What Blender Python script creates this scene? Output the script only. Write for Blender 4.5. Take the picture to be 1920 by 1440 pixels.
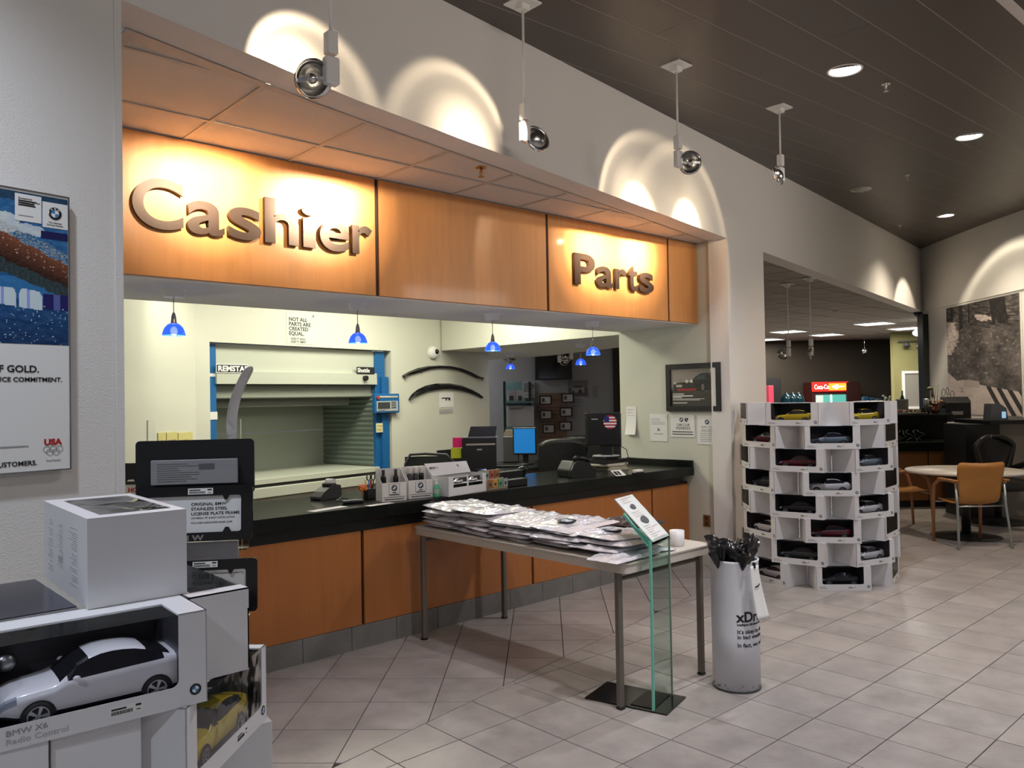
import bpy, math, random
from mathutils import Matrix, Vector, noise
random.seed(7)
C = bpy.context.scene.collection
for o in list(bpy.data.objects): bpy.data.objects.remove(o)
PI = math.pi
R = math.radians
# ------------------------------------------------------------------ camera
F_PX, PITCH, ROLL, YAW, H = 1498.68, 0.01743928, 0.01719417, 0.74512343, 1.58
S = 0.21785957 * H            # pitch of the floor tiles
def _axes():
    cp, sp = math.cos(PITCH), math.sin(PITCH)
    fw = Vector((0, cp, sp)); rt = Vector((1, 0, 0)); dn = Vector((0, sp, -cp))
    c, s = math.cos(ROLL), math.sin(ROLL)
    r2 = c * rt + s * dn; d2 = -s * rt + c * dn
    cy, sy = math.cos(YAW), math.sin(YAW)
    w = lambda v: Vector((cy * v.x + sy * v.y, -sy * v.x + cy * v.y, v.z))
    return w(r2), w(d2), w(fw)
RT, DN, FW = _axes()
EYE = Vector((0, 0, H))
cam = bpy.data.cameras.new('camera'); camo = bpy.data.objects.new('camera', cam); C.objects.link(camo)
cam.sensor_fit = 'HORIZONTAL'; cam.sensor_width = 36; cam.lens = 36 * F_PX / 1920
cam.clip_start = 0.05; cam.clip_end = 200
m = Matrix((RT, -DN, -FW)).transposed().to_4x4(); m.translation = EYE
camo.matrix_world = m
bpy.context.scene.camera = camo
# ------------------------------------------------------------------ world, view
sc = bpy.context.scene
sc.view_settings.view_transform = 'Standard'; sc.view_settings.look = 'None'
sc.view_settings.gamma = 1; sc.view_settings.use_curve_mapping = False
sc.view_settings.exposure = 0.0
w = bpy.data.worlds.new('world'); sc.world = w; w.use_nodes = True
w.node_tree.nodes['Background'].inputs[0].default_value = (0.80, 0.86, 1.0, 1)
w.node_tree.nodes['Background'].inputs[1].default_value = 0.15
# measuring: a point of the photograph (1920 x 1440) on a real plane of the room
def ray(px, py): return RT * ((px - 960) / F_PX) + DN * ((py - 720) / F_PX) + FW
def hit(px, py, n, p0):
    d = ray(px, py); n = Vector(n); return EYE + d * ((Vector(p0) - EYE).dot(n) / d.dot(n))
def fl(px, py, z=0): return hit(px, py, (0, 0, 1), (0, 0, z))
def onx(px, py, x): return hit(px, py, (1, 0, 0), (x, 0, 0))
def ony(px, py, y): return hit(px, py, (0, 1, 0), (0, y, 0))
def dep(px, py, d): return EYE + ray(px, py) * d
class Fr:
    def __init__(s, x, y, deg):
        s.o = Vector((x, y, 0)); s.a = R(deg); s.e = Vector((math.cos(s.a), math.sin(s.a), 0)); s.n = Vector((-math.sin(s.a), math.cos(s.a), 0))
    def W(s, t, y=0, z=0): return s.o + s.e * t + s.n * y + Vector((0, 0, z))
    def hit(s, px, py, off=0):
        X = hit(px, py, s.n, s.o + s.n * off); d = X - s.o; return d.dot(s.e), X.z
MW = Fr(6.24, 3.958, 9.8)       # long wall of the showroom
X1 = 6.35                       # side wall at the counter's end
BW = Fr(X1, 8.24, 9.8)          # wall at the back of the office
ML = Fr(6.24 + .0170 * .9, 3.958 - .0985 * .9, 9.8)   # its left end stands a little forward
RW = Fr(15.05, 5.48, -135)      # wall with the mural
def ceil_z(x, y): return 3.61 + 0.0372 * x - 0.012 * (y - 3.2) ** 2
def onceil(px, py):
    r = ray(px, py); t = (3.61 - H) / (r.z - 0.0372 * r.x)
    for _ in range(8):
        X = EYE + r * t; t *= (ceil_z(X.x, X.y) - H) / (X.z - H)
    return EYE + r * t

# ------------------------------------------------------------------ lamps
def sr(r, g, b): return tuple(((c / 255) / 12.92 if c / 255 <= .04045 else ((c / 255 + .055) / 1.055) ** 2.4) for c in (r, g, b))
def lamp(kind, loc, energy, col=(1, 1, 1), target=None, **kw):
    l = bpy.data.lights.new(kw.pop('name', 'lamp_light'), kind); l.energy = energy; l.color = col
    for k, v in kw.items(): setattr(l, k, v)
    o = bpy.data.objects.new(l.name, l); C.objects.link(o); o.location = loc
    d = (Vector(target) - Vector(loc)) if target is not None else Vector((0, 0, -1))
    o.rotation_euler = d.to_track_quat('-Z', 'Y').to_euler()
    return o
WARM, COOL, GREEN = (1, .80, .62), (.95, .95, 1), (1, .98, .80)
def area(loc, sx, sy, e, col, target=None, name='ceiling_lamp_light', spread=PI):
    return lamp('AREA', loc, e, col, target, name=name, shape='RECTANGLE', size=sx, size_y=sy, spread=spread)
# fluorescent fittings of the office behind the counter
area((3.3, 6.6, 2.98), 1.2, .6, 30, GREEN); area((4.7, 6.9, 2.98), 1.2, .6, 52, GREEN); area((5.9, 6.5, 2.98), .6, .6, 26, GREEN); area((7.0, 7.0, 2.9), .6, .6, 34, GREEN)
# fill lights added to brighten the upper walls, out of view, no real fittings
for p_, q_, e_, c_ in [((-1.2, -1.6, 3.3), (-.6, 2.8, 3.3), 12, (1, .97, .94)), ((2.0, -1.8, 3.35), (4.4, 3.6, 3.6), 22, (1, .86, .72)), ((9.5, -2.6, 3.4), (8.6, 4.3, 3.5), 44, (1, .90, .78))]:
    area(p_, 3.0, .3, e_, c_, q_, 'wall_fill_light', R(84))
lamp('SPOT', (3.35, 1.05, 3.66), 150, (1, .96, .95), (3.32, 2.72, .8), name='downlight_light', spot_size=R(34), spot_blend=.6, shadow_soft_size=.05)
# downlights of the showroom, those in view and those overhead
for x, y, e, c in [(5.451, 2.454, 26, COOL), (8.073, 2.497, 26, WARM), (12.224, 4.11, 30, (1, .86, .66)), (2.8, 1.5, 18, COOL), (8.0, -.6, 22, COOL), (5.4, -.6, 22, COOL), (2.8, -.6, 24, COOL), (-.05, 1.95, 19, (.78, .86, 1)), (0, -2.0, 24, COOL), (12.0, .5, 22, WARM), (-1.6, .2, 26, (.80, .88, 1))]:
    lamp('SPOT', (x, y, ceil_z(x, y) - .03), e * 8.0, c, name='downlight_light', spot_size=R(126), spot_blend=.8, shadow_soft_size=.09)
# troffers of the cafe
for p in [(1478, 621), (1550, 627), (1640, 606), (1700, 615), (1440, 636)]:
    X = fl(p[0], p[1], 3.02); area((X.x, X.y, 2.97), .6, .6, 62, (1, .95, .84))
area((7.6, 11.0, 2.85), 1.2, .6, 60, (1, .98, .95)); area((9.6, 12.0, 2.85), 1.2, .6, 56, (1, .98, .95))
def profile(l, stops):
    """angular intensity of a reflector lamp, stops = (degrees off axis, factor)"""
    l.use_nodes = True; nt = l.node_tree; em = nt.nodes['Emission']
    tc = nt.nodes.new('ShaderNodeTexCoord'); sp = nt.nodes.new('ShaderNodeSeparateXYZ'); nt.links.new(tc.outputs['Normal'], sp.inputs[0])
    ac = nt.nodes.new('ShaderNodeMath'); ac.operation = 'ABSOLUTE'; nt.links.new(sp.outputs['Z'], ac.inputs[0])
    cs = nt.nodes.new('ShaderNodeMath'); cs.operation = 'ARCCOSINE'; nt.links.new(ac.outputs[0], cs.inputs[0])
    dv = nt.nodes.new('ShaderNodeMath'); dv.operation = 'DIVIDE'; dv.inputs[1].default_value = R(90); nt.links.new(cs.outputs[0], dv.inputs[0])
    fc = nt.nodes.new('ShaderNodeFloatCurve'); cv = fc.mapping.curves[0]
    mx = max(s[1] for s in stops)
    for i, (a, v) in enumerate(stops):
        if i < 2: cv.points[i].location = (a / 90, v / mx)
        else: cv.points.new(a / 90, v / mx)
    for q in cv.points: q.handle_type = 'VECTOR'
    fc.mapping.update(); nt.links.new(dv.outputs[0], fc.inputs['Value'])
    mu = nt.nodes.new('ShaderNodeMath'); mu.operation = 'MULTIPLY'; mu.inputs[1].default_value = mx; nt.links.new(fc.outputs[0], mu.inputs[0])
    nt.links.new(mu.outputs[0], em.inputs['Strength'])
SPOTS = [((1.64, 2.87, 3.01), (1.72, 4.3, 2.79)), ((2.90, 2.98, 3.03), (2.47, 4.3, 2.80)), ((4.51, 3.10, 3.08), (4.88, 4.3, 2.76)), ((5.72, 3.14, 3.12), (5.42, 4.3, 2.78))]
BEAM = [(0, 75), (6, 62), (11, 26), (16, 7), (23, 1.2), (40, .42), (45, .55), (48, 1.25), (50.5, 1.15), (52, 0), (90, 0)]
for (p, q) in SPOTS:
    d_ = (Vector(q) - Vector(p)).normalized(); o = lamp('SPOT', p, 15, (1, .80, .55), q, name='spot_head_light', spot_size=R(106), spot_blend=0.0, shadow_soft_size=.018)
    profile(o.data, BEAM)
# wall washers beyond the frame of view near the cafe corner and the mural
o = lamp('SPOT', tuple(MW.W(7.2, -1.1, 3.4)), 90, (1, .86, .66), tuple(MW.W(7.5, .2, 2.4)), name='spot_head_light', spot_size=R(80), spot_blend=.3, shadow_soft_size=.03)
o = lamp('SPOT', tuple(RW.W(2.9, -1.5, 3.2)), 30, (1, .88, .66), tuple(RW.W(2.9, .2, 2.1)), name='spot_head_light', spot_size=R(108), spot_blend=0, shadow_soft_size=.05)
profile(o.data, [(0, 1.6), (20, 1.2), (40, 1.2), (46, 2.2), (49.5, 5.5), (51.5, 2.5), (53, 0), (90, 0)])
o = lamp('SPOT', (2.55, 6.6, 2.9), 22, (1, 1, .8), (2.7, 7.4, 1.9), name='spot_head_light', spot_size=R(70), spot_blend=.9, shadow_soft_size=.05)

# ------------------------------------------------------------------ materials
MATS = {}
def mat(name, col, rough=.55, metal=0, spec=.5, emit=None, es=1, bump=0, bscale=60, var=0, vscale=8, coat=0, stretch=None, alpha=1, col2=None, trans=0, ior=1.45, rnd=False):
    if name in MATS: return MATS[name]
    m = bpy.data.materials.new(name); MATS[name] = m; m.use_nodes = True; nt = m.node_tree
    b = nt.nodes['Principled BSDF']; c = tuple(col) + (1,)
    b.inputs['Base Color'].default_value = c; b.inputs['Roughness'].default_value = rough; b.inputs['Metallic'].default_value = metal
    b.inputs['Specular IOR Level'].default_value = spec; b.inputs['Coat Weight'].default_value = coat; b.inputs['Coat Roughness'].default_value = .08
    b.inputs['Transmission Weight'].default_value = trans; b.inputs['IOR'].default_value = ior
    if alpha < 1: b.inputs['Alpha'].default_value = alpha
    if emit: b.inputs['Emission Color'].default_value = tuple(emit) + (1,); b.inputs['Emission Strength'].default_value = es
    if var or bump:
        tc = nt.nodes.new('ShaderNodeTexCoord'); mp = nt.nodes.new('ShaderNodeMapping'); nt.links.new(tc.outputs['Object'], mp.inputs[0])
        if stretch: mp.inputs['Scale'].default_value = stretch
    if var:
        n = nt.nodes.new('ShaderNodeTexNoise'); n.inputs['Scale'].default_value = vscale; n.inputs['Detail'].default_value = 6; n.inputs['Roughness'].default_value = .6; nt.links.new(mp.outputs[0], n.inputs['Vector'])
        if rnd:
            n.noise_dimensions = '4D'; oi = nt.nodes.new('ShaderNodeObjectInfo'); k = nt.nodes.new('ShaderNodeMath'); k.operation = 'MULTIPLY'; k.inputs[1].default_value = 60; nt.links.new(oi.outputs['Random'], k.inputs[0]); nt.links.new(k.outputs[0], n.inputs['W'])
        r = nt.nodes.new('ShaderNodeValToRGB'); r.color_ramp.elements[0].position = .3; r.color_ramp.elements[1].position = .7
        lo = tuple(x * (1 - var) for x in col) if col2 is None else col2
        r.color_ramp.elements[0].color = tuple(lo) + (1,); r.color_ramp.elements[1].color = tuple(min(1, x * (1 + var * .6)) for x in col) + (1,)
        nt.links.new(n.outputs['Fac'], r.inputs[0]); nt.links.new(r.outputs[0], b.inputs['Base Color'])
    if bump:
        n2 = nt.nodes.new('ShaderNodeTexNoise'); n2.inputs['Scale'].default_value = bscale; n2.inputs['Detail'].default_value = 4; nt.links.new(mp.outputs[0], n2.inputs['Vector'])
        bp = nt.nodes.new('ShaderNodeBump'); bp.inputs['Strength'].default_value = bump; bp.inputs['Distance'].default_value = .01
        nt.links.new(n2.outputs['Fac'], bp.inputs['Height']); nt.links.new(bp.outputs[0], b.inputs['Normal'])
    return m
def film(name, tint=(1, 1, 1), gloss=.16, rough=.03, wav=.25):
    if name in MATS: return MATS[name]
    m = bpy.data.materials.new(name); MATS[name] = m; m.use_nodes = True; nt = m.node_tree; nt.nodes.clear()
    o = nt.nodes.new('ShaderNodeOutputMaterial'); mx = nt.nodes.new('ShaderNodeMixShader'); t = nt.nodes.new('ShaderNodeBsdfTransparent'); g = nt.nodes.new('ShaderNodeBsdfGlossy')
    t.inputs[0].default_value = tuple(tint) + (1,); g.inputs['Roughness'].default_value = rough; g.inputs[0].default_value = (1, 1, 1, 1)
    lw = nt.nodes.new('ShaderNodeLayerWeight'); lw.inputs[0].default_value = gloss
    nt.links.new(lw.outputs['Fresnel'], mx.inputs[0]); nt.links.new(t.outputs[0], mx.inputs[1]); nt.links.new(g.outputs[0], mx.inputs[2]); nt.links.new(mx.outputs[0], o.inputs[0])
    if wav:
        tc = nt.nodes.new('ShaderNodeTexCoord'); n = nt.nodes.new('ShaderNodeTexNoise'); n.inputs['Scale'].default_value = 9; nt.links.new(tc.outputs['Object'], n.inputs['Vector'])
        bp = nt.nodes.new('ShaderNodeBump'); bp.inputs['Strength'].default_value = wav; bp.inputs['Distance'].default_value = .05
        nt.links.new(n.outputs['Fac'], bp.inputs['Height']); nt.links.new(bp.outputs[0], g.inputs['Normal']); nt.links.new(bp.outputs[0], lw.inputs['Normal'])
    return m
def vcol(name, rough=.35, coat=0):
    if name in MATS: return MATS[name]
    m = bpy.data.materials.new(name); MATS[name] = m; m.use_nodes = True; nt = m.node_tree; b = nt.nodes['Principled BSDF']
    a = nt.nodes.new('ShaderNodeVertexColor'); a.layer_name = 'Col'; nt.links.new(a.outputs[0], b.inputs['Base Color']); b.inputs['Roughness'].default_value = rough; b.inputs['Coat Weight'].default_value = coat
    return m
wallw = mat('painted_wall', (.74, .715, .68), .8, bump=.25, bscale=160)
wallo = mat('office_wall_paint', (.62, .62, .53), .8, bump=.2, bscale=160)
wallg = mat('grey_wall_paint', (.27, .275, .29), .8, bump=.1)
walld = mat('brown_wall_paint', (.028, .021, .014), .8, bump=.1)
wally = mat('olive_wall_paint', (.24, .225, .095), .8, bump=.1)
soff = mat('ceiling_tile_paint', (.70, .66, .62), .85, bump=.5, bscale=300)
gridm = mat('ceiling_grid', (.52, .49, .46), .6)
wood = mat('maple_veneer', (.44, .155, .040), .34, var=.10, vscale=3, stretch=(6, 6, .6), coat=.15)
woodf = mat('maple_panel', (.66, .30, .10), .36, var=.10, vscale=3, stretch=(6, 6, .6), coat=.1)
reveal = mat('dark_reveal', (.035, .012, .008), .5)
blackst = mat('black_granite', (.008, .010, .008), .22, spec=.32, var=.3, vscale=200)
tilem = mat('floor_tile_glaze', (.36, .325, .305), .33, bump=.12, bscale=14, var=.22, vscale=4.5, col2=(.26, .232, .218), rnd=True)
tileb = mat('floor_tile_glaze_b', (.37, .335, .312), .36, bump=.12, bscale=14, var=.26, vscale=3.2, col2=(.28, .25, .232), rnd=True)
tilec = mat('floor_tile_glaze_c', (.35, .318, .30), .31, bump=.12, bscale=14, var=.3, vscale=6, col2=(.27, .245, .232), rnd=True)
basem = mat('base_tile_glaze', (.19, .18, .17), .4, var=.2, vscale=6)
grout = mat('dark_grout', (.06, .045, .038), .9)
plankm = mat('taupe_metal_ceiling', (.10, .083, .073), .42, metal=.35, bump=.03, bscale=300)
seam = mat('ceiling_seam', (.36, .31, .28), .6)
black = mat('black_plastic', (.010, .010, .011), .4)
blackg = mat('black_gloss', (.008, .008, .009), .12)
leather = mat('black_leather', (.014, .015, .014), .32, bump=.3, bscale=120)
dgrey = mat('dark_grey_plastic', (.05, .05, .052), .45)
grey = mat('grey_plastic', (.35, .35, .35), .5)
white = mat('white_plastic', (.75, .74, .72), .4)
card = mat('white_card', (.70, .69, .70), .42, bump=.04, bscale=40)
cardin = mat('dark_card', (.05, .048, .055), .4)
paper = mat('paper_white', (.78, .77, .74), .7)
paperd = mat('paper_print', (.45, .44, .43), .7)
chrome = mat('chrome', (.72, .72, .72), .16, metal=1)
steel = mat('brushed_steel', (.45, .45, .45), .32, metal=1)
ink = mat('black_ink', (.015, .015, .018), .5)
inkg = mat('grey_ink', (.28, .28, .29), .6)
ired = mat('red_ink', (.45, .02, .02), .5)
iblue = mat('blue_ink', (.06, .22, .45), .4)
inkw = mat('white_ink', (.8, .8, .8), .5)
bronze = mat('brushed_bronze_letter', (.050, .030, .022), .38, metal=.35)
filmm = film('clear_film', (.93, .93, .95), .07, .04, .03)
acryl = film('clear_acrylic', (.98, .99, .99), .05, .02, 0)
glassg = film('greenish_glass', (.80, .88, .85), .03, .01, 0)
glasse = mat('green_glass_edge', (.16, .46, .36), .15, emit=(.1, .4, .3), es=.05)
bluep = mat('blue_metal_paint', (.012, .12, .33), .4)
beige = mat('beige_metal_paint', (.50, .52, .44), .5)
shut = mat('grey_green_shutter', (.17, .21, .18), .45)
shade = mat('blue_glass_shade', (.03, .10, .85), .12, emit=(.02, .10, .9), es=1.0, alpha=.8)
bulb = mat('pendant_bulb', (1, 1, 1), .4, emit=(.75, .85, 1), es=9)
tblm = mat('beige_table_plastic', (.56, .51, .45), .45, bump=.12, bscale=300)
legm = mat('taupe_metal', (.17, .145, .12), .42, metal=.3)
shirtm = mat('white_cotton_in_film', (.78, .75, .79), .34, coat=1.0, bump=1.0, bscale=34)
# ------------------------------------------------------------------ mesh builder
class MB:
    def __init__(s): s.v = []; s.f = []; s.m = []; s.sm = []; s.M = Matrix(); s.cols = None
    def add(s, vs, fs, mi=0, smooth=False):
        b = len(s.v); s.v += [tuple(s.M @ Vector(p)) for p in vs]
        for f in fs: s.f.append([b + i for i in f]); s.m.append(mi); s.sm.append(smooth)
        return s
    def box(s, x0, y0, z0, x1, y1, z1, mi=0, c=0):
        if x0 > x1: x0, x1 = x1, x0
        if y0 > y1: y0, y1 = y1, y0
        if z0 > z1: z0, z1 = z1, z0
        if c <= 0:
            return s.add([(x0, y0, z0), (x1, y0, z0), (x1, y1, z0), (x0, y1, z0), (x0, y0, z1), (x1, y0, z1), (x1, y1, z1), (x0, y1, z1)],
                         [(0, 3, 2, 1), (4, 5, 6, 7), (0, 1, 5, 4), (1, 2, 6, 5), (2, 3, 7, 6), (3, 0, 4, 7)], mi)
        c = min(c, (x1 - x0) / 2.01, (y1 - y0) / 2.01, (z1 - z0) / 2.01)
        prof = [(c, 0), (0, c), (0, z1 - z0 - c), (c, z1 - z0)]
        vs = []
        for ins, dz in prof:
            a0, b0, a1, b1 = x0 + ins, y0 + ins, x1 - ins, y1 - ins; k = c if ins == 0 else c * .3
            vs += [(a0 + k, b0, z0 + dz), (a1 - k, b0, z0 + dz), (a1, b0 + k, z0 + dz), (a1, b1 - k, z0 + dz), (a1 - k, b1, z0 + dz), (a0 + k, b1, z0 + dz), (a0, b1 - k, z0 + dz), (a0, b0 + k, z0 + dz)]
        fs = [tuple(range(7, -1, -1)), tuple(range(24, 32))]
        for r in range(3):
            for i in range(8): j = (i + 1) % 8; fs.append((r * 8 + i, r * 8 + j, r * 8 + 8 + j, r * 8 + 8 + i))
        return s.add(vs, fs, mi)
    def tube(s, pts, r, mi=0, n=8, cap=True):
        pts = [Vector(p) for p in pts]; rs = r if isinstance(r, (list, tuple)) else [r] * len(pts); vs = []; up = None
        for i, p in enumerate(pts):
            d = (pts[min(i + 1, len(pts) - 1)] - pts[max(i - 1, 0)]).normalized()
            if up is None: up = Vector((0, 0, 1)) if abs(d.z) < .9 else Vector((1, 0, 0))
            a = d.cross(up).normalized(); b = a.cross(d).normalized(); up = b
            for k in range(n): t = 2 * PI * k / n; vs.append(p + (a * math.cos(t) + b * math.sin(t)) * rs[i])
        fs = [(i * n + k, i * n + (k + 1) % n, (i + 1) * n + (k + 1) % n, (i + 1) * n + k) for i in range(len(pts) - 1) for k in range(n)]
        s.add(vs, fs, mi, n > 4)
        if cap:
            b = len(s.v) - len(vs); L = len(vs)
            s.f.append([b + k for k in range(n - 1, -1, -1)]); s.f.append([b + L - n + k for k in range(n)]); s.m += [mi, mi]; s.sm += [False, False]
        return s
    def lathe(s, prof, n=24, mi=0, c=(0, 0, 0), cap=False, smooth=True):
        vs = []
        for r, z in prof:
            for k in range(n): t = 2 * PI * k / n; vs.append((c[0] + r * math.cos(t), c[1] + r * math.sin(t), c[2] + z))
        fs = [(i * n + k, i * n + (k + 1) % n, (i + 1) * n + (k + 1) % n, (i + 1) * n + k) for i in range(len(prof) - 1) for k in range(n)]
        s.add(vs, fs, mi, smooth)
        if cap:
            b = len(s.v) - len(vs); L = len(vs)
            s.f.append([b + k for k in range(n - 1, -1, -1)]); s.f.append([b + L - n + k for k in range(n)]); s.m += [mi, mi]; s.sm += [False, False]
        return s
    def prism(s, poly, d0, d1, mi=0, ax='y', smooth=False):
        """polygon (a, b) swept along an axis; ax y: (x, z) polygons, ax z: (x, y), ax x: (y, z)"""
        P = {'y': lambda a, b, d: (a, d, b), 'z': lambda a, b, d: (a, b, d), 'x': lambda a, b, d: (d, a, b)}[ax]
        n = len(poly); vs = [P(a, b, d0) for a, b in poly] + [P(a, b, d1) for a, b in poly]
        s.add(vs, [tuple(range(n)), tuple(range(2 * n - 1, n - 1, -1))], mi)
        return s.add(vs, [(i, i + n, (i + 1) % n + n, (i + 1) % n) for i in range(n)], mi, smooth)
    def grid(s, fn, nu, nv, mi=0, smooth=True):
        vs = [fn(i / nu, j / nv) for j in range(nv + 1) for i in range(nu + 1)]
        return s.add(vs, [(j * (nu + 1) + i, j * (nu + 1) + i + 1, (j + 1) * (nu + 1) + i + 1, (j + 1) * (nu + 1) + i) for j in range(nv) for i in range(nu)], mi, smooth)
    def sphere(s, c, r, mi=0, n=12, q=8):
        rx, ry, rz = r if isinstance(r, (tuple, list)) else (r, r, r)
        return s.grid(lambda u, v: (c[0] + rx * math.cos(2 * PI * u) * math.sin(PI * v), c[1] + ry * math.sin(2 * PI * u) * math.sin(PI * v), c[2] - rz * math.cos(PI * v)), n, q, mi)
    def mesh(s, name, mats):
        me = bpy.data.meshes.new(name); me.from_pydata(s.v, [], s.f)
        for q in (mats if isinstance(mats, (list, tuple)) else [mats]): me.materials.append(q)
        me.polygons.foreach_set('material_index', s.m); me.polygons.foreach_set('use_smooth', s.sm); me.update()
        return me
    def build(s, name, mats, parent=None, loc=None, rot=None, nrm=False):
        me = s.mesh(name, mats)
        return put(name, me, parent, loc, rot)
def put(name, me, parent=None, loc=None, rot=None):
    o = bpy.data.objects.new(name, me); C.objects.link(o)
    if parent is not None: o.parent = parent
    if loc is not None: o.location = loc
    if rot is not None: o.rotation_euler = rot
    return o
def tag(o, label=None, cat=None, group=None, kind=None):
    if label: o['label'] = label
    if cat: o['category'] = cat
    if group: o['group'] = group
    if kind: o['kind'] = kind
    return o
def thing(name, label, cat, loc=(0, 0, 0), rz=0, group=None):
    o = bpy.data.objects.new(name, None); C.objects.link(o); o.location = loc; o.rotation_euler = (0, 0, rz); o.empty_display_size = .05
    return tag(o, label, cat, group)
def struct(name, mb, mats, loc=None, rz=0):
    o = mb.build(name, mats, None, loc, (0, 0, rz)); o['kind'] = 'structure'; return o
def bev(o, w=.003, seg=2):
    m = o.modifiers.new('bevel', 'BEVEL'); m.width = w; m.segments = seg; m.limit_method = 'ANGLE'; return o
TEXTS = []
def text(name, s, size, parent, loc, m, rot=(PI / 2, 0, 0), align='LEFT', bold=0, ext=.0004, sx=1.0, space=1, bend=None, lab=None, line=1):
    cu = bpy.data.curves.new('txt', 'FONT'); cu.body = s; cu.size = size; cu.align_x = align; cu.offset = bold; cu.extrude = ext; cu.space_character = space; cu.space_line = line
    cu.resolution_u = 12 if size > .2 else 3
    co = bpy.data.objects.new('txt', cu); C.objects.link(co)
    me = bpy.data.meshes.new(name); me.materials.append(m)
    o = put(name, me, parent, loc, rot); o.scale = (sx, 1, 1)
    if lab: o['label'] = lab
    TEXTS.append((o, co, bend)); return o
def flush_texts():
    bpy.context.view_layer.update(); dg = bpy.context.evaluated_depsgraph_get()
    for o, co, bend in TEXTS:
        me = bpy.data.meshes.new_from_object(co.evaluated_get(dg)); mm = o.data.materials[0]
        me.materials.clear(); me.materials.append(mm); me.name = o.name
        if bend:
            for v in me.vertices:
                x, y, z = v.co; a = bend[1] + x / bend[0]; rr = bend[0] + z
                v.co = (rr * math.sin(a), y, rr * math.cos(a))
        old = o.data; o.data = me; bpy.data.meshes.remove(old)
    for o, co, bend in TEXTS:
        cu = co.data; bpy.data.objects.remove(co); bpy.data.curves.remove(cu)
def picture(name, w, h, nx, ny, fn, parent, loc, rot=(0, 0, 0), rough=.35, coat=0, lab=None):
    """flat print in the local x-z plane, facing -y; fn(u, v from the top) -> sRGB 0..255"""
    mb = MB(); mb.grid(lambda u, v: (u * w, 0, v * h), nx, ny, 0, False); me = mb.mesh(name, vcol('print_%d' % int(rough * 100), rough, coat))
    at = me.color_attributes.new('Col', 'BYTE_COLOR', 'CORNER'); k = 0; data = []
    for j in range(ny):
        for i in range(nx):
            c = fn((i + .5) / nx, 1 - (j + .5) / ny); data += [max(0, min(255, q)) / 255 for q in c] + [1.0] if False else list(sr(*[max(0, min(255, q)) for q in c])) + [1.0]
    full = []
    for q in range(0, len(data), 4): full += data[q:q + 4] * 4
    at.data.foreach_set('color', full)
    o = put(name, me, parent, loc, rot)
    if lab: o['label'] = lab
    return o
def NZ(x, y, z=0, oct=4): return noise.fractal((x, y, z), 1, 2, oct)
def mixc(a, b, t): t = max(0, min(1, t)); return tuple(p + (q - p) * t for p, q in zip(a, b))
def emblem(parent, loc, r, rot=(PI / 2, 0, 0), ring=False, name='round_emblem'):
    """black ring round a quartered white and blue disc, in the local x-y plane"""
    mb = MB(); n = 24
    mb.lathe([(r, -.0002), (r, .0004), (r * .62, .0006), (r * .60, .0004)], n, 0)
    mb.lathe([(r * .99, .0005), (r * .92, .0008)], n, 3) if ring else None
    for q in range(4):
        pts = [(0, 0, .0005)] + [(r * .60 * math.cos(q * PI / 2 + k * PI / 12), r * .60 * math.sin(q * PI / 2 + k * PI / 12), .0005) for k in range(7)]
        mb.add(pts, [tuple(range(8))], 2 if q in (0, 2) else 1)
    o = mb.build(name, [ink, iblue, inkw, chrome], parent, loc, rot)
    return o
def roundel_letters(parent, loc, r, rot=(PI / 2, 0, 0)):
    M = Matrix.Translation(Vector(loc)) @ __import__('mathutils').Euler(rot).to_matrix().to_4x4()
    for ch, a in (('B', 40), ('M', 0), ('W', -40)):
        L = M @ Matrix.Rotation(R(a), 4, 'Z') @ Matrix.Translation((0, r * .66, .0007))
        t = text('emblem_letter', ch, r * .34, parent, (0, 0, 0), inkw, align='CENTER', ext=.0002, bold=r * .01)
        t.matrix_local = L
def lines(mb, x0, x1, zs, h, y=0, mi=0, ragged=.3, seed=1):
    rn = random.Random(seed)
    for z in zs: mb.box(x0, y - .0004, z, x1 - (x1 - x0) * ragged * rn.random(), y, z + h, mi)
def barcode(parent, x, y, z, w, h, rot=None, name='barcode_label'):
    mb = MB(); mb.box(x, y - .0004, z, x + w, y, z + h, 0); rn = random.Random(3); k = x + w * .05
    while k < x + w * .68:
        d = w * (.008 + .02 * rn.random()); mb.box(k, y - .0008, z + h * .12, min(k + d, x + w * .7), y - .0002, z + h * .5, 1); k += d * 1.8
    mb.box(x + w * .05, y - .0008, z + h * .62, x + w * .5, y - .0002, z + h * .8, 1); mb.box(x + w * .78, y - .0008, z + h * .62, x + w * .95, y - .0002, z + h * .85, 1); mb.box(x + w * .8, y - .0008, z + h * .2, x + w * .93, y - .0002, z + h * .3, 1)
    return mb.build(name, [paper, ink], parent, None, rot)
def rrect(x0, z0, x1, z1, r, n=4):
    p = []
    for cx, cz, a in ((x1 - r, z1 - r, 0), (x0 + r, z1 - r, 90), (x0 + r, z0 + r, 180), (x1 - r, z0 + r, 270)):
        for k in range(n + 1): t = R(a + 90 * k / n); p.append((cx + r * math.cos(t), cz + r * math.sin(t)))
    return p
def frame_ring(mb, outer, inner, y0, y1, mi=0):
    """flat ring between two outlines with the same number of points"""
    n = len(outer); vs = [(a, y0, b) for a, b in outer] + [(a, y0, b) for a, b in inner] + [(a, y1, b) for a, b in outer] + [(a, y1, b) for a, b in inner]; fs = []
    for i in range(n):
        j = (i + 1) % n
        fs += [(i, j, n + j, n + i), (2 * n + i, 3 * n + i, 3 * n + j, 2 * n + j), (i, 2 * n + i, 2 * n + j, j), (n + i, n + j, 3 * n + j, 3 * n + i)]
    mb.add(vs, fs, mi)
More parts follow.
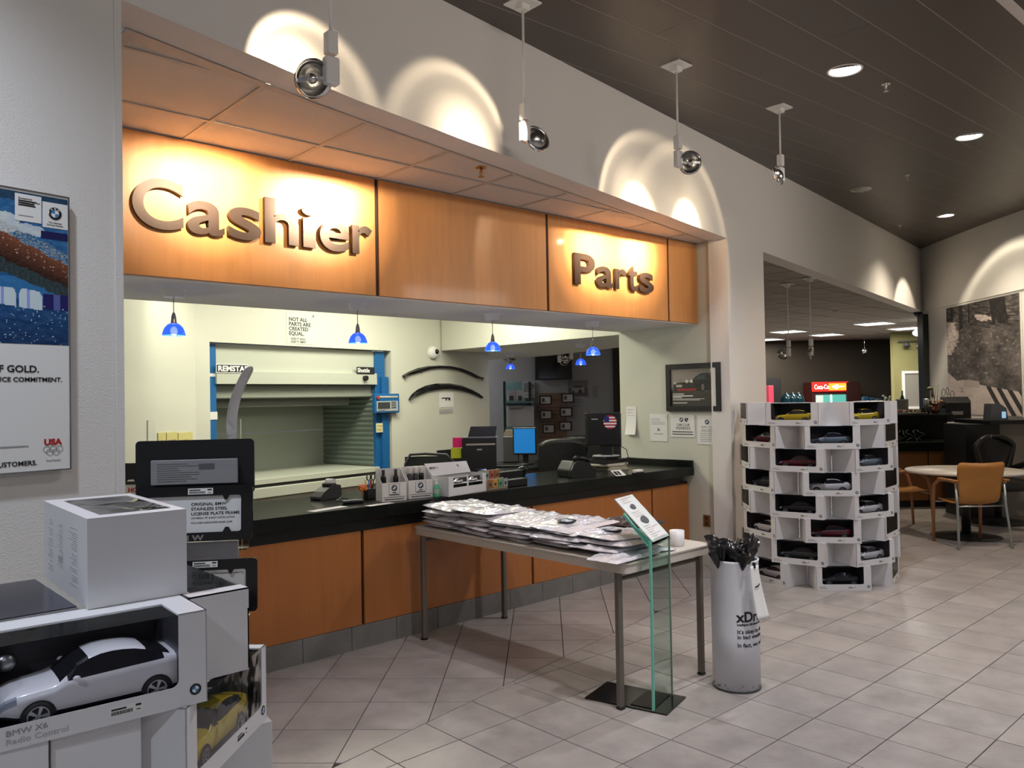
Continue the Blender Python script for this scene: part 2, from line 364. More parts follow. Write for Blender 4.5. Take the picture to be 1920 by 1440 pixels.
# ------------------------------------------------------------------ the room shell
def clip(poly, a, b, c):
    """part of the polygon where a x + b y >= c"""
    out = []
    for i in range(len(poly)):
        p, q = poly[i], poly[(i + 1) % len(poly)]; dp = a * p[0] + b * p[1] - c; dq = a * q[0] + b * q[1] - c
        if dp >= 0: out.append(p)
        if (dp >= 0) != (dq >= 0): t = dp / (dp - dq); out.append((p[0] + (q[0] - p[0]) * t, p[1] + (q[1] - p[1]) * t))
    return out
def parea(p): return abs(sum(p[i][0] * p[(i + 1) % len(p)][1] - p[(i + 1) % len(p)][0] * p[i][1] for i in range(len(p)))) / 2 if len(p) > 2 else 0
def piece(mb, poly, z0, z1, mi=0):
    mb.prism(poly, z0, z1, mi, 'z')
def inframe(x, y, z=0, m=150):
    d = Vector((x, y, z)) - EYE; f = d.dot(FW)
    if f < .4: return False
    px = 960 + F_PX * d.dot(RT) / f; py = 720 + F_PX * d.dot(DN) / f
    return -m < px < 1920 + m and -m < py < 1440 + m
fb = MB(); fb.box(-5, -7, -.06, 30, 30, -.006); floor = struct('floor', fb, [grout])
G0 = (3.020, 2.242); SL = .1727
def border(x): return 3.30 + SL * (x - 2.95)
cells = []
for i in range(-24, 74):
    for j in range(-26, 60):
        x0, y0 = G0[0] + i * S, G0[1] + j * S; g = .0026
        p = [(x0 + g, y0 + g), (x0 + S - g, y0 + g), (x0 + S - g, y0 + S - g), (x0 + g, y0 + S - g)]
        if x0 < 6.3: p = clip(p, SL, -1, SL * 2.95 - 3.30 + .003)
        if parea(p) > .002:
            c = (sum(q[0] for q in p) / len(p), sum(q[1] for q in p) / len(p)); near = math.hypot(c[0] - 2, c[1]) < 7.5
            if inframe(*c, m=1400) or near: cells.append((p, c, len(p) == 4 and parea(p) > (S - .01) ** 2 * .999, 0))
r2 = math.sqrt(2); PA, PB = 1.018 * S, 1.0 * S
for i in range(-14, 14):
    for j in range(-14, 14):
        A, B = 13.17 * S + i * PA, -.74 * S + j * PB; g = .0026; p = []
        for a, b in ((g, g), (PA - g, g), (PA - g, PB - g), (g, PB - g)): p.append(((A + a + B + b) / r2, (A + a - B - b) / r2))
        p = clip(p, -SL, 1, 3.30 - SL * 2.95 + .003); p = clip(p, 0, -1, -4.45) if p else p; p = clip(p, -1, 0, -6.35) if p else p; p = clip(p, 1, 0, .9) if p else p
        if parea(p) > .002: cells.append((p, (sum(q[0] for q in p) / len(p), sum(q[1] for q in p) / len(p)), False, 1))
cells.sort(key=lambda c: (not inframe(*c[1], m=20), math.hypot(*c[1])))
tm = [tilem, tileb, tilec]; full = []
for k in range(3):
    mb = MB(); h = S / 2 - .0026; c = .0012
    mb.add([(-h, -h, -.008), (h, -h, -.008), (h, h, -.008), (-h, h, -.008), (-h, -h, -c), (h, -h, -c), (h, h, -c), (-h, h, -c), (-h + c, -h + c, 0), (h - c, -h + c, 0), (h - c, h - c, 0), (-h + c, h - c, 0)],
           [(0, 1, 5, 4), (1, 2, 6, 5), (2, 3, 7, 6), (3, 0, 4, 7), (4, 5, 9, 8), (5, 6, 10, 9), (6, 7, 11, 10), (7, 4, 8, 11), (8, 9, 10, 11)]); full.append(mb.mesh('floor_tile', tm[k]))
rest = MB()
for n, (p, c, sq, dg) in enumerate(cells):
    k = random.randrange(3)
    if n < 298:
        if sq: put('floor_tile', full[k], floor, (c[0], c[1], 0), (0, 0, random.randrange(4) * PI / 2))
        else:
            mb = MB(); piece(mb, [(a - c[0], b - c[1]) for a, b in p], -.008, 0); mb.build('floor_tile', tm[k], floor, (c[0], c[1], 0))
    else: piece(rest, p, -.008, 0, k)
tag(rest.build('floor_tiles', tm, floor), kind='stuff')

# long wall, its two openings and the pier between them
q = MB(); q.box(-11, 0, 0, -5.474, .15, 4.6); struct('wall_front', q, [wallw], ML.o, ML.a)
PA_, PB_, PC_ = ML.W(-5.474), MW.W(-4.3), MW.W(.112)
q = MB(); q.prism([(PA_.x, PA_.y), (PB_.x, PB_.y), tuple(MW.W(-4.3, .20).xy), (PA_.x, PA_.y + .205)], 2.995, 4.6, 0, 'z'); struct('wall_front', q, [wallw])
mb = MB(); mb.box(-4.3, 0, 2.995, .112, .20, 4.6); mb.box(1.03, 0, 2.995, 8.93, .18, 4.6); mb.box(.112, 0, 2.995, 1.03, .18, 4.6)
mb.box(.112, 0, 0, 1.03, .18, 2.995)
struct('wall_front', mb, [wallw], MW.o, MW.a)
mb = MB(); mb.prism([(6.353, 4.158), (7.10, 4.289), (7.05, 4.5), (6.65, 5.26), (6.353, 5.26)], 0, 3.2, 0, 'z'); struct('wall_side', mb, [wallo])
mb = MB(); mb.box(-.013, -.006, 0, .013, .16, 2.992); struct('trim_1', mb, [wallw], ML.W(-5.474 + .013), ML.a)
# right wall with a header standing proud above the mural
mb = MB(); mb.box(.0, 0, 0, 9, .2, 2.985); mb.box(-.02, -.03, 2.985, 9, .2, 4.7); struct('wall_right', mb, [wallw], RW.o, RW.a)
# office: side, back, far corner
mb = MB(); mb.box(.85, 3.21, 0, .97, 5.62, 3.3); struct('wall_left', mb, [wallo])
cw = BW.W(-3.451); mb = MB(); mb.box(-2.99, 0, 0, 0, .12, 3.3); struct('wall_left', mb, [wallo], cw, R(45))
OP0, OP1, OPZ = -3.297, -.885, 2.175
mb = MB(); mb.box(-3.6, 0, 0, OP0, .14, 3.3); mb.box(OP1, 0, 0, .989, .14, 3.3); mb.box(OP0, 0, OPZ, OP1, .14, 3.3); struct('wall_back', mb, [wallo], BW.o, BW.a)
mb = MB(); mb.prism([(6.353, 5.26), (7.6, 5.30), (8.6, 8.5), (8.6, 9.8), (7.34, 9.8), (7.33, 8.38), (6.353, 8.22)], 2.208, 3.055, 0, 'z'); struct('trim_2', mb, [wallo])
mb = MB(); mb.prism([(.97, 4.5), (7.2, 4.5), (8.2, 8.9), (2.9, 8.0), (.5, 5.6)], 3.06, 3.12, 0, 'z'); tag(mb.build('ceiling', soff), kind='structure')
# grey showroom seen through the office, brown cafe behind the second opening
GP = dep(1040, 700, 14); GW = Fr(GP.x, GP.y, -42.7)
mb = MB(); mb.box(-3.2, 0, 0, 1.02, .15, 3.4); mb.box(1.02, -.05, 0, 1.9, .10, 3.4, 1); struct('wall_back', mb, [wallg, walld], GW.o, GW.a)
mb = MB(); mb.prism([(7.34, 8.6), (8.2, 8.6), (9.5, 8.2), (14.5, 12), (8.5, 18), (3.5, 14), (5.2, 8.6)], 2.95, 3.0, 0, 'z'); tag(mb.build('ceiling', soff), kind='structure')
CP = dep(1555, 700, 22); CW = Fr(CP.x, CP.y, -44.5)
mb = MB(); mb.box(-3.2, 0, 0, 3.2, .15, 3.4); mb.box(-2.62, -.04, 0, -1.36, .0, 2.0, 1); struct('wall_back', mb, [walld, black], CW.o, CW.a)
OPn = dep(1676, 700, 19.4); OW = Fr(OPn.x, OPn.y, -42)
mb = MB(); mb.box(0, 0, 0, 2.6, .15, 3.4); struct('wall_back', mb, [wally], OW.o, OW.a)

# recess ceiling of lay-in tiles
def wy(x): return 3.958 + SL * (x - 6.24) + .183 - .09 * max(0, min(1, (2.0 - x) / 1.15))
bars = MB()
xs = [1.0 + .6115 * k - .6115 for k in range(0, 11)]; ys = [3.335, 3.945, 4.30]
for x in xs:
    if .98 < x < 6.34 and wy(x) < 4.30: bars.box(x - .012, wy(x), 2.992, x + .012, 4.30, 3.02)
for y in (3.335, 3.945):
    xe = (y - .183 - 3.958) / SL + 6.24; bars.box(.97, y - .012, 2.9915, min(xe, 6.35), y + .012, 3.02)
for i in range(12):   # border strip along the header
    x0, x1 = .97 + i * .4486, .97 + (i + 1) * .4486; bars.add([(x0, wy(x0), 2.991), (x1, wy(x1), 2.991), (x1, 3.958 + SL * (x1 - 6.24) + .206, 2.991), (x0, 3.958 + SL * (x0 - 6.24) + .206, 2.991)], [(0, 1, 2, 3)])
ct = bars.build('ceiling', gridm); ct['kind'] = 'structure'
for i in range(len(xs) - 1):
    for y0, y1 in ((2.725, 3.335), (3.335, 3.945), (3.945, 4.31)):
        p = [(max(xs[i], .97) + .010, y0 + .010), (xs[i + 1] - .010, y0 + .010), (xs[i + 1] - .010, y1 - .010), (max(xs[i], .97) + .010, y1 - .010)]
        p = clip(p, -SL, 1, 3.958 - SL * 6.24 + .195); p = clip(p, -1, 0, -6.35) if p else p
        if parea(p) > .003:
            c = (sum(q[0] for q in p) / len(p), sum(q[1] for q in p) / len(p)); q = MB(); piece(q, [(a - c[0], b - c[1]) for a, b in p], 0, .015); q.build('ceiling_tile', soff, ct, (c[0], c[1], 2.998))

# metal plank ceiling, gently vaulted and rising to the far corner
mb = MB(); n = 14
def cpl(x, y, dz=0): return (x, y, ceil_z(x, y) + dz)
wl0 = lambda x: 3.958 + SL * (x - 6.24)
ys = [1.385 + .3055 * k for k in range(-20, 15)]
bk = MB()
for k in range(len(ys) - 1):
    p = clip([(-4, ys[k]), (15.6, ys[k]), (15.6, ys[k + 1]), (-4, ys[k + 1])], SL, -1, SL * 6.24 - 3.958 - .02); p = clip(p, -.7071, .7071, -15.05 * .7071 + 5.48 * .7071 - .03) if p else p
    if parea(p) > .01: bk.add([cpl(a, b, .0012) for a, b in p], [tuple(range(len(p)))])
cl = bk.build('ceiling', seam); cl['kind'] = 'structure'
for k in range(len(ys) - 1):
    off = (k * 37 % 5) * .9
    for xa, xb in ((-4.0, 1.2 + off), (1.2 + off, 7.4 + off), (7.4 + off, 15.6)):
        g = .004; p = [(xa + .0015, ys[k] + g), (xb - .0015, ys[k] + g), (xb - .0015, ys[k + 1] - g), (xa + .0015, ys[k + 1] - g)]
        p = clip(p, SL, -1, SL * 6.24 - 3.958); p = clip(p, -.7071, .7071, -15.05 * .7071 + 5.48 * .7071) if p else p
        if parea(p) < .02: continue
        q = MB(); m_ = len(p); vs = [cpl(a, b) for a, b in p] + [cpl(a, b, .01) for a, b in p]
        q.add(vs, [tuple(range(m_))] + [(i, (i + 1) % m_, (i + 1) % m_ + m_, i + m_) for i in range(m_)]); q.build('ceiling_plank', plankm, cl)
mb = MB(); mb.add([cpl(3.5, 1.335, -.02), cpl(14, 1.335, -.02), cpl(14, 1.385, -.02), cpl(3.5, 1.385, -.02), cpl(3.5, 1.335, 0), cpl(14, 1.335, 0), cpl(14, 1.385, 0), cpl(3.5, 1.385, 0)], [(0, 1, 2, 3), (0, 4, 5, 1), (2, 6, 7, 3), (1, 5, 6, 2), (0, 3, 7, 4)]); struct('trim_3', mb, [soff])

# lay-in ceiling of the cafe
bk = MB(); poly = [MW.W(1.03, .19), MW.W(8.93, .19), (27, 9, 0), (27, 15, 0), (14, 26, 0), (6.2, 9.5, 0), MW.W(.9, 1.4)]; poly = [(p[0], p[1]) for p in poly]
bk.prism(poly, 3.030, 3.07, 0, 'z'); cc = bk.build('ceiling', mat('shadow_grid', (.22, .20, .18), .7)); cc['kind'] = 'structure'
cafec = mat('cafe_ceiling_tile', (.34, .31, .28), .85, var=.15, vscale=1.5)  # the cafe's dim light is put into this darker tile colour
cells = []
ts = [(fl(p[0], p[1], 3.02).x, fl(p[0], p[1], 3.02).y) for p in [(1478, 621), (1550, 627), (1640, 606), (1700, 615), (1440, 636)]]
for i in range(0, 34):
    for j in range(0, 36):
        x0, y0 = 7.0 + i * .61, 4.0 + j * .61; g = .012; p = [(x0 + g, y0 + g), (x0 + .61 - g, y0 + g), (x0 + .61 - g, y0 + .61 - g), (x0 + g, y0 + .61 - g)]
        for a in range(len(poly)):
            (ax, ay), (bx, by) = poly[a], poly[(a + 1) % len(poly)]
            nx, ny = -(by - ay), bx - ax; p = clip(p, nx, ny, nx * ax + ny * ay) if p else p
        if parea(p) > .01:
            c = (sum(q[0] for q in p) / len(p), sum(q[1] for q in p) / len(p))
            if inframe(c[0], c[1], 3.02, 60): cells.append((p, c))
cells.sort(key=lambda c: math.hypot(*c[1])); rest = MB()
for n, (p, c) in enumerate(cells):
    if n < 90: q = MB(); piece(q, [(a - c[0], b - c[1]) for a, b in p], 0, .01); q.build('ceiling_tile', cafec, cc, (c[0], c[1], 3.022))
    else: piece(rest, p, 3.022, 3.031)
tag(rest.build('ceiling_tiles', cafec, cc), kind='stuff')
tro = mat('troffer_diffuser', (1, 1, 1), .5, emit=(1, .97, .9), es=5)
for i, (x, y) in enumerate(ts):
    nm = ['second troffer from the left', 'third troffer from the left', 'nearest troffer', 'troffer beside the dark column', 'leftmost troffer, half hidden by the pier'][i]
    t = thing('ceiling_light', 'square lit cafe ceiling light, ' + nm, 'ceiling light', (x, y, 3.019), R(0), 'cafe ceiling lights')
    q = MB(); frame_ring(q, rrect(-.34, -.34, .34, .34, .01, 1), rrect(-.31, -.31, .31, .31, .01, 1), 0, .02); f = q.build('frame', white, t, None, (-PI / 2, 0, 0))
    q = MB(); q.box(-.31, -.31, -.004, .31, .31, .0); q.build('diffuser', tro, t)
# ------------------------------------------------------------------ bulkhead with veneered panels and the signs
FY = 4.30
mb = MB(); mb.box(.972, FY + .02, 2.235, 6.352, 5.26, 3.06); struct('trim_4', mb, [wallw])
JX = [.985, 1.27, 2.82, 4.36, 5.90, 6.348]
pl_lab = ['narrow maple fascia panel at the far left of the bulkhead', 'wide maple fascia panel behind the Cashier letters', 'blank maple fascia panel between the Cashier and Parts signs', 'wide maple fascia panel behind the Parts letters', 'narrow maple fascia panel at the right end by the pier']
for i in range(5):
    q = MB(); q.box(JX[i] + .013, 0, 2.245, JX[i + 1] - .013 if i < 4 else JX[5], .02, 2.99, 0, .002)
    o = q.build('fascia_panel', woodf, None, (0, FY, 0)); tag(o, pl_lab[i], 'panel', 'maple fascia panels over the counter')
mb = MB()
for x in JX[1:5]: mb.box(x - .013, FY + .012, 2.245, x + .013, FY + .02, 2.99)
struct('trim_5', mb, [reveal])
def letters(word, x0, x1, base, cap, y):
    adv = {'C': .72, 'a': .56, 's': .53, 'h': .59, 'i': .26, 'e': .56, 'r': .40, 'P': .66, 't': .35}
    sp = .065; tot = sum(adv[c] for c in word) + sp * (len(word) - 1); k = (x1 - x0) / tot; x = x0; seen = {}
    for c in word:
        seen[c] = seen.get(c, 0) + 1
        t = text('sign_letter', c, cap / .729 * 1.0, None, (x, y, base), bronze, bold=.0065, ext=.011)
        FIT.append((t, x, x + adv[c] * k)); x += (adv[c] + sp) * k
        tag(t, 'raised metal sign letter %s of the word %s' % (c, word), 'letter', 'raised letters of the %s sign' % word)
FIT = []
letters('Cashier', 1.335, 2.762, 2.497, .262, FY - .022)
letters('Parts', 4.630, 5.640, 2.478, .250, FY - .022)

# ------------------------------------------------------------------ ceiling fittings
darkch = mat('facet_chrome', (.50, .48, .45), .22, metal=1, bump=.12, bscale=40); glow = mat('capsule_glow', (1, .9, .8), .4, emit=(1, .85, .65), es=6)
def spot_pendant(top, head, aim, lab, group, on=True, sc_=1.0, flip=1):
    t = thing('spotlight_pendant', lab, 'spotlight', top, 0, group); hz = head[2] - top[2]
    q = MB(); q.box(-.075, -.075, -.012, .075, .075, 0, 0, .003); q.box(-.03, -.03, -.045, .03, .03, -.012, 0, .004); q.build('canopy', white, t)
    q = MB(); q.tube([(0, 0, -.04), (0, 0, hz + .17)], .007, 0, 8); q.build('rod', white, t)
    q = MB(); q.box(-.022, -.022, hz + .09, .022, .022, hz + .18, 0, .004); q.box(-.03, -.02, hz - .03, .03, .02, hz + .08, 0, .006); q.build('lamp_holder', white, t)
    d = (Vector(aim) - Vector(head)).normalized(); side = d.cross(Vector((0, 0, 1))).normalized() * (.075 * flip)
    rot = d.to_track_quat('-Z', 'Y').to_euler(); hp = Vector((0, 0, hz)) + side
    k_ = 1.22 * sc_; q = MB(); q.lathe([(.056 * k_, -.012), (.064 * k_, -.004), (.064 * k_, .006), (.056 * k_, .012), (.049 * k_, 0), (.056 * k_, -.012)], 32, 0); q.lathe([(.050 * k_, .0), (.042 * k_, .018), (.026 * k_, .034), (.012, .040), (.001, .041)], 28, 1); q.sphere((.012, .012, -.002), .006, 2, 8, 6); hd = q.build('reflector', [chrome, darkch, glow], t, hp, rot)
    q = MB(); q.box(-.058 * k_, -.009, -.006, .058 * k_, .009, .0, 0, .002); q.lathe([(.001, -.030), (.018, -.026), (.022, -.010), (.018, .004)], 16, 0); q.build('glare_cap', chrome, hd)
    q = MB(); q.tube([(0, 0, hz), tuple(hp * 1.0 - side * .25)], .009, 0, 6); q.build('knuckle', white, t)
    return t
PT = [(1.62, 2.78), (2.981, 3.094), (4.408, 3.114), (5.798, 3.136)]
labs = ['nearest chrome track spotlight on a rod, cut by the top edge', 'second chrome spotlight from the left, seen almost edge-on', 'third spotlight from the left, round chrome face towards the camera', 'farthest showroom spotlight on a long white rod']
for i, (x, y) in enumerate(PT):
    p, q = SPOTS[i]; hz = p[2] + .02
    sd = 1 if i < 2 else -1
    d = (Vector(q) - Vector(p)).normalized()
    spot_pendant((x, y, ceil_z(x, y)), (x, y, [2.86, 2.99, 3.12, 3.27][i]), tuple(Vector((x, y, [2.86, 2.99, 3.12, 3.27][i])) + [Vector((-.9, -.75, -.25)), Vector((.2, 1, -.3)), Vector((-.75, -.8, -.2)), Vector((-.2, 1, -.3))][i]), labs[i], 'spotlight pendants of the showroom', flip=sd)
def downlight(x, y, lab, on, r=.105, zf=None):
    z = zf if zf else ceil_z(x, y); t = thing('downlight', lab, 'ceiling light', (x, y, z - .001), 0, 'round recessed downlights')
    q = MB(); q.lathe([(r + .012, 0), (r + .010, -.006), (r, -.006), (r - .004, .0)], 32); q.build('trim_ring', white if on else chrome, t)
    q = MB(); q.lathe([(r - .003, -.001), (r * .2, -.0015), (.0005, -.002)], 32); q.build('lens', mat('lit_lens' if on else 'unlit_lens', (1, .98, .95) if on else (.35, .36, .33), .3, emit=(1, .97, .92) if on else None, es=9, metal=0 if on else .8), t)
for p, l, on in [((1584, 131), 'largest lit downlight, bluish white, upper right', 1), ((1817, 256), 'lit round downlight at the right edge of the ceiling', 1), ((1773, 404), 'smallest lit downlight near the far corner', 1), ((1615, 355), 'unlit chrome-rimmed downlight in the middle of the ceiling', 0)]:
    X = onceil(*p); downlight(X.x, X.y, l, on)
def sprinkler(loc, lab, s=1.0, m_=None):
    t = thing('sprinkler', lab, 'sprinkler', loc, 0.4, 'fire sprinklers'); q = MB(); q.lathe([(.001, -.001), (.032 * s, -.003), (.030 * s, 0)], 20); q.tube([(0, 0, 0), (0, 0, -.03 * s)], .009 * s, 0, 8); q.build('escutcheon', m_ or chrome, t)
    q = MB(); q.tube([(0, 0, -.02 * s), (.016 * s, 0, -.034 * s), (0, 0, -.052 * s)], .003 * s, 0, 6); q.tube([(0, 0, -.02 * s), (-.016 * s, 0, -.034 * s), (0, 0, -.052 * s)], .003 * s, 0, 6); q.lathe([(.001, -.056 * s), (.017 * s, -.055 * s), (.017 * s, -.052 * s), (.001, -.051 * s)], 14); q.build('deflector', m_ or chrome, t)
sprinkler((3.185, 3.699, 2.997), 'brass fire sprinkler in the recess ceiling over the counter', 1.1, mat('brass', (.45, .25, .10), .3, metal=1))
for p, l in [((1661, 158), 'chrome sprinkler beside the largest lit downlight'), ((1701, 329), 'small sprinkler above the unlit downlight'), ((1687, 423), 'tiny sprinkler near the far ceiling corner')]:
    X = onceil(*p); sprinkler(tuple(X), l)

# ------------------------------------------------------------------ blue glass pendants
def blue_pendant(x, y, ztop, zl, lab, group, s=1.0, e=2.2):
    t = thing('pendant_lamp', lab, 'pendant lamp', (x, y, ztop), 0, group); d = zl - ztop
    q = MB(); q.lathe([(.001, -.045), (.055, -.045), (.058, -.008), (.066, -.006), (.066, 0)], 28); q.build('canopy', white, t)
    q = MB(); q.tube([(0, 0, -.04), (0, 0, d + .115)], .0028, 0, 6); q.build('cord', steel, t)
    q = MB(); q.lathe([(.005, d + .12), (.012, d + .10), (.016, d + .062), (.020, d + .055)], 14); q.build('socket', steel, t)
    q = MB(); q.lathe([(.018, d + .058), (.034, d + .050), (.050, d + .032), (.060, d + .008), (.064, d - .012), (.062, d - .012), (.057, d + .008), (.047, d + .030), (.032, d + .046)], 28); q.build('glass_shade', shade, t)
    q = MB(); q.sphere((0, 0, d + .012), (.020, .020, .026), 0, 12, 8); q.build('bulb', bulb, t)
    lamp('POINT', (x, y, zl - .05), e, (.9, .93, 1), name='pendant_light', shadow_soft_size=.03)
for px, py, l in [(326, 625, 'leftmost blue glass pendant over the counter'), (671, 640, 'second blue glass pendant from the left, by the lift'), (924, 655, 'third blue glass pendant over the counter'), (1112, 663, 'rightmost blue glass pendant over the counter')]:
    X = ony(px, py, 4.66); blue_pendant(X.x, 4.66, 2.235, X.z, l, 'blue pendants over the counter')
for px, py, l in [(957, 690, 'small distant blue pendant left of the television'), (1089, 682, 'small distant blue pendant right of the television')]:
    X = dep(px, py, 11.2 if px < 1000 else 9.4); blue_pendant(X.x, X.y, 2.206, X.z, l, 'distant blue pendants in the grey showroom', e=.6)

# ------------------------------------------------------------------ counter
CX0, CX1, CYF = .98, 6.348, 4.44
ct_ = thing('service_counter', 'maple fronted service counter on a tiled base under black stone', 'counter', (0, 0, 0))
q = MB(); q.box(CX0, CYF + .02, .10, CX1, 5.10, .765); q.build('body', reveal, ct_)
JC = [CX0, 2.768, 4.281, 5.781, CX1]; JC[0] = 1.255
for i, (a, b) in enumerate([(CX0, 1.255), (1.255, 2.768), (2.768, 4.281), (4.281, 5.781), (5.781, CX1)]):
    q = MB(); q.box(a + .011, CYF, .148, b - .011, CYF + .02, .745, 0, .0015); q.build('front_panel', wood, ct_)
q = MB(); q.box(CX0, CYF + .004, .745, CX1 - .14, CYF + .2, .83); q.build('apron', mat('black_apron', (.010, .009, .007), .45), ct_)
x = CX0
while x < CX1 - .01:
    x1 = min(x + .340, CX1); q = MB(); q.box(x + .0015, CYF - .004, 0, x1 - .0015, CYF + .03, .146, 0, .001); q.build('base_tile', basem, ct_); x = x1
wt = thing('stone_worktop', 'long black granite worktop with an end splash against the side wall', 'worktop', (0, 0, 0))
q = MB(); q.box(CX0, 4.375, .825, 6.345, 5.16, .905, 0, .004); q.build('slab', blackst, wt)
q = MB(); q.box(6.31, 4.38, .9052, 6.345, 5.16, .965, 0, .003); q.build('end_splash', blackst, wt)
# inner desk of the office, stone topped too
dk = thing('office_desk', 'maple desk behind the counter with a dark top', 'desk', (0, 0, 0))
q = MB(); q.box(5.45, 6.15, 0, 6.60, 6.95, .80, 0, .003); q.build('body', wood, dk); q = MB(); q.box(5.40, 6.08, .80, 6.65, 7.0, .84, 0, .004); q.build('desk_top', blackst, dk)

# outlet, framed picture and papers on the side wall (plane x = 6.35, facing -x)
def sidewall(px0, py0, px1, py1, off=.001):
    """thing frame on the side wall; local x runs towards the viewer's right, z up"""
    a, b = onx(px0, py0, 6.353 - off), onx(px1, py1, 6.353 - off); return (6.353 - off, a.y, 0), a.y - b.y, (b.z, a.z)
SW = -PI / 2
loc, w_, (z0, z1) = sidewall(1319, 965, 1331, 988)
t = thing('wall_outlet', 'brown electrical outlet low on the side wall', 'outlet', loc, SW)
q = MB(); q.box(0, -.006, z0, .075, 0, z1, 0, .003); q.build('cover_plate', mat('brown_plate', (.16, .075, .03), .4), t)
for zz in (.72, .28):
    q = MB(); zc = z0 + (z1 - z0) * zz; q.box(.022, -.008, zc - .014, .053, -.005, zc + .014, 0, .003); q.box(.030, -.0085, zc - .004, .033, -.0075, zc + .007, 1); q.box(.042, -.0085, zc - .004, .045, -.0075, zc + .007, 1); q.build('socket', [mat('dark_brown', (.05, .025, .012), .4), black], t)
loc, w_, (z0, z1) = sidewall(1251, 684, 1355, 771)
t = thing('framed_picture', 'black framed picture of a dark vintage coupe', 'picture', loc, SW)
fw_ = .048
q = MB(); frame_ring(q, rrect(0, z0, w_, z1, .002, 1), rrect(fw_, z0 + fw_, w_ - fw_, z1 - fw_, .002, 1), -.03, -.001); q.build('frame', black, t)
def carpic(u, v):
    n = 10 * NZ(u * 30, v * 30, 1)
    c = (150, 142, 132) if v < .55 else (58, 54, 52); c = mixc(c, (90, 86, 82), max(0, 1 - abs(v - .55) * 8) * .5)
    if v < .52: c = mixc(c, (120, 112, 104), u)
    # body
    top = .38 - .02 * math.sin(u * 3) if u < .45 else .38 - .24 * math.sin(min(1, (u - .42) / .3) * PI / 2) if u < .82 else .14 + (u - .82) * 1.3
    if .07 < u < .97 and top < v < .60 - .03 * (u > .7): c = (28, 30, 34)
    if .5 < u < .76 and top + .03 < v < .30: c = (60, 66, 72)
    if .1 < u < .52 and .40 < v < .50: c = (40, 42, 46)
    if (u - .36) ** 2 + ((v - .34) * .8) ** 2 < .0011 or (u - .46) ** 2 + ((v - .34) * .8) ** 2 < .0011: c = (215, 210, 190)
    if (u - .10) ** 2 + ((v - .38) * .8) ** 2 < .0008: c = (190, 185, 170)
    if .12 < u < .26 and .42 < v < .49: c = (170, 165, 150)
    if .17 < u < .24 and .29 < v < .39 and int(u * 120) % 2: c = (110, 110, 110)
    if .14 < u < .56 and .53 < v < .585: c = (150, 30, 40)
    if ((u - .70) / .055) ** 2 + ((v - .50) / .12) ** 2 < 1: c = (14, 14, 14)
    if ((u - .70) / .034) ** 2 + ((v - .50) / .085) ** 2 < 1: c = (100, 98, 94)
    if .86 < u < .98 and .03 < v < .12: c = (190, 186, 178)
    return (c[0] + n, c[1] + n, c[2] + n)
picture('print', w_ - 2 * fw_ + .01, z1 - z0 - 2 * fw_ + .01, 90, 80, carpic, t, (fw_ - .005, -.012, z0 + fw_ - .005), rough=.2)
q = MB(); iw = w_ - 2 * fw_
for k, (a, b, h) in enumerate([(.66, .25, .010), (.71, .45, .012), (.755, .2, .008), (.80, .7, .005), (.83, .6, .005), (.90, .32, .009)]): q.box(fw_ + .02, -.0135, z1 - fw_ - (z1 - z0 - 2 * fw_) * a - h, fw_ + .02 + iw * b, -.0125, z1 - fw_ - (z1 - z0 - 2 * fw_) * a)
q.build('caption_lines', mat('pale_print', (.6, .58, .55), .4), t)
emblem(t, (fw_ + iw * .95, -.0135, z1 - fw_ - .03), .010)
def sheet(px0, py0, px1, py1, lab, off=.003, cat='paper', curl=0, name='paper_sheet'):
    loc, w, (z0, z1) = sidewall(px0, py0, px1, py1, off); t = thing(name, lab, cat, loc, SW)
    q = MB(); q.grid(lambda u, v: (u * w, -.001 - curl * (1 - v) ** 3, z0 + (z1 - z0) * v), 2, 8, 0, True); q.box(0, -.0008, z0, w, -.0002, z1) if not curl else None; q.build('sheet', paper, t); return t, w, z0, z1
t, w_, z0, z1 = sheet(1218, 776, 1252, 828, 'sheet of small print with a round emblem, left of the members notice')
q = MB(); lines(q, .02, w_ - .02, [z1 - .05 - .017 * k for k in range(4)], .004, -.0015, 0, .4, 2); lines(q, .05, w_ - .05, [z0 + .07], .006, -.0015, 0, .1); q.build('print', inkg, t); emblem(t, (w_ / 2, -.002, z0 + .115), .013)
t, w_, z0, z1 = sheet(1257, 778, 1303, 820, 'CAR CLUB MEMBERS notice under the framed picture')
emblem(t, (w_ * .46, -.002, z1 - .045), .020); 
q = MB(); q.box(w_ * .60, -.0015, z1 - .06, w_ * .66, -.001, z1 - .03); q.box(w_ * .68, -.0015, z1 - .05, w_ * .74, -.001, z1 - .028); q.box(w_ * .66, -.0015, z1 - .068, w_ * .70, -.001, z1 - .05); lines(q, .02, w_ - .015, [z0 + .045, z0 + .022], .008, -.0015, 0, .1, 4); q.build('print', ink, t)
text('lettering', 'CAR CLUB', .034, t, (w_ * .53, -.0015, z1 - .105), ink, align='CENTER', sx=.9); text('lettering', 'MEMBERS', .036, t, (w_ * .53, -.0015, z1 - .138), ink, align='CENTER', sx=.95, space=1.2)
t, w_, z0, z1 = sheet(1307, 779, 1347, 834, 'notice with one large round emblem, right of the members notice')
emblem(t, (w_ * .48, -.002, z1 - .06), .022); text('lettering', 'BMW CCA', .026, t, (w_ * .48, -.0015, z1 - .115), inkg, align='CENTER'); text('lettering', 'DISCOUNT', .024, t, (w_ * .48, -.0015, z1 - .142), inkg, align='CENTER')
q = MB(); lines(q, .03, w_ - .03, [z0 + .115 - .018 * k for k in range(6)], .004, -.0015, 0, .3, 5); q.build('print', inkg, t)
t, w_, z0, z1 = sheet(1174, 762, 1194, 815, 'loose sheet curling off the wall behind the flag monitor', curl=.03)
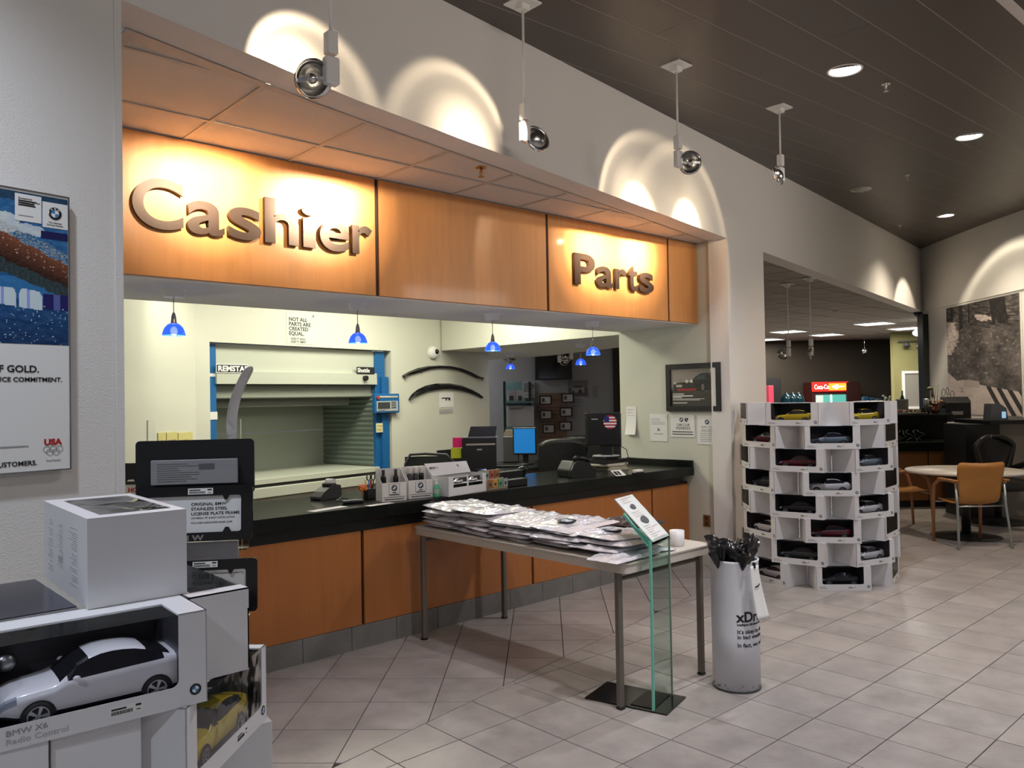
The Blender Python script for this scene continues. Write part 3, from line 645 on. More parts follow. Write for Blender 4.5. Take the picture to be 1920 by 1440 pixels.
q = MB(); lines(q, .02, w_ - .02, [z0 + .07 + .03 * k for k in range(7)], .003, -.002, 0, .4, 6); q.build('print', inkg, t)
# ------------------------------------------------------------------ toy cars in window boxes
def paint(name, col): return mat('car_paint_' + name, col, .22, coat=.6)
glassd = mat('dark_car_glass', (.012, .012, .015), .08)
lampr = mat('red_tail_lamp', (.35, .01, .02), .2)
lampw = mat('clear_head_lamp', (.30, .32, .38), .15)
XS = [0, .012, .04, .09, .14, .20, .26, .295, .33, .38, .44, .50, .56, .62, .68, .74, .79, .83, .87, .905, .93, .96, .985, 1.0]
TOP = [.135, .165, .192, .207, .214, .220, .227, .233, .262, .300, .328, .342, .345, .342, .334, .318, .300, .284, .270, .266, .268, .235, .19, .15]
HW = [.120, .150, .172, .186, .192, .196, .199, .200, .201, .202, .202, .202, .202, .202, .202, .203, .203, .202, .199, .194, .189, .180, .168, .150]
def car_mesh(nm, L, pm):
    mb = MB(); rows = []
    for x, zt, w in zip(XS, TOP, HW):
        cab = .29 < x < .88
        belt = .228 + .035 * max(0, (x - .3)) if x > .29 else zt - .022
        belt = min(belt, zt - .012)
        bot = .070 if .05 < x < .95 else .085
        rw = w * (.86 if not cab else .68 + .10 * abs(x - .58) / .3)
        half = [(w * .93, bot), (w, bot + .018), (w * .985, belt - .03), (w * .955, belt), (rw, zt - .012), (rw * .80, zt - .003), (0, zt)]
        rows.append([(x * L, -y * L, z * L) for y, z in half] + [(x * L, y * L, z * L) for y, z in half[-2::-1]])
    n = len(rows[0]); vs = [p for r in rows for p in r]
    for i in range(len(rows) - 1):
        xm = (XS[i] + XS[i + 1]) / 2
        for k in range(n - 1):
            kk = k if k < n // 2 else n - 2 - k; mi = 0
            if kk == 3 and .325 < xm < .845 and not .555 < xm < .565: mi = 1
            if kk in (4, 5) and (.295 < xm < .43 or .76 < xm < .87): mi = 1
            if kk == 0: mi = 3
            if kk == 1 and False: mi = 0
            if kk == 2 and xm > .955: mi = 2
            if kk in (2, 3) and .012 < xm < .07: mi = 4
            mb.f.append([i * n + k, (i + 1) * n + k, (i + 1) * n + k + 1, i * n + k + 1]); mb.m.append(mi); mb.sm.append(mi in (0,))
    mb.v = vs
    mb.f.append(list(range(n))); mb.m.append(0); mb.sm.append(False); b = (len(rows) - 1) * n; mb.f.append([b + k for k in range(n - 1, -1, -1)]); mb.m.append(0); mb.sm.append(False)
    mb.f.append([0, n - 1, b + n - 1, b]); mb.m.append(3); mb.sm.append(False)
    for cx in (.185, .785):
        for s in (-1, 1):   # arches and mirrors
            y = s * .2035 * L; pts = [(cx * L + .088 * L * math.cos(a), 0.075 * L + .088 * L * math.sin(a)) for a in [PI * k / 10 for k in range(11)]]
            mb.add([(p[0], y, p[1]) for p in pts], [tuple(range(11)) if s < 0 else tuple(range(10, -1, -1))], 3)
    for s in (-1, 1): mb.sphere((.365 * L, s * .225 * L, .245 * L), (.020 * L, .020 * L, .014 * L), 0, 8, 6)
    return mb.mesh(nm, [pm, glassd, lampr, black, lampw])
def wheel_mesh(L):
    r = .078 * L; w = .026 * L; mb = MB(); t = [(r * .66, -w), (r * .96, -w * .9), (r, -w * .5), (r, w * .5), (r * .96, w * .9), (r * .3, w)]
    mb.lathe(t, 20, 0); mb.lathe([(r * .70, -w * 1.02), (r * .64, -w * 1.06), (r * .60, -w * .8)], 20, 1); mb.lathe([(r * .62, -w * .45), (.0001, -w * .45)], 16, 0)
    mb.lathe([(r * .16, -w * .9), (.0001, -w * .95)], 10, 1)
    for k in range(5):
        a = 2 * PI * k / 5; c, s = math.cos(a), math.sin(a); P = lambda u, v, z: (u * c - v * s, u * s + v * c, z)
        mb.add([P(r * .12, -r * .07, -w * .9), P(r * .64, -r * .13, -w), P(r * .64, r * .13, -w), P(r * .12, r * .07, -w * .9), P(r * .12, -r * .07, -w * .5), P(r * .64, -r * .13, -w * .5), P(r * .64, r * .13, -w * .5), P(r * .12, r * .07, -w * .5)], [(0, 1, 2, 3), (0, 4, 5, 1), (3, 2, 6, 7), (1, 5, 6, 2)], 1)
    return mb.mesh('wheel', [mat('tyre', (.015, .015, .015), .6), mat('alloy', (.55, .55, .56), .3, metal=.7)])
CARL = .33; CM = {}; WM = {}
PAINT = {'yellow': (.62, .47, .02), 'dark red': (.10, .008, .018), 'white': (.74, .73, .73), 'black': (.012, .012, .014), 'silver blue': (.16, .22, .26), 'charcoal': (.035, .035, .04)}
def toycar(col, M4, label, group=None, L=CARL, name='toy_car'):
    if (col, L) not in CM: CM[(col, L)] = car_mesh('body', L, paint(col.replace(' ', '_'), PAINT[col]))
    if L not in WM: WM[L] = wheel_mesh(L)
    t = thing(name, label, 'toy car', (0, 0, 0), 0, group); t.matrix_world = M4 @ Matrix.Translation((-L / 2, 0, 0))
    put('body', CM[(col, L)], t)
    for cx in (.185, .785):
        for s in (-1, 1): put('wheel', WM[L], t, (cx * L, s * .181 * L, .078 * L), (-PI / 2 if s < 0 else PI / 2, 0, 0))
    return t
# a display box: local x along the window, front face at y = -D/2 .. window towards -y, base at z = 0
BL, BD, BH = .43, .238, .187
def box_meshes(L, D, H, ml=.045, mr=.060, mbm=.048, wrap=.06):
    th = .0025; cm = MB(); hx, hy = L / 2, D / 2
    cm.box(-hx, -hy, 0, hx, hy, th); cm.box(-hx, hy - th, th, hx, hy, H)                     # base and back
    cm.box(-hx, -hy, th, -hx + th, hy - th, H); cm.box(hx - th, -hy, th, hx, hy - th, H)      # ends
    x0, x1, z0 = -hx + ml, hx - mr, mbm
    # front frame with rounded lower window corners
    rr = .014; arc = lambda cx, cz, a0: [(cx + rr * math.cos(R(a0 + 22.5 * k)), cz + rr * math.sin(R(a0 + 22.5 * k))) for k in range(5)]
    pl_ = [(-hx, th), (hx, th), (hx, H), (x1, H)] + [(x1, z0 + rr)] + [p for p in arc(x1 - rr, z0 + rr, 0)[::-1][::-1]][0:0] + [(x1 - rr + rr * math.cos(R(-22.5 * k)), z0 + rr + rr * math.sin(R(-22.5 * k))) for k in range(1, 5)] + [(x0 + rr - rr * math.sin(R(22.5 * k)), z0 + rr - rr * math.cos(R(22.5 * k))) for k in range(0, 5)] + [(x0, H), (-hx, H)]
    for a, b in ((0, 1),):
        # split in three convex parts: left post, sill, right post
        cm.prism([(-hx, th), (x0, th), (x0, H), (-hx, H)], -hy, -hy + th); cm.prism([(x1, th), (hx, th), (hx, H), (x1, H)], -hy, -hy + th); cm.prism([(x0, th), (x1, th), (x1, z0), (x0, z0)], -hy, -hy + th)
        for sx, cx in ((1, x0), (-1, x1)):
            pts = [(cx, z0)] + [(cx + sx * (rr - rr * math.sin(R(22.5 * k))), z0 + rr - rr * math.cos(R(22.5 * k))) for k in range(5)]
            cm.prism(pts, -hy, -hy + th)
    cm.box(-hx, -hy + wrap, H - th, hx, hy, H); cm.box(-hx, -hy, H - th, x0, -hy + wrap, H); cm.box(x1, -hy, H - th, hx, -hy + wrap, H)   # top
    cm.box(x0, -hy + .004, .012, x1, hy - .008, .016, 1); cm.box(x0 - .002, hy - .012, .016, x1 + .002, hy - .006, H - .006, 1); cm.box(x0 - .004, -hy + .004, .016, x0 - .001, hy - .008, H - .006, 1); cm.box(x1 + .001, -hy + .004, .016, x1 + .004, hy - .008, H - .006, 1); cm.box(x0, -hy + wrap, H - .007, x1, hy - .008, H - .005, 1)
    fm = MB(); fm.box(x0, -hy + .0006, z0, x1, -hy + .0012, H - .001); fm.box(x0, -hy + .0012, H - .0018, x1, -hy + wrap, H - .0012)
    return cm.mesh('carton', [card, cardin]), fm.mesh('window_film', filmm)
def rtext_mesh(): pass
BMESH = {}
def carbox(M4, label, dims=(BL, BD, BH), group=None, big=False, **kw):
    if dims not in BMESH: BMESH[dims] = box_meshes(*dims, **kw)
    L, D, H = dims; t = thing('display_box', label, 'box', (0, 0, 0), 0, group); t.matrix_world = M4
    put('carton', BMESH[dims][0], t); put('window_film', BMESH[dims][1], t)
    key = ('e', dims)
    if key not in BMESH:
        e = emblem(None, (0, 0, 0), .0115); BMESH[key] = e.data; bpy.data.objects.remove(e)
        b = barcode(None, 0, 0, 0, .06, .018); BMESH[('b', dims)] = b.data; bpy.data.objects.remove(b)
        q = MB(); q.box(0, -.0004, .010, .05, 0, .014); q.box(0, -.0004, 0, .065, 0, .004); BMESH[('l', dims)] = q.mesh('small_print', inkg)
    put('round_emblem', BMESH[key], t, (L / 2 - .024, -D / 2 - .0005, .030), (PI / 2, 0, 0))
    put('barcode_label', BMESH[('b', dims)], t, (.03, -D / 2, .014))
    if not big: put('small_print', BMESH[('l', dims)], t, (-L / 2 + .02, -D / 2, .014))
    return t
def TM(x, y, z, deg): return Matrix.Translation((x, y, z)) @ Matrix.Rotation(R(deg), 4, 'Z')

# ------------------------------------------------------------------ the hexagonal tower of boxes
TC = Vector((6.29, 2.905, 0)) + FW.xy.to_3d().normalized() * .612
LAY = []   # (layer from the floor, direction of the faces, {slot: colour or None})
cols = {0: {-1: 'white', 0: 'black', 1: None}, 1: {-1.5: None, -.5: 'charcoal', .5: 'white', 1.5: None}, 2: {-1: 'white', 0: 'dark red', 1: None},
        3: {-1.5: None, -.5: 'black', .5: 'white', 1.5: None}, 4: {-1: 'charcoal', 0: 'white', 1: None}, 5: {-1.5: None, -.5: 'dark red', .5: 'silver blue', 1.5: None},
        6: {-1: 'dark red', 0: 'silver blue', 1: None}, 7: {-1.5: None, -.5: 'yellow', .5: 'yellow', 1.5: None}}
rowname = ['bottom row', 'second row from the floor', 'third row from the floor', 'fourth row from the floor', 'fourth row from the top', 'third row from the top', 'second row from the top', 'top row']
sidename = {-1: 'left', 0: 'middle', 1: 'right edge', -.5: 'left of centre', .5: 'right of centre', -1.5: 'far left, side on', 1.5: 'far right, side on'}
base0 = math.degrees(math.atan2(-FW.y, -FW.x)) + 90      # rz that turns a box face towards the camera
for k in range(8):
    off = -3 if k == 0 else (-9 if k % 2 == 0 else -7)
    jit = [0, 1.5, -1, 1, -1.5, 2, 0, -1][k]
    for s, c in cols[k].items():
        deg = base0 + s * 60 + off * -1 * -1 + jit
        a = R(deg - 90); dv = Vector((math.cos(a), math.sin(a), 0)); rad = .374 + BD / 2 + random.uniform(-.002, .003)
        p = TC + dv * rad; M4 = TM(p.x, p.y, k * (BH + .0006), deg)
        lab = ('window box with %s toy car, %s, %s' % (c, rowname[k], sidename[s])) if c else 'tower window box, %s, %s' % (rowname[k], sidename[s])
        carbox(M4, lab, group='window boxes stacked in a six-sided tower')
        if c: toycar(c, M4 @ Matrix.Translation((0, -.005, .0165)), '%s toy car in the tower, %s, %s' % (c, rowname[k], sidename[s]), 'toy cars in the box tower')

# ------------------------------------------------------------------ the stack of boxes in the foreground
NZ0 = .966
def plainbox(M4, L, D, H, label, group, name='carton_box', side=None, dark=False):
    t = thing(name, label, 'box', (0, 0, 0), 0, group); t.matrix_world = M4; q = MB(); q.box(-L / 2, -D / 2, 0, L / 2, D / 2, H, 0, .0012); q.build('carton', card, t)
    return t
G5 = 'boxes stacked in the foreground'
# car box with the white car
M4 = TM(.4465, 1.761, NZ0, -3.2); t = carbox(M4, 'large window box with a white toy car, front of the foreground stack', (BL, .19, .1875), G5, True, ml=.036, mr=.056, mbm=.042, wrap=.115)
toycar('white', M4 @ Matrix.Translation((.022, -.012, .0165)), 'white toy sports utility coupe behind the large window in the foreground', None, .345)
text('lettering', 'BMW X6', .0150, t, (-.140, -.0955, .0245), inkg, sx=1.15); text('lettering', 'Radio Control', .0150, t, (-.140, -.0955, .0095), mat('pale_ink', (.42, .42, .42), .6), sx=1.15)
q = MB(); q.box(-.020, -.014, 0, .020, .014, .05, 0, .008); q.sphere((.03, 0, .055), (.020, .012, .020), 1, 12, 8); q.tube([(-.01, 0, .045), (-.012, 0, .07)], .004, 1, 6)
t = thing('remote_handset', 'black and silver remote handset inside the foreground window box', 'toy', (0, 0, 0)); t.matrix_world = M4 @ Matrix.Translation((-.150, .055, .060)); q.build('handset', [black, steel], t)
# box on top: plain end towards the viewer, printed side to the left, window in its top
M4 = TM(.478, 1.831, 1.1548, 88) @ Matrix.Translation((.22, -.101, 0)); L_, D_, H_ = .44, .202, .1885
t = thing('display_box', 'plain ended window box lying on top of the foreground stack', 'box', (0, 0, 0), 0, G5); t.matrix_world = M4
q = MB(); q.box(-L_ / 2, -D_ / 2, 0, L_ / 2, D_ / 2, .003); q.box(-L_ / 2, -D_ / 2, .003, -L_ / 2 + .003, D_ / 2, H_ - .003); q.box(L_ / 2 - .003, -D_ / 2, .003, L_ / 2, D_ / 2, H_ - .003); q.box(-L_ / 2 + .003, -D_ / 2, .003, L_ / 2 - .003, -D_ / 2 + .003, H_ - .003); q.box(-L_ / 2 + .003, D_ / 2 - .003, .003, L_ / 2 - .003, D_ / 2, H_ - .003)
q.box(-L_ / 2, -D_ / 2, H_ - .003, -L_ / 2 + .045, D_ / 2, H_); q.box(L_ / 2 - .05, -D_ / 2, H_ - .003, L_ / 2, D_ / 2, H_); q.box(-L_ / 2 + .045, D_ / 2 - .035, H_ - .003, L_ / 2 - .05, D_ / 2, H_); q.box(-L_ / 2 + .045, -D_ / 2, H_ - .003, L_ / 2 - .05, -D_ / 2 + .02, H_)
q.box(-L_ / 2 + .004, -D_ / 2 + .004, .05, L_ / 2 - .004, D_ / 2 - .004, .054, 1)
q.build('carton', [card, grey], t)
q = MB(); q.grid(lambda u, v: (-L_ / 2 + .045 + (L_ - .095) * u, -D_ / 2 + .02 + (D_ - .055) * v, H_ + .0006 - .010 * math.sin(PI * u) * math.sin(PI * v) * (1 + .6 * math.sin(7 * u + 2 * v)) + .004 * math.sin(PI * u) * math.sin(PI * v) * math.sin(17 * u - 9 * v)), 26, 14, 0, True)
q.build('window_film', film('crinkled_film', (.62, .62, .64), .35, .06, .3), t)
q = MB(); rn = random.Random(4)
for cx, w, zr in ((.14, .055, (.03, .15)), (.03, .05, (.05, .15)), (-.09, .085, (.03, .16))):
    z = zr[1]
    while z > zr[0]:
        if rn.random() < .85: q.box(cx - w / 2, D_ / 2, z, cx - w / 2 + w * (.5 + .5 * rn.random()), D_ / 2 + .0004, z + .0018)
        z -= .0052
q.box(.01, D_ / 2, .062, .05, D_ / 2 + .0006, .078, 0); q.build('fine_print', mat('faint_ink', (.40, .40, .43), .5), t)
# box behind to the right, second level
M4 = TM(.735, 1.995, NZ0, 90); t = thing('display_box', 'window box end-on behind the foreground white car box', 'box', (0, 0, 0), 0, G5); t.matrix_world = M4
q = MB(); L_, D_, H_ = .43, .137, .1875
q.box(-L_ / 2, -D_ / 2, 0, L_ / 2, D_ / 2, .003); q.box(-L_ / 2, -D_ / 2, .003, -L_ / 2 + .003, D_ / 2, H_); q.box(L_ / 2 - .003, -D_ / 2, .003, L_ / 2, D_ / 2, H_); q.box(-L_ / 2, -D_ / 2, .003, L_ / 2, -D_ / 2 + .003, H_ * .75); q.box(-L_ / 2, D_ / 2 - .003, .003, L_ / 2, D_ / 2, H_); q.box(-L_ / 2, -D_ / 2, H_ - .003, -L_ / 2 + .045, D_ / 2, H_); q.box(-L_ / 2 + .045, D_ / 2 - .02, H_ - .003, L_ / 2, D_ / 2, H_); q.box(-L_ / 2 + .004, -D_ / 2 + .004, .09, L_ / 2 - .004, D_ / 2 - .004, .094, 1)
q.build('carton', [card, cardin], t); q = MB(); q.box(-L_ / 2 + .045, -D_ / 2, H_ - .0016, L_ / 2, D_ / 2 - .02, H_ - .001); q.box(-L_ / 2 + .045, -D_ / 2, H_ * .75, L_ / 2, -D_ / 2 + .0006, H_ - .0016); q.build('window_film', filmm, t)
# dark-topped box on the left
t = thing('display_box', 'box with a large dark glossy top left of the topmost box', 'box', (.2375, 2.075, NZ0), 0, G5)
q = MB(); q.box(-.2375, -.19, 0, .2375, .19, .186, 0, .001); q.build('carton', card, t); q = MB(); q.box(-.234, -.19, .186, .234, .183, .1878); q.build('dark_top', mat('dark_blue_gloss', (.022, .024, .045), .16), t)
# lower level: yellow car box turned towards the counter
M4 = TM(.61, 1.645, .778, 43) @ Matrix.Translation((.21, .056, 0)); t = carbox(M4, 'window box with a yellow toy car turned towards the counter, low in the foreground stack', (.42, .11, .1872), G5, False, ml=.045, mr=.030, mbm=.040, wrap=.03)
q = toycar('yellow', M4 @ Matrix.Translation((.0, -.002, .0165)) @ Matrix.Diagonal((1, .62, 1, 1)), 'yellow toy car seen obliquely behind film low in the foreground', None, .30)
G6 = 'plain box ends in the lower foreground'
plainbox(TM(.463, 1.905, .778, -2), .158, .44, .1872, 'plain white box end directly under the white car box, right one of two', G6)
plainbox(TM(.272, 1.90, .778, -2), .212, .44, .1872, 'plain white box end under the white car box, left one of two', G6)
plainbox(TM(.055, 1.90, .778, -2), .205, .44, .1872, 'plain white box at the lower left edge of the picture', G6)
plainbox(TM(.80, 2.03, .590, -9) @ Matrix.Translation((.02, .0, 0)), .235, .20, .1872, 'plain white box under the yellow car box', G6)
plainbox(TM(.58, 1.72, .590, 8), .20, .10, .1872, 'small white box end at the bottom edge under the yellow car box', G6)
plainbox(TM(.30, 1.93, .590, 0), .40, .40, .1872, 'large white box below the two plain box ends', G6)
t = thing('display_plinth', 'white plinth carrying the foreground boxes', 'plinth', (.46, 1.98, 0)); q = MB(); q.box(-.50, -.36, .0, .50, .36, .57, 0, .003); q.box(-.52, -.38, .57, .52, .38, .589, 0, .003); q.build('plinth_body', wallw, t)

# ------------------------------------------------------------------ folding table with bagged shirts
TX0, TX1, TY0, TY1, TZ = 3.105, 3.885, 2.560, 4.370, .742
t = thing('folding_table', 'long beige plastic folding table standing against the counter', 'table', (0, 0, 0))
q = MB(); q.prism(rrect(TX0, TY0, TX1, TY1, .045, 5), TZ - .008, TZ, 0, 'z'); q.prism(rrect(TX0 + .006, TY0 + .006, TX1 - .006, TY1 - .006, .04, 5), TZ - .052, TZ - .008, 0, 'z'); o = q.build('table_top', tblm, t); bev(o, .004, 2)
for x in (TX0 + .035, TX1 - .035):
    for y in (TY0 + .075, TY1 - .075):
        q = MB(); q.box(x - .016, y - .016, .012, x + .016, y + .016, TZ - .05, 0, .004); l = q.build('leg', legm, t); q = MB(); q.box(x - .018, y - .018, 0, x + .018, y + .018, .014, 0, .003); q.build('foot_cap', black, l)
for y in (TY0 + .075, TY1 - .075): q = MB(); q.tube([(TX0 + .035, y, TZ - .09), (TX1 - .035, y, TZ - .09)], .011, 0, 8); q.build('crossbar', legm, t)
def shirt_mesh(seed, w, d, h, m_, nm='folded_shirt'):
    rn = random.Random(seed); a, b = rn.random() * 50, rn.random() * 50; nu, nv = 26, 22
    def top(u, v):
        x, y = 2 * u - 1, 2 * v - 1; e = max(0, 1 - abs(x) ** 4) ** .5 * max(0, 1 - abs(y) ** 4) ** .5
        wx = 1 + .035 * NZ(a, y * 2.2, 3) ; wy_ = 1 + .05 * NZ(x * 2.2, b, 7)
        n = .0085 * NZ(u * 4 + a, v * 4 + b, 0) + .0060 * abs(NZ(u * 9 + a, v * 6 + b, 2))
        return x * w / 2 * wx, y * d / 2 * wy_, e, n
    mb = MB(); vs = []
    for j in range(nv + 1):
        for i in range(nu + 1): x, y, e, n = top(i / nu, j / nv); vs.append((x, y, h * .5 + e * h * .5 + n * e * 1.7))
    N = len(vs)
    for j in range(nv + 1):
        for i in range(nu + 1): x, y, e, n = top(i / nu, j / nv); vs.append((x, y, h * .5 - e * h * .5))
    fs = []
    for j in range(nv):
        for i in range(nu):
            p = j * (nu + 1) + i; fs += [(p, p + 1, p + nu + 2, p + nu + 1), (N + p, N + p + nu + 1, N + p + nu + 2, N + p + 1)]
    mb.add(vs, fs, 0, True); bo = [i for i in range(nu + 1)] + [j * (nu + 1) + nu for j in range(1, nv + 1)] + [nv * (nu + 1) + i for i in range(nu - 1, -1, -1)] + [j * (nu + 1) for j in range(nv - 1, 0, -1)]
    mb.add([], []); 
    for k in range(len(bo)): p, r_ = bo[k], bo[(k + 1) % len(bo)]; mb.f.append([p, N + p, N + r_, r_]); mb.m.append(0); mb.sm.append(True)
    return mb.mesh(nm, m_)
SHM = [shirt_mesh(k, .42, .35, .030, shirtm) for k in range(5)]; SHE = shirt_mesh(9, .40, .20, .030, shirtm)
stk = [(3.355, 2.80, 4, 'nearest the glass stand'), (3.340, 3.12, 5, 'second from the glass stand'), (3.335, 3.45, 5, 'in the middle of the table'), (3.330, 3.78, 6, 'second from the counter'), (3.33, 4.11, 6, 'against the counter')]
for x, y, n, nm in stk:
    for k in range(n):
        o = put('folded_shirt', SHM[random.randrange(5)], None, (x + random.uniform(-.018, .018) + (.02 if k % 3 == 0 else 0), y + random.uniform(-.02, .02), TZ + .001 + k * .0245), (random.uniform(-.03, .03), random.uniform(-.05, .05), R(random.uniform(-10, 10)) + (PI if random.random() < .5 else 0)))
        tag(o, ('topmost bagged white shirt of the stack %s' % nm) if k == n - 1 else 'bagged white shirt, %s from the top of the stack %s' % (['', 'second', 'third', 'fourth', 'fifth', 'sixth'][n - 1 - k], nm), 'shirt', 'bagged white shirts stacked on the table')
        if k == n - 1 and nm in ('nearest the glass stand', 'second from the glass stand'):
            e = emblem(o, (0, 0, 0), .055, (0, 0, 0)); e.location = (-.05 if math.cos(o.rotation_euler.z) > 0 else .05, 0, .041); e.rotation_euler = (0, 0, .5)
o = put('folded_shirt', SHE, None, (3.22, 2.66, TZ + .001), (0, 0, R(4))); tag(o, 'rolled bagged shirt lying at the near table corner', 'shirt')
SHB = shirt_mesh(21, .34, .26, .035, mat('black_cotton_in_film', (.02, .015, .02), .35, bump=.6, bscale=25, coat=.3))
for k, l in enumerate(('lowest', 'middle', 'topmost')): o = put('folded_shirt', SHB, None, (3.705 + .006 * k, 3.04 - .01 * k, TZ + .001 + k * .036), (0, 0, R(86 + 5 * k))); tag(o, '%s black bagged garment of the three behind the white shirts' % l, 'shirt', 'black garments on the table')
# white gadget with a hook at the far edge of the table
X = fl(1288, 1022, TZ); t = thing('white_mug', 'white cup with a squared handle standing at the right table edge', 'cup', (X.x - .05, X.y + .03, TZ + .0005), R(20))
q = MB(); q.lathe([(.036, 0), (.040, .004), (.041, .085), (.037, .085), (.036, .01), (.0001, .008)], 20, 0); q.build('cup', white, t); q = MB(); q.tube([(.040, 0, .070), (.068, 0, .070), (.068, 0, .02), (.040, 0, .018)], .005, 0, 6); q.build('handle', white, t)
t = thing('white_carton', 'small white carton behind the cup on the table', 'box', (X.x - .10, X.y + .22, TZ + .0005), R(25)); q = MB(); q.box(-.07, -.05, 0, .07, .05, .085, 0, .002); q.build('carton', card, t)

# ------------------------------------------------------------------ glass leaflet stand
SA = fl(1098.5, 1310.8); SB = fl(1253, 1343); SC = fl(1284, 1308.4); ctr = (SA + SC) / 2; sa = math.atan2((SA - SB).y, (SA - SB).x) - PI / 2
t = thing('glass_stand', 'glass leaflet stand with green edges on a black base plate', 'stand', (ctr.x, ctr.y, 0), sa)
hl, hw = (SA - SB).length / 2, (SC - SB).length / 2
q = MB(); q.box(-hw, -hl, 0, hw, hl, .008, 0, .001); q.build('base_plate', blackg, t)
GX = Vector((math.cos(sa), math.sin(sa), 0)); GY = Vector((-math.sin(sa), math.cos(sa), 0))
def gloc(px, py, x): P = hit(px, py, GX, ctr + GX * x); return ((P - ctr).dot(GY), P.z)
GS0, GS1 = gloc(1216, 1026, -.13), gloc(1168, 964, -.13)
def glass_sheet(xa, xb):
    pr = [(-.150, .012), (-.150, .855), GS0, GS1]; mb = MB(); th = .010
    nrm = [(-1, 0), (-1, .1), (-.75, .66), (-.75, .66)]; ins = [(p[0], p[1]) for p in pr]; out = [(p[0] + n_[0] * -th * -1, p[1] + n_[1] * th * -1 * -1) for p, n_ in zip(pr, nrm)]
    poly = ins + out[::-1]
    mb.prism([(a, b) for a, b in poly], xa, xb, 0, 'x'); return mb
glass_sheet(-.122, .122).build('glass_sheet', glassg, t)
glass_sheet(-.138, -.122).build('green_edge', glasse, t); glass_sheet(.1225, .127).build('pale_edge', mat('pale_glass_edge', (.42, .48, .42), .2), t)
q = MB(); q.box(-.11, -.149, .0085, .11, -.02, .012, 0, .001); q.build('foot_block', black, t)
# acrylic board with printed sheet, resting on the sloping glass
bd = thing('leaflet_board', 'tilted clear acrylic board holding a printed leaflet on the glass stand', 'sign', (0, 0, 0)); 
b0, b1 = gloc(1228, 1022, -.125), gloc(1146, 930, -.125); cC = ctr + GX * -.125 + GY * b0[0] + Vector((0, 0, b0[1])); cT = ctr + GX * -.125 + GY * b1[0] + Vector((0, 0, b1[1]))
ex = GX.copy(); ey = (cT - cC).normalized(); ez = ex.cross(ey); cB = cC + GX * .245; cA = cB + (cT - cC)
o_ = cC; 
if ez.dot(EYE - cC) < 0: ex = -ex; ez = -ez; o_ = cB
M4 = Matrix((ex, ey, ez)).transposed().to_4x4(); M4.translation = o_; bd.matrix_world = M4
w_, h_ = (cB - cC).length, (cA - cB).length
q = MB(); q.box(0, 0, -.012, w_, h_, -.009, 0, .001); q.box(0, 0, -.003, w_, h_, 0, 0, .001); q.build('acrylic_sleeve', acryl, bd)
q = MB(); q.box(.018, .02, -.008, w_ - .006, h_ - .02, -.004); q.build('leaflet', paper, bd)
q = MB()
for cy, s in ((.72, .8), (.45, 1.15)):
    q.add([(w_ * .5 + .036 * s * math.cos(a), h_ * cy + .020 * s * math.sin(a) * (1 + .3 * math.cos(a)), .0006) for a in [PI * k / 8 for k in range(16)]], [tuple(range(16))], 0)
q.build('car_picture', mat('car_print', (.10, .10, .11), .5), bd)
q = MB(); rn = random.Random(8)
for k in range(22):
    cy = .06 + .04 * k
    if any(abs(cy - c_) < .08 for c_ in (.72, .45)): continue
    q.box(w_ * .22, h_ * cy, .0003, w_ * (.45 + .4 * rn.random()), h_ * cy + .002, .0006)
q.build('print', mat('pink_print', (.62, .42, .42), .6), bd)

# ------------------------------------------------------------------ white umbrella bin
UC = (3.832, 2.398); t = thing('umbrella_bin', 'tall white cylindrical bin with printed slogan standing on the tiles', 'bin', (UC[0], UC[1], 0), 0)
r_, h_ = .126, .690; binm = mat('bin_white_sheet', (.68, .68, .72), .42, bump=.25, bscale=6)
q = MB(); q.lathe([(r_ - .004, .004), (r_, .004), (r_, .3), (r_ + .001, h_ - .01), (r_ + .004, h_), (r_ - .003, h_ + .002), (r_ - .006, h_ - .01), (r_ - .008, .02), (.001, .018)], 64, 0); q.build('shell', binm, t)
q = MB(); q.lathe([(r_ + .0012, .0), (r_ + .0022, .004), (r_ + .0012, .010)], 64, 0); q.build('bottom_rim', dgrey, t)
q = MB(); rn = random.Random(2)
for k in range(46):
    a = rn.uniform(0, 2 * PI); z = .012 + abs(rn.gauss(0, .012)); w2 = rn.uniform(.004, .016) / r_; hh = rn.uniform(.003, .016)
    q.add([((r_ + .0012) * math.cos(a + w2 * u), (r_ + .0012) * math.sin(a + w2 * u), z + hh * v) for u, v in ((0, 0), (.6, -.1), (1, .5), (.5, 1), (-.1, .6))], [(0, 1, 2, 3, 4)])
q.build('scuffs', mat('scuff_grey', (.22, .21, .20), .7), t)
fa = math.degrees(math.atan2(-FW.y, -FW.x))     # side facing the camera
tz = fa + 90
def btxt(s, size, z, bold=0, a0=-.21, m_=ink): # text wrapped round the shell
    o = text('lettering', s, size, t, (0, 0, z), m_, bend=(r_ + .0012, a0), bold=bold, rot=(0, 0, 0)); o.matrix_local = Matrix.Rotation(R(tz + 0), 4, 'Z') @ Matrix.Translation((0, 0, z)) @ Matrix(((1, 0, 0, 0), (0, 0, -1, 0), (0, 1, 0, 0), (0, 0, 0, 1)))
btxt('xDrive', .074, .378, .0022); btxt('Intelligent All-wheel drive', .0160, .358, .0004); btxt("It's okay to drive", .0300, .316, .0004); btxt('in bad weather.', .0300, .288, .0004); btxt('In fact, we recommend it.', .0300, .245, .0004)
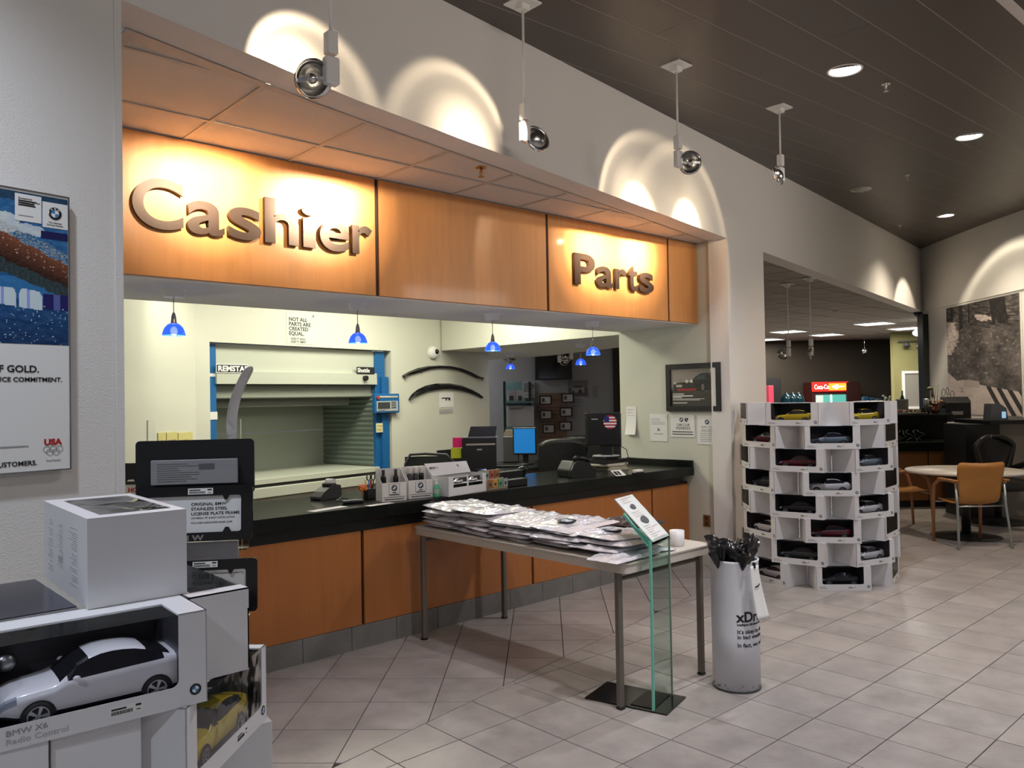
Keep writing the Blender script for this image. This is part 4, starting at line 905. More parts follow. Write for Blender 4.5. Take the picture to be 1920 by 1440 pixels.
# hanging tag
tg = thing('hanging_notice', 'long paper notice clipped to the rim of the white bin', 'paper', (0, 0, 0)); X = dep(1411, 1060, 4.17)
M4 = Matrix.Translation(X) @ Matrix.Rotation(R(tz + 28), 4, 'Z'); tg.matrix_world = M4
q = MB(); q.grid(lambda u, v: ((u - .5) * (.055 + .03 * (1 - v)) + .030 * (1 - v), -.012 - .030 * (1 - v) ** 2, -.275 * (1 - v)), 4, 14, 0, True); s_ = q.build('sheet', paper, tg); sm = s_.modifiers.new('thick', 'SOLIDIFY'); sm.thickness = .0006
q = MB(); q.box(-.006, -.018, -.012, .006, -.004, .016, 0, .001); q.build('clip', black, tg)
q = MB(); q.prism([(-.008, -.110), (-.006, -.104), (.010, -.102), (.022, -.092), (.026, -.094), (.022, -.100), (.012, -.110), (.0, -.110), (-.004, -.114)], -.0235, -.0225, 0, 'y'); q.build('print', ink, tg)
# bagged umbrellas
bagm = mat('black_bag_plastic', (.012, .011, .012), .22, bump=.8, bscale=18)
for k, (a, tilt, hh, w2, l) in enumerate([(200, -.22, .075, .085, 'black plastic umbrella bag flaring to the left of the white bin'), (265, .02, .065, .075, 'black plastic umbrella bag in the front middle of the bin'), (20, .20, .085, .085, 'black plastic umbrella bag flaring to the right of the bin'), (100, .05, .075, .075, 'black plastic umbrella bag at the back of the bin')]):
    A = R(a - 43); cx, cy = .060 * math.cos(A), .060 * math.sin(A); b = thing('umbrella_bag', l, 'umbrella', (UC[0] + cx, UC[1] + cy, .02), R(a), 'black umbrella bags in the white bin')
    dx, dy = .07 * math.cos(A), .07 * math.sin(A)
    def f(u, v, k=k):
        t_ = 2 * PI * u; zz = .60 + (hh + .0) * v if v > 0 else .60; z = v * (.67 + hh); s_ = .030 + (w2 * .80) * max(0, (z - .62) / (.05 + hh)) ** .9
        z += .030 * math.sin(3 * t_ + k) * max(0, v - .8) * 4; s2 = s_ * (1 + .16 * math.sin(5 * t_ + k * 2 + v * 3) + .1 * math.sin(9 * t_ + k))
        lx, ly = dx * max(0, v - .6) * 1.2, dy * max(0, v - .6) * 1.2
        ca, sa_ = math.cos(-R(a)), math.sin(-R(a)); gx, gy = lx, ly
        return (s2 * math.cos(t_) * 1.25 + gx * ca - gy * sa_, s2 * math.sin(t_) * .55 + gx * sa_ + gy * ca, z)
    q = MB(); q.grid(f, 36, 20, 0, True); o = q.build('bag', bagm, b); sm = o.modifiers.new('thick', 'SOLIDIFY'); sm.thickness = .001

# ------------------------------------------------------------------ rack of licence plate frames
RX = dep(372, 1000, 2.45); ra = R(-33)
rk = thing('acrylic_rack', 'clear acrylic countertop rack on a post, holding licence plate frames', 'rack', (RX.x, RX.y, 0), ra)
q = MB(); q.box(-.16, -.13, 0, .16, .13, .02, 0, .004); q.build('base', black, rk); q = MB(); q.box(-.02, .03, .02, .02, .05, 1.02, 0, .003); q.build('post', dgrey, rk)
q = MB(); q.box(-.150, .010, .92, -.130, .030, 1.53, 0, .002); q.box(.125, .010, .92, .145, .030, 1.53, 0, .002); q.build('upright', acryl, rk)
q = MB(); q.box(-.150, .008, 1.452, .145, .034, 1.462, 0, .001); q.box(-.15, -.03, .92, .145, .03, .926); q.box(-.15, -.03, 1.13, .145, .03, 1.136); q.build('shelf', acryl, rk)
def plate(name, cx, y, z0, w, h, lab, tilt, wtxt=False, inner=(.70, .70, .70), hole=True, depth=.010, rz=0):
    p = thing(name, lab, 'plate frame', (0, 0, 0), 0, 'licence plate frames in the acrylic rack'); p.matrix_world = Matrix.Translation((RX.x, RX.y, 0)) @ Matrix.Rotation(ra, 4, 'Z') @ Matrix.Translation((cx, y, z0)) @ Matrix.Rotation(rz, 4, 'Z') @ Matrix.Rotation(tilt, 4, 'X')
    q = MB()
    if hole: frame_ring(q, rrect(-w / 2, 0, w / 2, h, .012), rrect(-w / 2 + .034, .026, w / 2 - .034, h - .03, .008), -depth, 0)
    else: q.prism(rrect(-w / 2, 0, w / 2, h, .012), -depth, 0, 0, 'y')
    q.build('plate_frame', blackg if hole else black, p)
    if hole:
        q = MB(); q.box(-w / 2 + .03, -.004, .022, w / 2 - .03, -.001, h - .026); q.build('backing_card', mat('card_%d' % int(inner[0] * 100), inner, .5), p)
        q = MB(); q.prism([(.08, h - .03), (.10, h - .03), (.092, h - .043), (.086, h - .043)], -depth, -.004); q.prism([(.08, .026), (.105, .026), (.097, .040), (.088, .040)], -depth, -.004); q.build('screw_tab', blackg, p)
    return p
p = plate('plate_frame_pack', 0, -.045, 1.165, .335, .165, 'black plate frame on a white card printed with its description', -.10, True)
for k, (s, sz) in enumerate([('ORIGINAL BMW', .0125), ('STAINLESS STEEL', .0125), ('LICENSE PLATE FRAME', .0125), ('UNIVERSAL FIT & EASY INSTALLATION', .0075), ('INCLUDES HARDWARE HIDER CAPS', .0075)]):
    text('lettering', s, sz, p, (-.012, -.0045, .106 - .0142 * k + (.003 if k > 2 else 0)), ink, bold=.0002 if k < 3 else 0, ext=.0002, sx=1.12 if k < 3 else .98)
text('lettering', 'B M W', .022, p, (-.02, -.0105, .003), steel, bold=.0008, align='CENTER', sx=1.4); b = barcode(p, -.02, -.0105, .140, .072, .018); b.rotation_euler = (0, 0, 0)
p = plate('plate_frame_pack', .01, -.035, .945, .335, .160, 'black plate frame low in the rack, partly behind the boxes', -.06, inner=(.55, .53, .50)); barcode(p, -.02, -.0105, .138, .072, .018)
q = MB(); frame_ring(q, rrect(-.135, .022, .135, .128, .008), rrect(-.128, .030, .128, .120, .006), -.006, -.002); q.build('inner_frame', chrome, p)
plate('plate_frame_pack', -.005, .002, 1.30, .345, .168, 'plain black plate behind the acrylic at the top of the rack', -.02, hole=False)
for z0, lab in ((1.335, 'grey film-wrapped packet showing above the printed card'), (1.02, 'grey film-wrapped packet between the two plate frames')):
    p = thing('wrapped_packet', lab, 'packet', (0, 0, 0), 0); p.matrix_world = Matrix.Translation((RX.x, RX.y, 0)) @ Matrix.Rotation(ra, 4, 'Z') @ Matrix.Translation((0, -.022, z0))
    q = MB(); q.box(-.128, -.010, 0, .122, .004, .075 if z0 > 1.2 else .14, 0, .002); q.build('packet', mat('silver_wrap', (.26, .26, .27), .25, bump=.2, bscale=30, coat=.5), p)
    q = MB(); rn = random.Random(3)
    for k in range(9): q.box(-.11 + .022 * 0, -.0106, .010 + .0065 * k, -.11 + .06 + .1 * rn.random(), -.0100, .0115 + .0065 * k)
    q.box(.01, -.0108, .045, .055, -.0102, .062); q.build('print', mat('dull_print', (.10, .10, .11), .5), p)
# curled strip of printed film standing up from the rack
p = thing('curled_strip', 'curled strip of clear printed film rising from the rack', 'strip', (0, 0, 0)); A = [dep(436, 835, 2.5), dep(432, 790, 2.5), dep(440, 745, 2.48), dep(456, 710, 2.45), dep(470, 686, 2.42)]
side = RT.xy.to_3d().normalized() * .022 + FW * .03; q = MB(); vs = []
for a in A: vs += [a - side * .45, a + side * .55]
q.add(vs, [(2 * k, 2 * k + 1, 2 * k + 3, 2 * k + 2) for k in range(4)], 0, True); o = q.build('strip', mat('grey_film', (.62, .62, .62), .2, coat=.6, bump=.5, bscale=50), p); sm = o.modifiers.new('s', 'SUBSURF'); sm.levels = sm.render_levels = 2; sm = o.modifiers.new('thick', 'SOLIDIFY'); sm.thickness = .0012
# ------------------------------------------------------------------ storage lift in the office wall (frame BW, y runs into the wall)
def bt(px, py, off=0): return BW.hit(px, py, off)
t = thing('storage_lift', 'blue and beige automatic storage lift with an open hatch in the office wall', 'storage machine', BW.o, BW.a)
a0, a1 = OP0 + .005, OP1 - .005
q = MB(); q.box(a0, .06, .02, a0 + .10, .16, OPZ - .01, 0, .002); q.build('left_post', bluep, t)
q = MB(); q.box(a1 - .20, .06, .02, a1 - .045, .16, OPZ - .01, 0, .002); q.box(a1 - .13, .02, .02, a1 - .02, .06, 1.86, 0, .002)
for k in range(8): q.box(a1 - .185, .054, .55 + k * .19, a1 - .178, .06, .56 + k * .19, 1)
q.build('right_post', [bluep, steel], t)
q = MB(); q.box(a0 + .10, .08, 1.80, a1 - .20, .14, OPZ - .01, 0, .002); q.build('top_panel', beige, t)
q = MB(); q.box(a0 + .09, .035, 1.765, a1 - .19, .10, 1.90, 0, .004); q.build('door_rail', beige, t)
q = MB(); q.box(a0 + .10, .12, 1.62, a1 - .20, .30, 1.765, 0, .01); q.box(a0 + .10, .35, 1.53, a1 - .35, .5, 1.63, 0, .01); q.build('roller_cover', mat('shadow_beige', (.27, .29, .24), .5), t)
ix1 = a1 - .20
q = MB(); q.box(a0 + .08, 1.02, .45, ix1, 1.05, 1.22); q.box(a0 + .08, 1.02, 1.228, ix1, 1.05, 2.0); q.build('rear_panel', mat('lift_inside', (.36, .40, .33), .5), t)
for k in range(17):
    z = .80 + k * .058; q = MB(); q.prism([(.14, z), (.126, z + .028), (.14, z + .055)], 0, .01, 0, 'z') if False else q.add([(ix1, .10, z), (ix1, 1.02, z), (ix1 - .014, 1.02, z + .028), (ix1 - .014, .10, z + .028), (ix1, .10, z + .056), (ix1, 1.02, z + .056), (ix1 + .01, .1, z), (ix1 + .01, 1.02, z), (ix1 + .01, .1, z + .056), (ix1 + .01, 1.02, z + .056)], [(0, 3, 2, 1), (3, 4, 5, 2), (6, 0, 1, 7), (4, 8, 9, 5), (6, 8, 4, 3, 0)]); q.build('shutter_slat', shut, t)
q = MB(); q.box(ix1 + .01, .10, .6, ix1 + .02, 1.02, 2.0); q.box(a0 + .06, .10, .3, a0 + .07, 1.02, 2.0); q.box(a0 + .06, .10, 2.0, ix1 + .02, 1.02, 2.01); q.build('side_wall', shut, t)
q = MB(); q.box(a0 + .09, .05, .775, ix1 + .02, 1.02, .79); q.box(a0 + .09, .02, .735, ix1 + .02, .05, .79, 0, .003); q.build('tray', beige, t)
q = MB(); q.box(a0 + .09, .03, .705, ix1 + .02, .06, .735); q.build('dark_gap', black, t)
q = MB(); q.box(a0 + .09, -.02, .60, ix1 + .03, .05, .702, 0, .004); q.build('lower_rail', beige, t)
q = MB(); q.box(a0 + .09, .07, .0, ix1 + .03, .10, .60); q.build('lower_panel', beige, t)
(u0, z0), (u1, z1) = bt(405, 698, .03), bt(466, 684, .03)
q = MB(); q.box(u0, .028, z0 - .005, u0 + .36, .034, z0 + .085, 0, .001); q.box(u0 + .008, .026, z0 + .004, u0 + .352, .029, z0 + .076, 1); n_ = q.build('name_plate', [white, ink], t); text('lettering', 'REMSTAR', .074, n_, (u0 + .018, .0255, z0 + .014), inkw, bold=.0028, sx=1.12)
(u0, z0), (u1, z1) = bt(669, 701, .03), bt(702, 689, .03)
q = MB(); q.box(u0, .028, z0, u1, .034, z0 + .082, 0, .001); n_ = q.build('name_plate', ink, t); text('lettering', 'Shuttle', .068, n_, (u0 + .008, .0255, z0 + .020), inkw, bold=.002, sx=.98)
(u0, z0) = bt(684, 709, .03); q = MB(); q.tube([(u0, .035, z0), (u0, -.005, z0)], .030, 0, 14); q.build('knob', black, t)
(u0, z0), (u1, z1) = bt(394, 706, .05), bt(406, 702, .05); q = MB(); q.box(u0, .054, z0, u1, .06, z1 + .01); (u0, z0), (u1, z1) = bt(393, 787, .05), bt(408, 772, .05); q.box(u0, .054, z0, u1, .06, z1); q.build('sticker', white, t)
(u0, z0), (u1, z1) = bt(707, 811, .0), bt(719, 793, 0); q = MB(); q.box(u0, .012, z0, u1, .0195, z1); q.box(u0 + .01, .010, z1 - .04, u1 - .01, .0125, z1 - .02, 1); q.box(u0 + .01, .010, z0 + .02, u1 - .02, .0125, z0 + .05, 1); q.build('sticker', [mat('cream_label', (.62, .64, .5), .5), mat('yellow_print', (.6, .5, .1), .5)], t)
# control panel
(u0, z0), (u1, z1) = bt(704, 775, -.06), bt(749, 738, -.06)
cp = thing('control_panel', 'blue control panel with a small screen and keypad beside the lift hatch', 'control panel', BW.o, BW.a)
q = MB(); q.box(u0, -.06, z0, u1, -.002, z1, 0, .006); q.build('housing', bluep, cp)
w_ = u1 - u0; h_ = z1 - z0
q = MB(); q.box(u0 + .02, -.066, z0 + .02, u1 - .03, -.060, z0 + h_ * .62, 0, .003); q.box(u0 + .06, -.066, z0 + h_ * .78, u1 - .03, -.060, z1 - .025, 0, .002); q.build('face_plate', mat('silver_plate', (.40, .42, .42), .4), cp)
q = MB(); q.box(u0 + .035, -.069, z0 + h_ * .22, u0 + w_ * .58, -.066, z0 + h_ * .56, 0); q.build('screen', mat('lcd', (.045, .05, .05), .2), cp)
q = MB()
for i in range(5):
    for j in range(4): q.box(u0 + w_ * .64 + i * .016, -.069, z0 + h_ * .24 + j * .022, u0 + w_ * .64 + i * .016 + .010, -.066, z0 + h_ * .24 + j * .022 + .014)
for i in range(6): q.box(u0 + .05 + i * .018, -.069, z0 + .030, u0 + .06 + i * .018, -.066, z0 + .038)
for i in range(7): q.box(u0 + .075 + i * .023, -.069, z0 + h_ * .82, u0 + .088 + i * .023, -.066, z0 + h_ * .86, 1)
q.build('keys', [dgrey, white], cp)
q = MB(); q.tube([(u0 + .035, -.06, z1 - .045), (u0 + .035, -.085, z1 - .045)], .018, 0, 14); q.build('stop_button', mat('red_knob', (.5, .05, .02), .35), cp)
# notice, dome camera, spoilers, sheets on the office wall
(u0, z0), (u1, z1) = bt(537, 644), bt(593, 590); t = thing('wall_notice', 'pale notice reading NOT ALL PARTS ARE CREATED EQUAL above the lift', 'sign', BW.o, BW.a)
q = MB(); q.box(u0, -.004, z0, u1, -.001, z1); q.build('sheet', mat('notice_paper', (.60, .62, .53), .6), t)
for k, s_ in enumerate(['NOT ALL', 'PARTS ARE', 'CREATED', 'EQUAL.']): text('lettering', s_, .056, t, (u0 + .03, -.0045, z1 - .090 - k * .0505), ink, bold=.0015, sx=1.05)
for k, s_ in enumerate(['KEEP IT REAL.', 'KEEP IT BMW.']): text('lettering', s_, .033, t, (u0 + .055, -.0045, z1 - .292 - k * .031), ink, bold=.0005, sx=1.0)
emblem(t, (u1 - .045, -.0045, z1 - .022), .013)
(u0, z0) = bt(816, 661, -.05); t = thing('dome_camera', 'white round dome camera with a dark eye on the office wall', 'camera', BW.W(u0, -.001, z0), BW.a)
q = MB(); q.lathe([(.085, 0), (.085, .02), (.072, .045), (.045, .06), (.001, .066)], 24); q.build('housing', white, t, None, (PI / 2, 0, 0)); q = MB(); q.sphere((.016, -.055, .012), .034, 0, 14, 10); q.build('lens', blackg, t)
def spoiler(pts_top, pts_bot, lab, pins):
    t = thing('rear_spoiler', lab, 'car part', BW.o, BW.a, 'black rear spoilers on the office wall'); q = MB(); n = len(pts_top)
    T = [bt(px, py, -.03) for px, py in pts_top]; B = [bt(px, py, -.03) for px, py in pts_bot]; vs = []
    for (a, b), (c, d) in zip(T, B): vs += [(a, -.020, b), ((a + c) / 2, -.055, (b + d) / 2 + .01), (c, -.030, d), (c, -.012, d), (a, -.012, b)]
    q.add(vs, [(i * 5 + k, i * 5 + (k + 1) % 5, (i + 1) * 5 + (k + 1) % 5, (i + 1) * 5 + k) for i in range(n - 1) for k in range(5)] + [(0, 1, 2, 3, 4), tuple((n - 1) * 5 + k for k in (4, 3, 2, 1, 0))], 0, False); q.build('blade', blackg, t)
    q = MB()
    for px, py in pins: a, b = bt(px, py, 0); q.tube([(a, 0, b), (a, -.03, b), (a, -.03, b + .05)], .005, 0, 6)
    if pins: q.build('mounting_pins', steel, t)
spoiler([(756, 704), (768, 697), (785, 690), (805, 686), (825, 685), (845, 686), (865, 690), (885, 698), (898, 706), (906, 709)], [(758, 708), (772, 702), (790, 697), (808, 692), (826, 690), (845, 691), (863, 695), (880, 702), (895, 709), (905, 711)], 'upper slim black curved rear spoiler', [(758, 712), (789, 699), (876, 700), (903, 713)])
spoiler([(768, 748), (774, 739), (785, 730), (800, 723), (820, 719), (845, 719), (868, 723), (886, 730), (898, 738), (905, 746)], [(769, 750), (778, 744), (790, 739), (805, 733), (825, 730), (845, 729), (865, 732), (882, 737), (895, 742), (904, 747)], 'lower broad black curved rear spoiler', [])
for (a, b, c, d, l, dark) in [(824, 764, 850, 736, 'small sheet with a dark picture under the lower spoiler', 1), (823, 776, 849, 766, 'narrow grey label strip under the spoiler sheet', 0)]:
    (u0, z0), (u1, z1) = bt(a, b), bt(c, d); t = thing('wall_sheet', l, 'paper', BW.o, BW.a); q = MB(); q.box(u0, -.004, z0, u1, -.001, z1); q.build('sheet', paper if dark else paperd, t)
    q = MB()
    if dark: w_ = u1 - u0; q.box(u0 + w_ * .15, -.005, z0 + (z1 - z0) * .58, u0 + w_ * .75, -.0042, z0 + (z1 - z0) * .66); q.box(u0 + w_ * .42, -.005, z0 + (z1 - z0) * .46, u0 + w_ * .52, -.0042, z0 + (z1 - z0) * .6); q.box(u0 + w_ * .62, -.005, z0 + (z1 - z0) * .46, u0 + w_ * .75, -.0042, z0 + (z1 - z0) * .6)
    else: lines(q, u0 + .01, u1 - .01, [z0 + .01, z0 + .03], .006, -.0045)
    q.build('print', ink if dark else inkg, t)
# yellow slips and a stand on the left office wall
LWf = Fr(cw.x, cw.y, 45)
for k, (a, b, c, d) in enumerate([(297, 836, 312, 810), (313, 836, 334, 809), (335, 836, 362, 809)]):
    A, B = LWf.hit(a, b, -.01), LWf.hit(c, d, -.01); t = thing('yellow_slip', ['leftmost', 'middle', 'rightmost'][k] + ' yellow paper slip on the left office wall', 'paper', LWf.o, LWf.a, 'yellow slips on the office wall'); q = MB(); q.box(A[0], -.010, A[1] - .2, B[0] - .01, -.003, B[1], 0, .001); q.build('slip', mat('pale_yellow_paper', (.62, .55, .22), .6), t)
    q = MB(); lines(q, A[0] + .03, B[0] - .04, [B[1] - .08, B[1] - .12], .012, -.0105, 0, .3, k); q.build('print', mat('brown_print', (.35, .25, .1), .6), t)
A, B = LWf.hit(197, 785, -.01), LWf.hit(209, 758, -.01); t = thing('loose_sheet', 'loose white sheet hanging at the left edge of the office', 'paper', LWf.o, LWf.a); q = MB(); q.grid(lambda u, v: (A[0] + (B[0] - A[0]) * u, -.012 - .03 * u * (1 - v), A[1] + (B[1] - A[1]) * v), 4, 4); q.build('sheet', paper, t)

# ------------------------------------------------------------------ things on the counter
ZC = .906
def onc(px, py): return fl(px, py, ZC)
# card terminal with a paper roll
X = onc(618, 935); t = thing('card_terminal', 'dark grey card printer terminal with a raised paper roll', 'card terminal', (X.x, X.y + .03, ZC), R(20))
q = MB(); q.prism([(-.12, 0), (.09, 0), (.10, .03), (.09, .085), (.02, .10), (-.08, .055), (-.125, .020)], -.045, .045, 0, 'y'); o = q.build('case', dgrey, t); bev(o, .008, 2)
q = MB(); q.tube([(.035, -.030, .105), (.035, .030, .105)], .028, 0, 18); q.build('paper_roll', paper, t); q = MB(); q.box(-.02, -.035, .085, .055, .035, .105, 0, .006); q.build('roll_cover', black, t)
X = onc(662, 944); t = thing('pin_pad', 'small black pin pad with a cable in front of the terminal', 'keypad', (X.x, X.y, ZC), R(-20)); q = MB(); q.box(-.07, -.035, .003, .07, .035, .022, 0, .006); q.build('case', black, t); q = MB()
for i in range(4):
    for j in range(3): q.box(-.03 + i * .018, -.022 + j * .016, .022, -.018 + i * .018, -.012 + j * .016, .025)
q.build('keys', grey, t); q = MB(); q.tube([(-.07, .0, .015), (-.10, .05, .02), (-.06, .10, .03), (.02, .12, .01)], .004, 0, 6); q.build('cable', black, t)
X = onc(618, 954); t = thing('paper_sheet', 'white sheets lying flat in front of the card terminal', 'paper', (X.x, X.y, ZC), R(12)); q = MB(); q.box(-.15, -.035, .0005, .12, .035, .002); q.build('sheet', paper, t)
X = onc(712, 946); t = thing('paper_sheet', 'cream sheet lying left of the first display box', 'paper', (X.x, X.y, ZC), R(5)); q = MB(); q.box(-.10, -.03, .0005, .10, .03, .0015); q.build('sheet', paper, t)
# cup of pens, scissors, clear tray
X = onc(700, 936); t = thing('pen_pot', 'small black pot holding pens and scissors', 'pen pot', (X.x, X.y + .05, ZC)); q = MB(); q.box(-.035, -.035, 0, .035, .035, .07, 0, .003); q.build('pot', black, t)
rn = random.Random(5)
X2 = Vector((X.x, X.y + .05, ZC))
pens = [('orange', (.7, .25, .06)), ('blue', (.05, .12, .5)), ('red', (.6, .03, .03)), ('black', (.02, .02, .02))]
for k, (n_, c_) in enumerate(pens):
    a = rn.uniform(0, 6); p = thing('pen', '%s pen standing in the black pot' % n_, 'pen', (X2.x - .02 + .012 * k, X2.y + .005 * math.sin(k * 3), ZC + .071), 0, 'pens in the pot'); q = MB(); q.tube([(0, 0, -.06), (.02 * math.cos(a), .02 * math.sin(a), .06)], .004, 0, 6); q.build('barrel', mat('pen_' + n_, c_, .4), p)
p = thing('scissors', 'scissors with black looped handles standing in the pot', 'scissors', (X2.x + .015, X2.y, ZC + .071), 0); q = MB(); 
for s in (-1, 1): q.tube([(s * .004, 0, -.05), (s * .004, 0, .05)] + [(s * .018 + .015 * math.cos(a) * s * -1, 0, .075 + .022 * math.sin(a)) for a in [PI * k / 6 - 2.3 for k in range(13)]], .004, 0, 6)
q.build('handles', black, p)
p = thing('orange_sponge', 'orange ruffled flower tucked beside the pen pot', 'flower', (X2.x - .055, X2.y - .01, ZC + .07)); q = MB()
for k in range(10): a = k * .628; q.sphere((.02 * math.cos(a), .014 * math.sin(a), .01 * (k % 3)), (.016, .012, .014), 0, 7, 5)
q.tube([(0, 0, -.068), (0, 0, 0)], .003, 0, 5); q.build('bloom', mat('orange_petal', (.75, .22, .06), .6), p)
p = thing('clear_tray', 'clear plastic tray left of the pen pot', 'tray', (X2.x - .13, X2.y - .02, ZC), R(10)); q = MB(); q.box(-.06, -.035, 0, .06, .035, .004); q.box(-.06, -.035, .004, -.056, .035, .05); q.box(.056, -.035, .004, .06, .035, .05); q.box(-.06, .031, .004, .06, .035, .05); q.box(-.06, -.035, .004, .06, -.031, .03); q.build('tray_body', acryl, p)
# two white display boxes of bottles
for k, (px0, px1, pyb) in enumerate([(716, 763, 942), (766, 812, 936)]):
    A, B = onc(px0, pyb), onc(px1, pyb - 4); w_ = (B - A).length; an = math.atan2((B - A).y, (B - A).x); 
    t = thing('counter_display', ['white counter display box of dark bottles, left one', 'white counter display box of film-wrapped bottles, right one'][k], 'display box', (A.x, A.y, ZC), an, 'white display boxes on the counter')
    q = MB(); D_ = .11; h = .125; q.box(0, 0, 0, w_, .003, h); q.box(0, 0, 0, .003, D_, h); q.box(w_ - .003, 0, 0, w_, D_, h); q.box(0, D_ - .003, 0, w_, D_, .212); q.box(0, 0, 0, w_, D_, .003); q.prism([(0, h), (D_, h), (D_, .212)], 0, .003, 0, 'x'); q.prism([(0, h), (D_, h), (D_, .212)], w_ - .003, w_, 0, 'x'); q.build('carton', card, t)
    emblem(t, (w_ / 2, -.001, .088), .020); q = MB(); frame_ring(q, rrect(w_ / 2 - .038, .038, w_ / 2 + .038, .116, .001, 1), rrect(w_ / 2 - .0365, .0395, w_ / 2 + .0365, .1145, .001, 1), -.0012, -.0004); lines(q, w_ / 2 - .014, w_ / 2 + .014, [.055], .006, -.001, 0, 0); lines(q, w_ / 2 - .032, w_ / 2 + .032, [.043], .005, -.001, 0, 0); lines(q, .02, w_ - .02, [.012], .005, -.001, 0, .1); q.build('print', ink, t)
    q = MB(); lines(q, .012, w_ - .012, [.026], .005, -.001, 0, 0); q.build('small_print', inkg, t)
    for i in range(3):
        if k == 0 and i == 1: continue
        b = thing('bottle', ['black bottle standing in the left display box', 'film-wrapped bottle standing in the right display box'][k] + [', left', ', middle', ', right'][i], 'bottle', (A.x + math.cos(an) * (.032 + .044 * i) - math.sin(an) * .05, A.y + math.sin(an) * (.032 + .044 * i) + math.cos(an) * .05, ZC + .0035), 0, 'bottles in the display boxes')
        q = MB(); q.lathe([(.001, 0), (.019, 0), (.019, .15), (.014, .165), (.008, .172)], 14, 0); q.build('body', blackg if k == 0 or i == 2 else dgrey, b); q = MB(); q.lathe([(.010, .172), (.011, .205), (.001, .206)] if k == 0 else [(.018, .165), (.019, .205), (.010, .212), (.001, .212)], 12, 0); q.build('cap', black if k == 0 else mat('crinkled_wrap', (.50, .49, .48), .2, bump=.6, bscale=60, coat=.6), b)
# sanitiser bottle
X = onc(822, 932); t = thing('sanitiser_bottle', 'small clear bottle of green hand gel with a pump', 'bottle', (X.x, X.y + .02, ZC)); q = MB(); q.lathe([(.001, 0), (.020, 0), (.021, .008), (.021, .055), (.019, .07), (.010, .080), (.008, .088)], 18); q.build('bottle_body', mat('green_gel', (.10, .52, .28), .15, emit=(.02, .2, .1), es=.1), t); q = MB(); q.lathe([(.010, .086), (.010, .100), (.004, .102), (.004, .118), (.001, .118)], 12); q.box(-.022, -.004, .114, .004, .004, .121, 0, .001); q.build('pump', acryl if False else white, t); q = MB(); q.lathe([(.0214, .024), (.0214, .055)], 18); q.build('label', mat('clear_label', (.45, .62, .5), .4), t)
# carton of white toy coupes
A, B = onc(841, 932), onc(912, 921); w_ = (B - A).length; an = math.atan2((B - A).y, (B - A).x); CT = Matrix.Translation((A.x, A.y, ZC)) @ Matrix.Rotation(an, 4, 'Z')
t = thing('display_carton', 'open white counter carton of small white toy cars', 'display box', (A.x, A.y, ZC), an)
q = MB(); D_ = .17; h = .135; th = .003; mid = w_ * .50
q.box(0, 0, 0, w_, th, .058); q.box(0, 0, .058, w_ * .13, th, h); q.box(w_ * .90, 0, .058, w_, th, h); q.box(mid - .008, 0, .058, mid + .008, th, h); q.box(0, 0, 0, th, D_, h); q.box(w_ - th, 0, 0, w_, D_, h); q.box(0, D_ - th, 0, w_, D_, h); q.box(0, 0, 0, w_, D_, th); q.box(th, .06, th, w_ - th, .062, h - .02, 1); q.box(th, .003, .080, w_ - th, .06, .083); q.build('carton', [card, cardin], t)
q = MB(); q.add([(0, D_ - .02, h), (w_, D_ - .02, h), (w_ + .03, D_ + .05, h + .075), (.0, D_ + .06, h + .085)], [(0, 1, 2, 3)], 0); o = q.build('lid', card, t); sm = o.modifiers.new('thick', 'SOLIDIFY'); sm.thickness = .003
text('lettering', '(MINIS 1)', .022, o, (.0, D_ + .010, h + .050), ink, rot=(R(50), 0, 0), bold=.0005); e = emblem(o, (w_ * .78, D_ + .028, h + .052), .010, (R(47), 0, 0))
for k, cx in enumerate((w_ * .315, w_ * .70)):
    toycar('white', CT @ Matrix.Translation((cx, .032, .0835)), 'small white toy car in the counter carton, %s' % ('left', 'right')[k], 'small toy cars in the counter carton', .085, 'small_toy_car')
# colourful card rack
A, B = onc(914, 919), onc(952, 914); w_ = (B - A).length; an = math.atan2((B - A).y, (B - A).x); t = thing('card_rack', 'small counter rack of colourful air freshener cards', 'rack', (A.x, A.y, ZC), an)
q = MB(); q.box(0, 0, 0, w_, .10, .010); q.box(0, .0, .01, w_, .006, .05); q.box(0, .09, .01, w_, .10, .135); q.box(0, .045, .01, w_, .05, .075); q.build('rack_body', mat('tan_card', (.42, .33, .24), .5), t)
hc = [(.30, .14, .05), (.62, .30, .05), (.12, .32, .16), (.30, .33, .36), (.45, .10, .05)]
for i in range(4):
    for r_, (yy, zz, hh) in enumerate(((-.004, .012, .060), (.084, .070, .060))):
        q = MB(); ww = w_ / 4; q.box(i * ww + .004, yy, zz, (i + 1) * ww - .004, yy + .005, zz + hh, 0); q.box(i * ww + ww * .3, yy - .0006, zz + hh * .25, i * ww + ww * .7, yy, zz + hh * .6, 1); q.build('sachet', [mat('sachet_%d' % ((i + r_ * 2) % 5), hc[(i + r_ * 2) % 5], .4), dgrey], t)
# two stacked black trays
for k, (px, py, l) in enumerate([(966, 912, 'lower black block at the end of the display row'), (960, 900, 'black block standing behind the lower one')]):
    X = onc(px, py); t = thing('black_block', l, 'box', (X.x, X.y + .02, ZC + .0002), R(4)); q = MB(); q.box(-.11, -.02, 0, .14, .055, .052 + .02 * k, 0, .003); q.build('block', black, t)
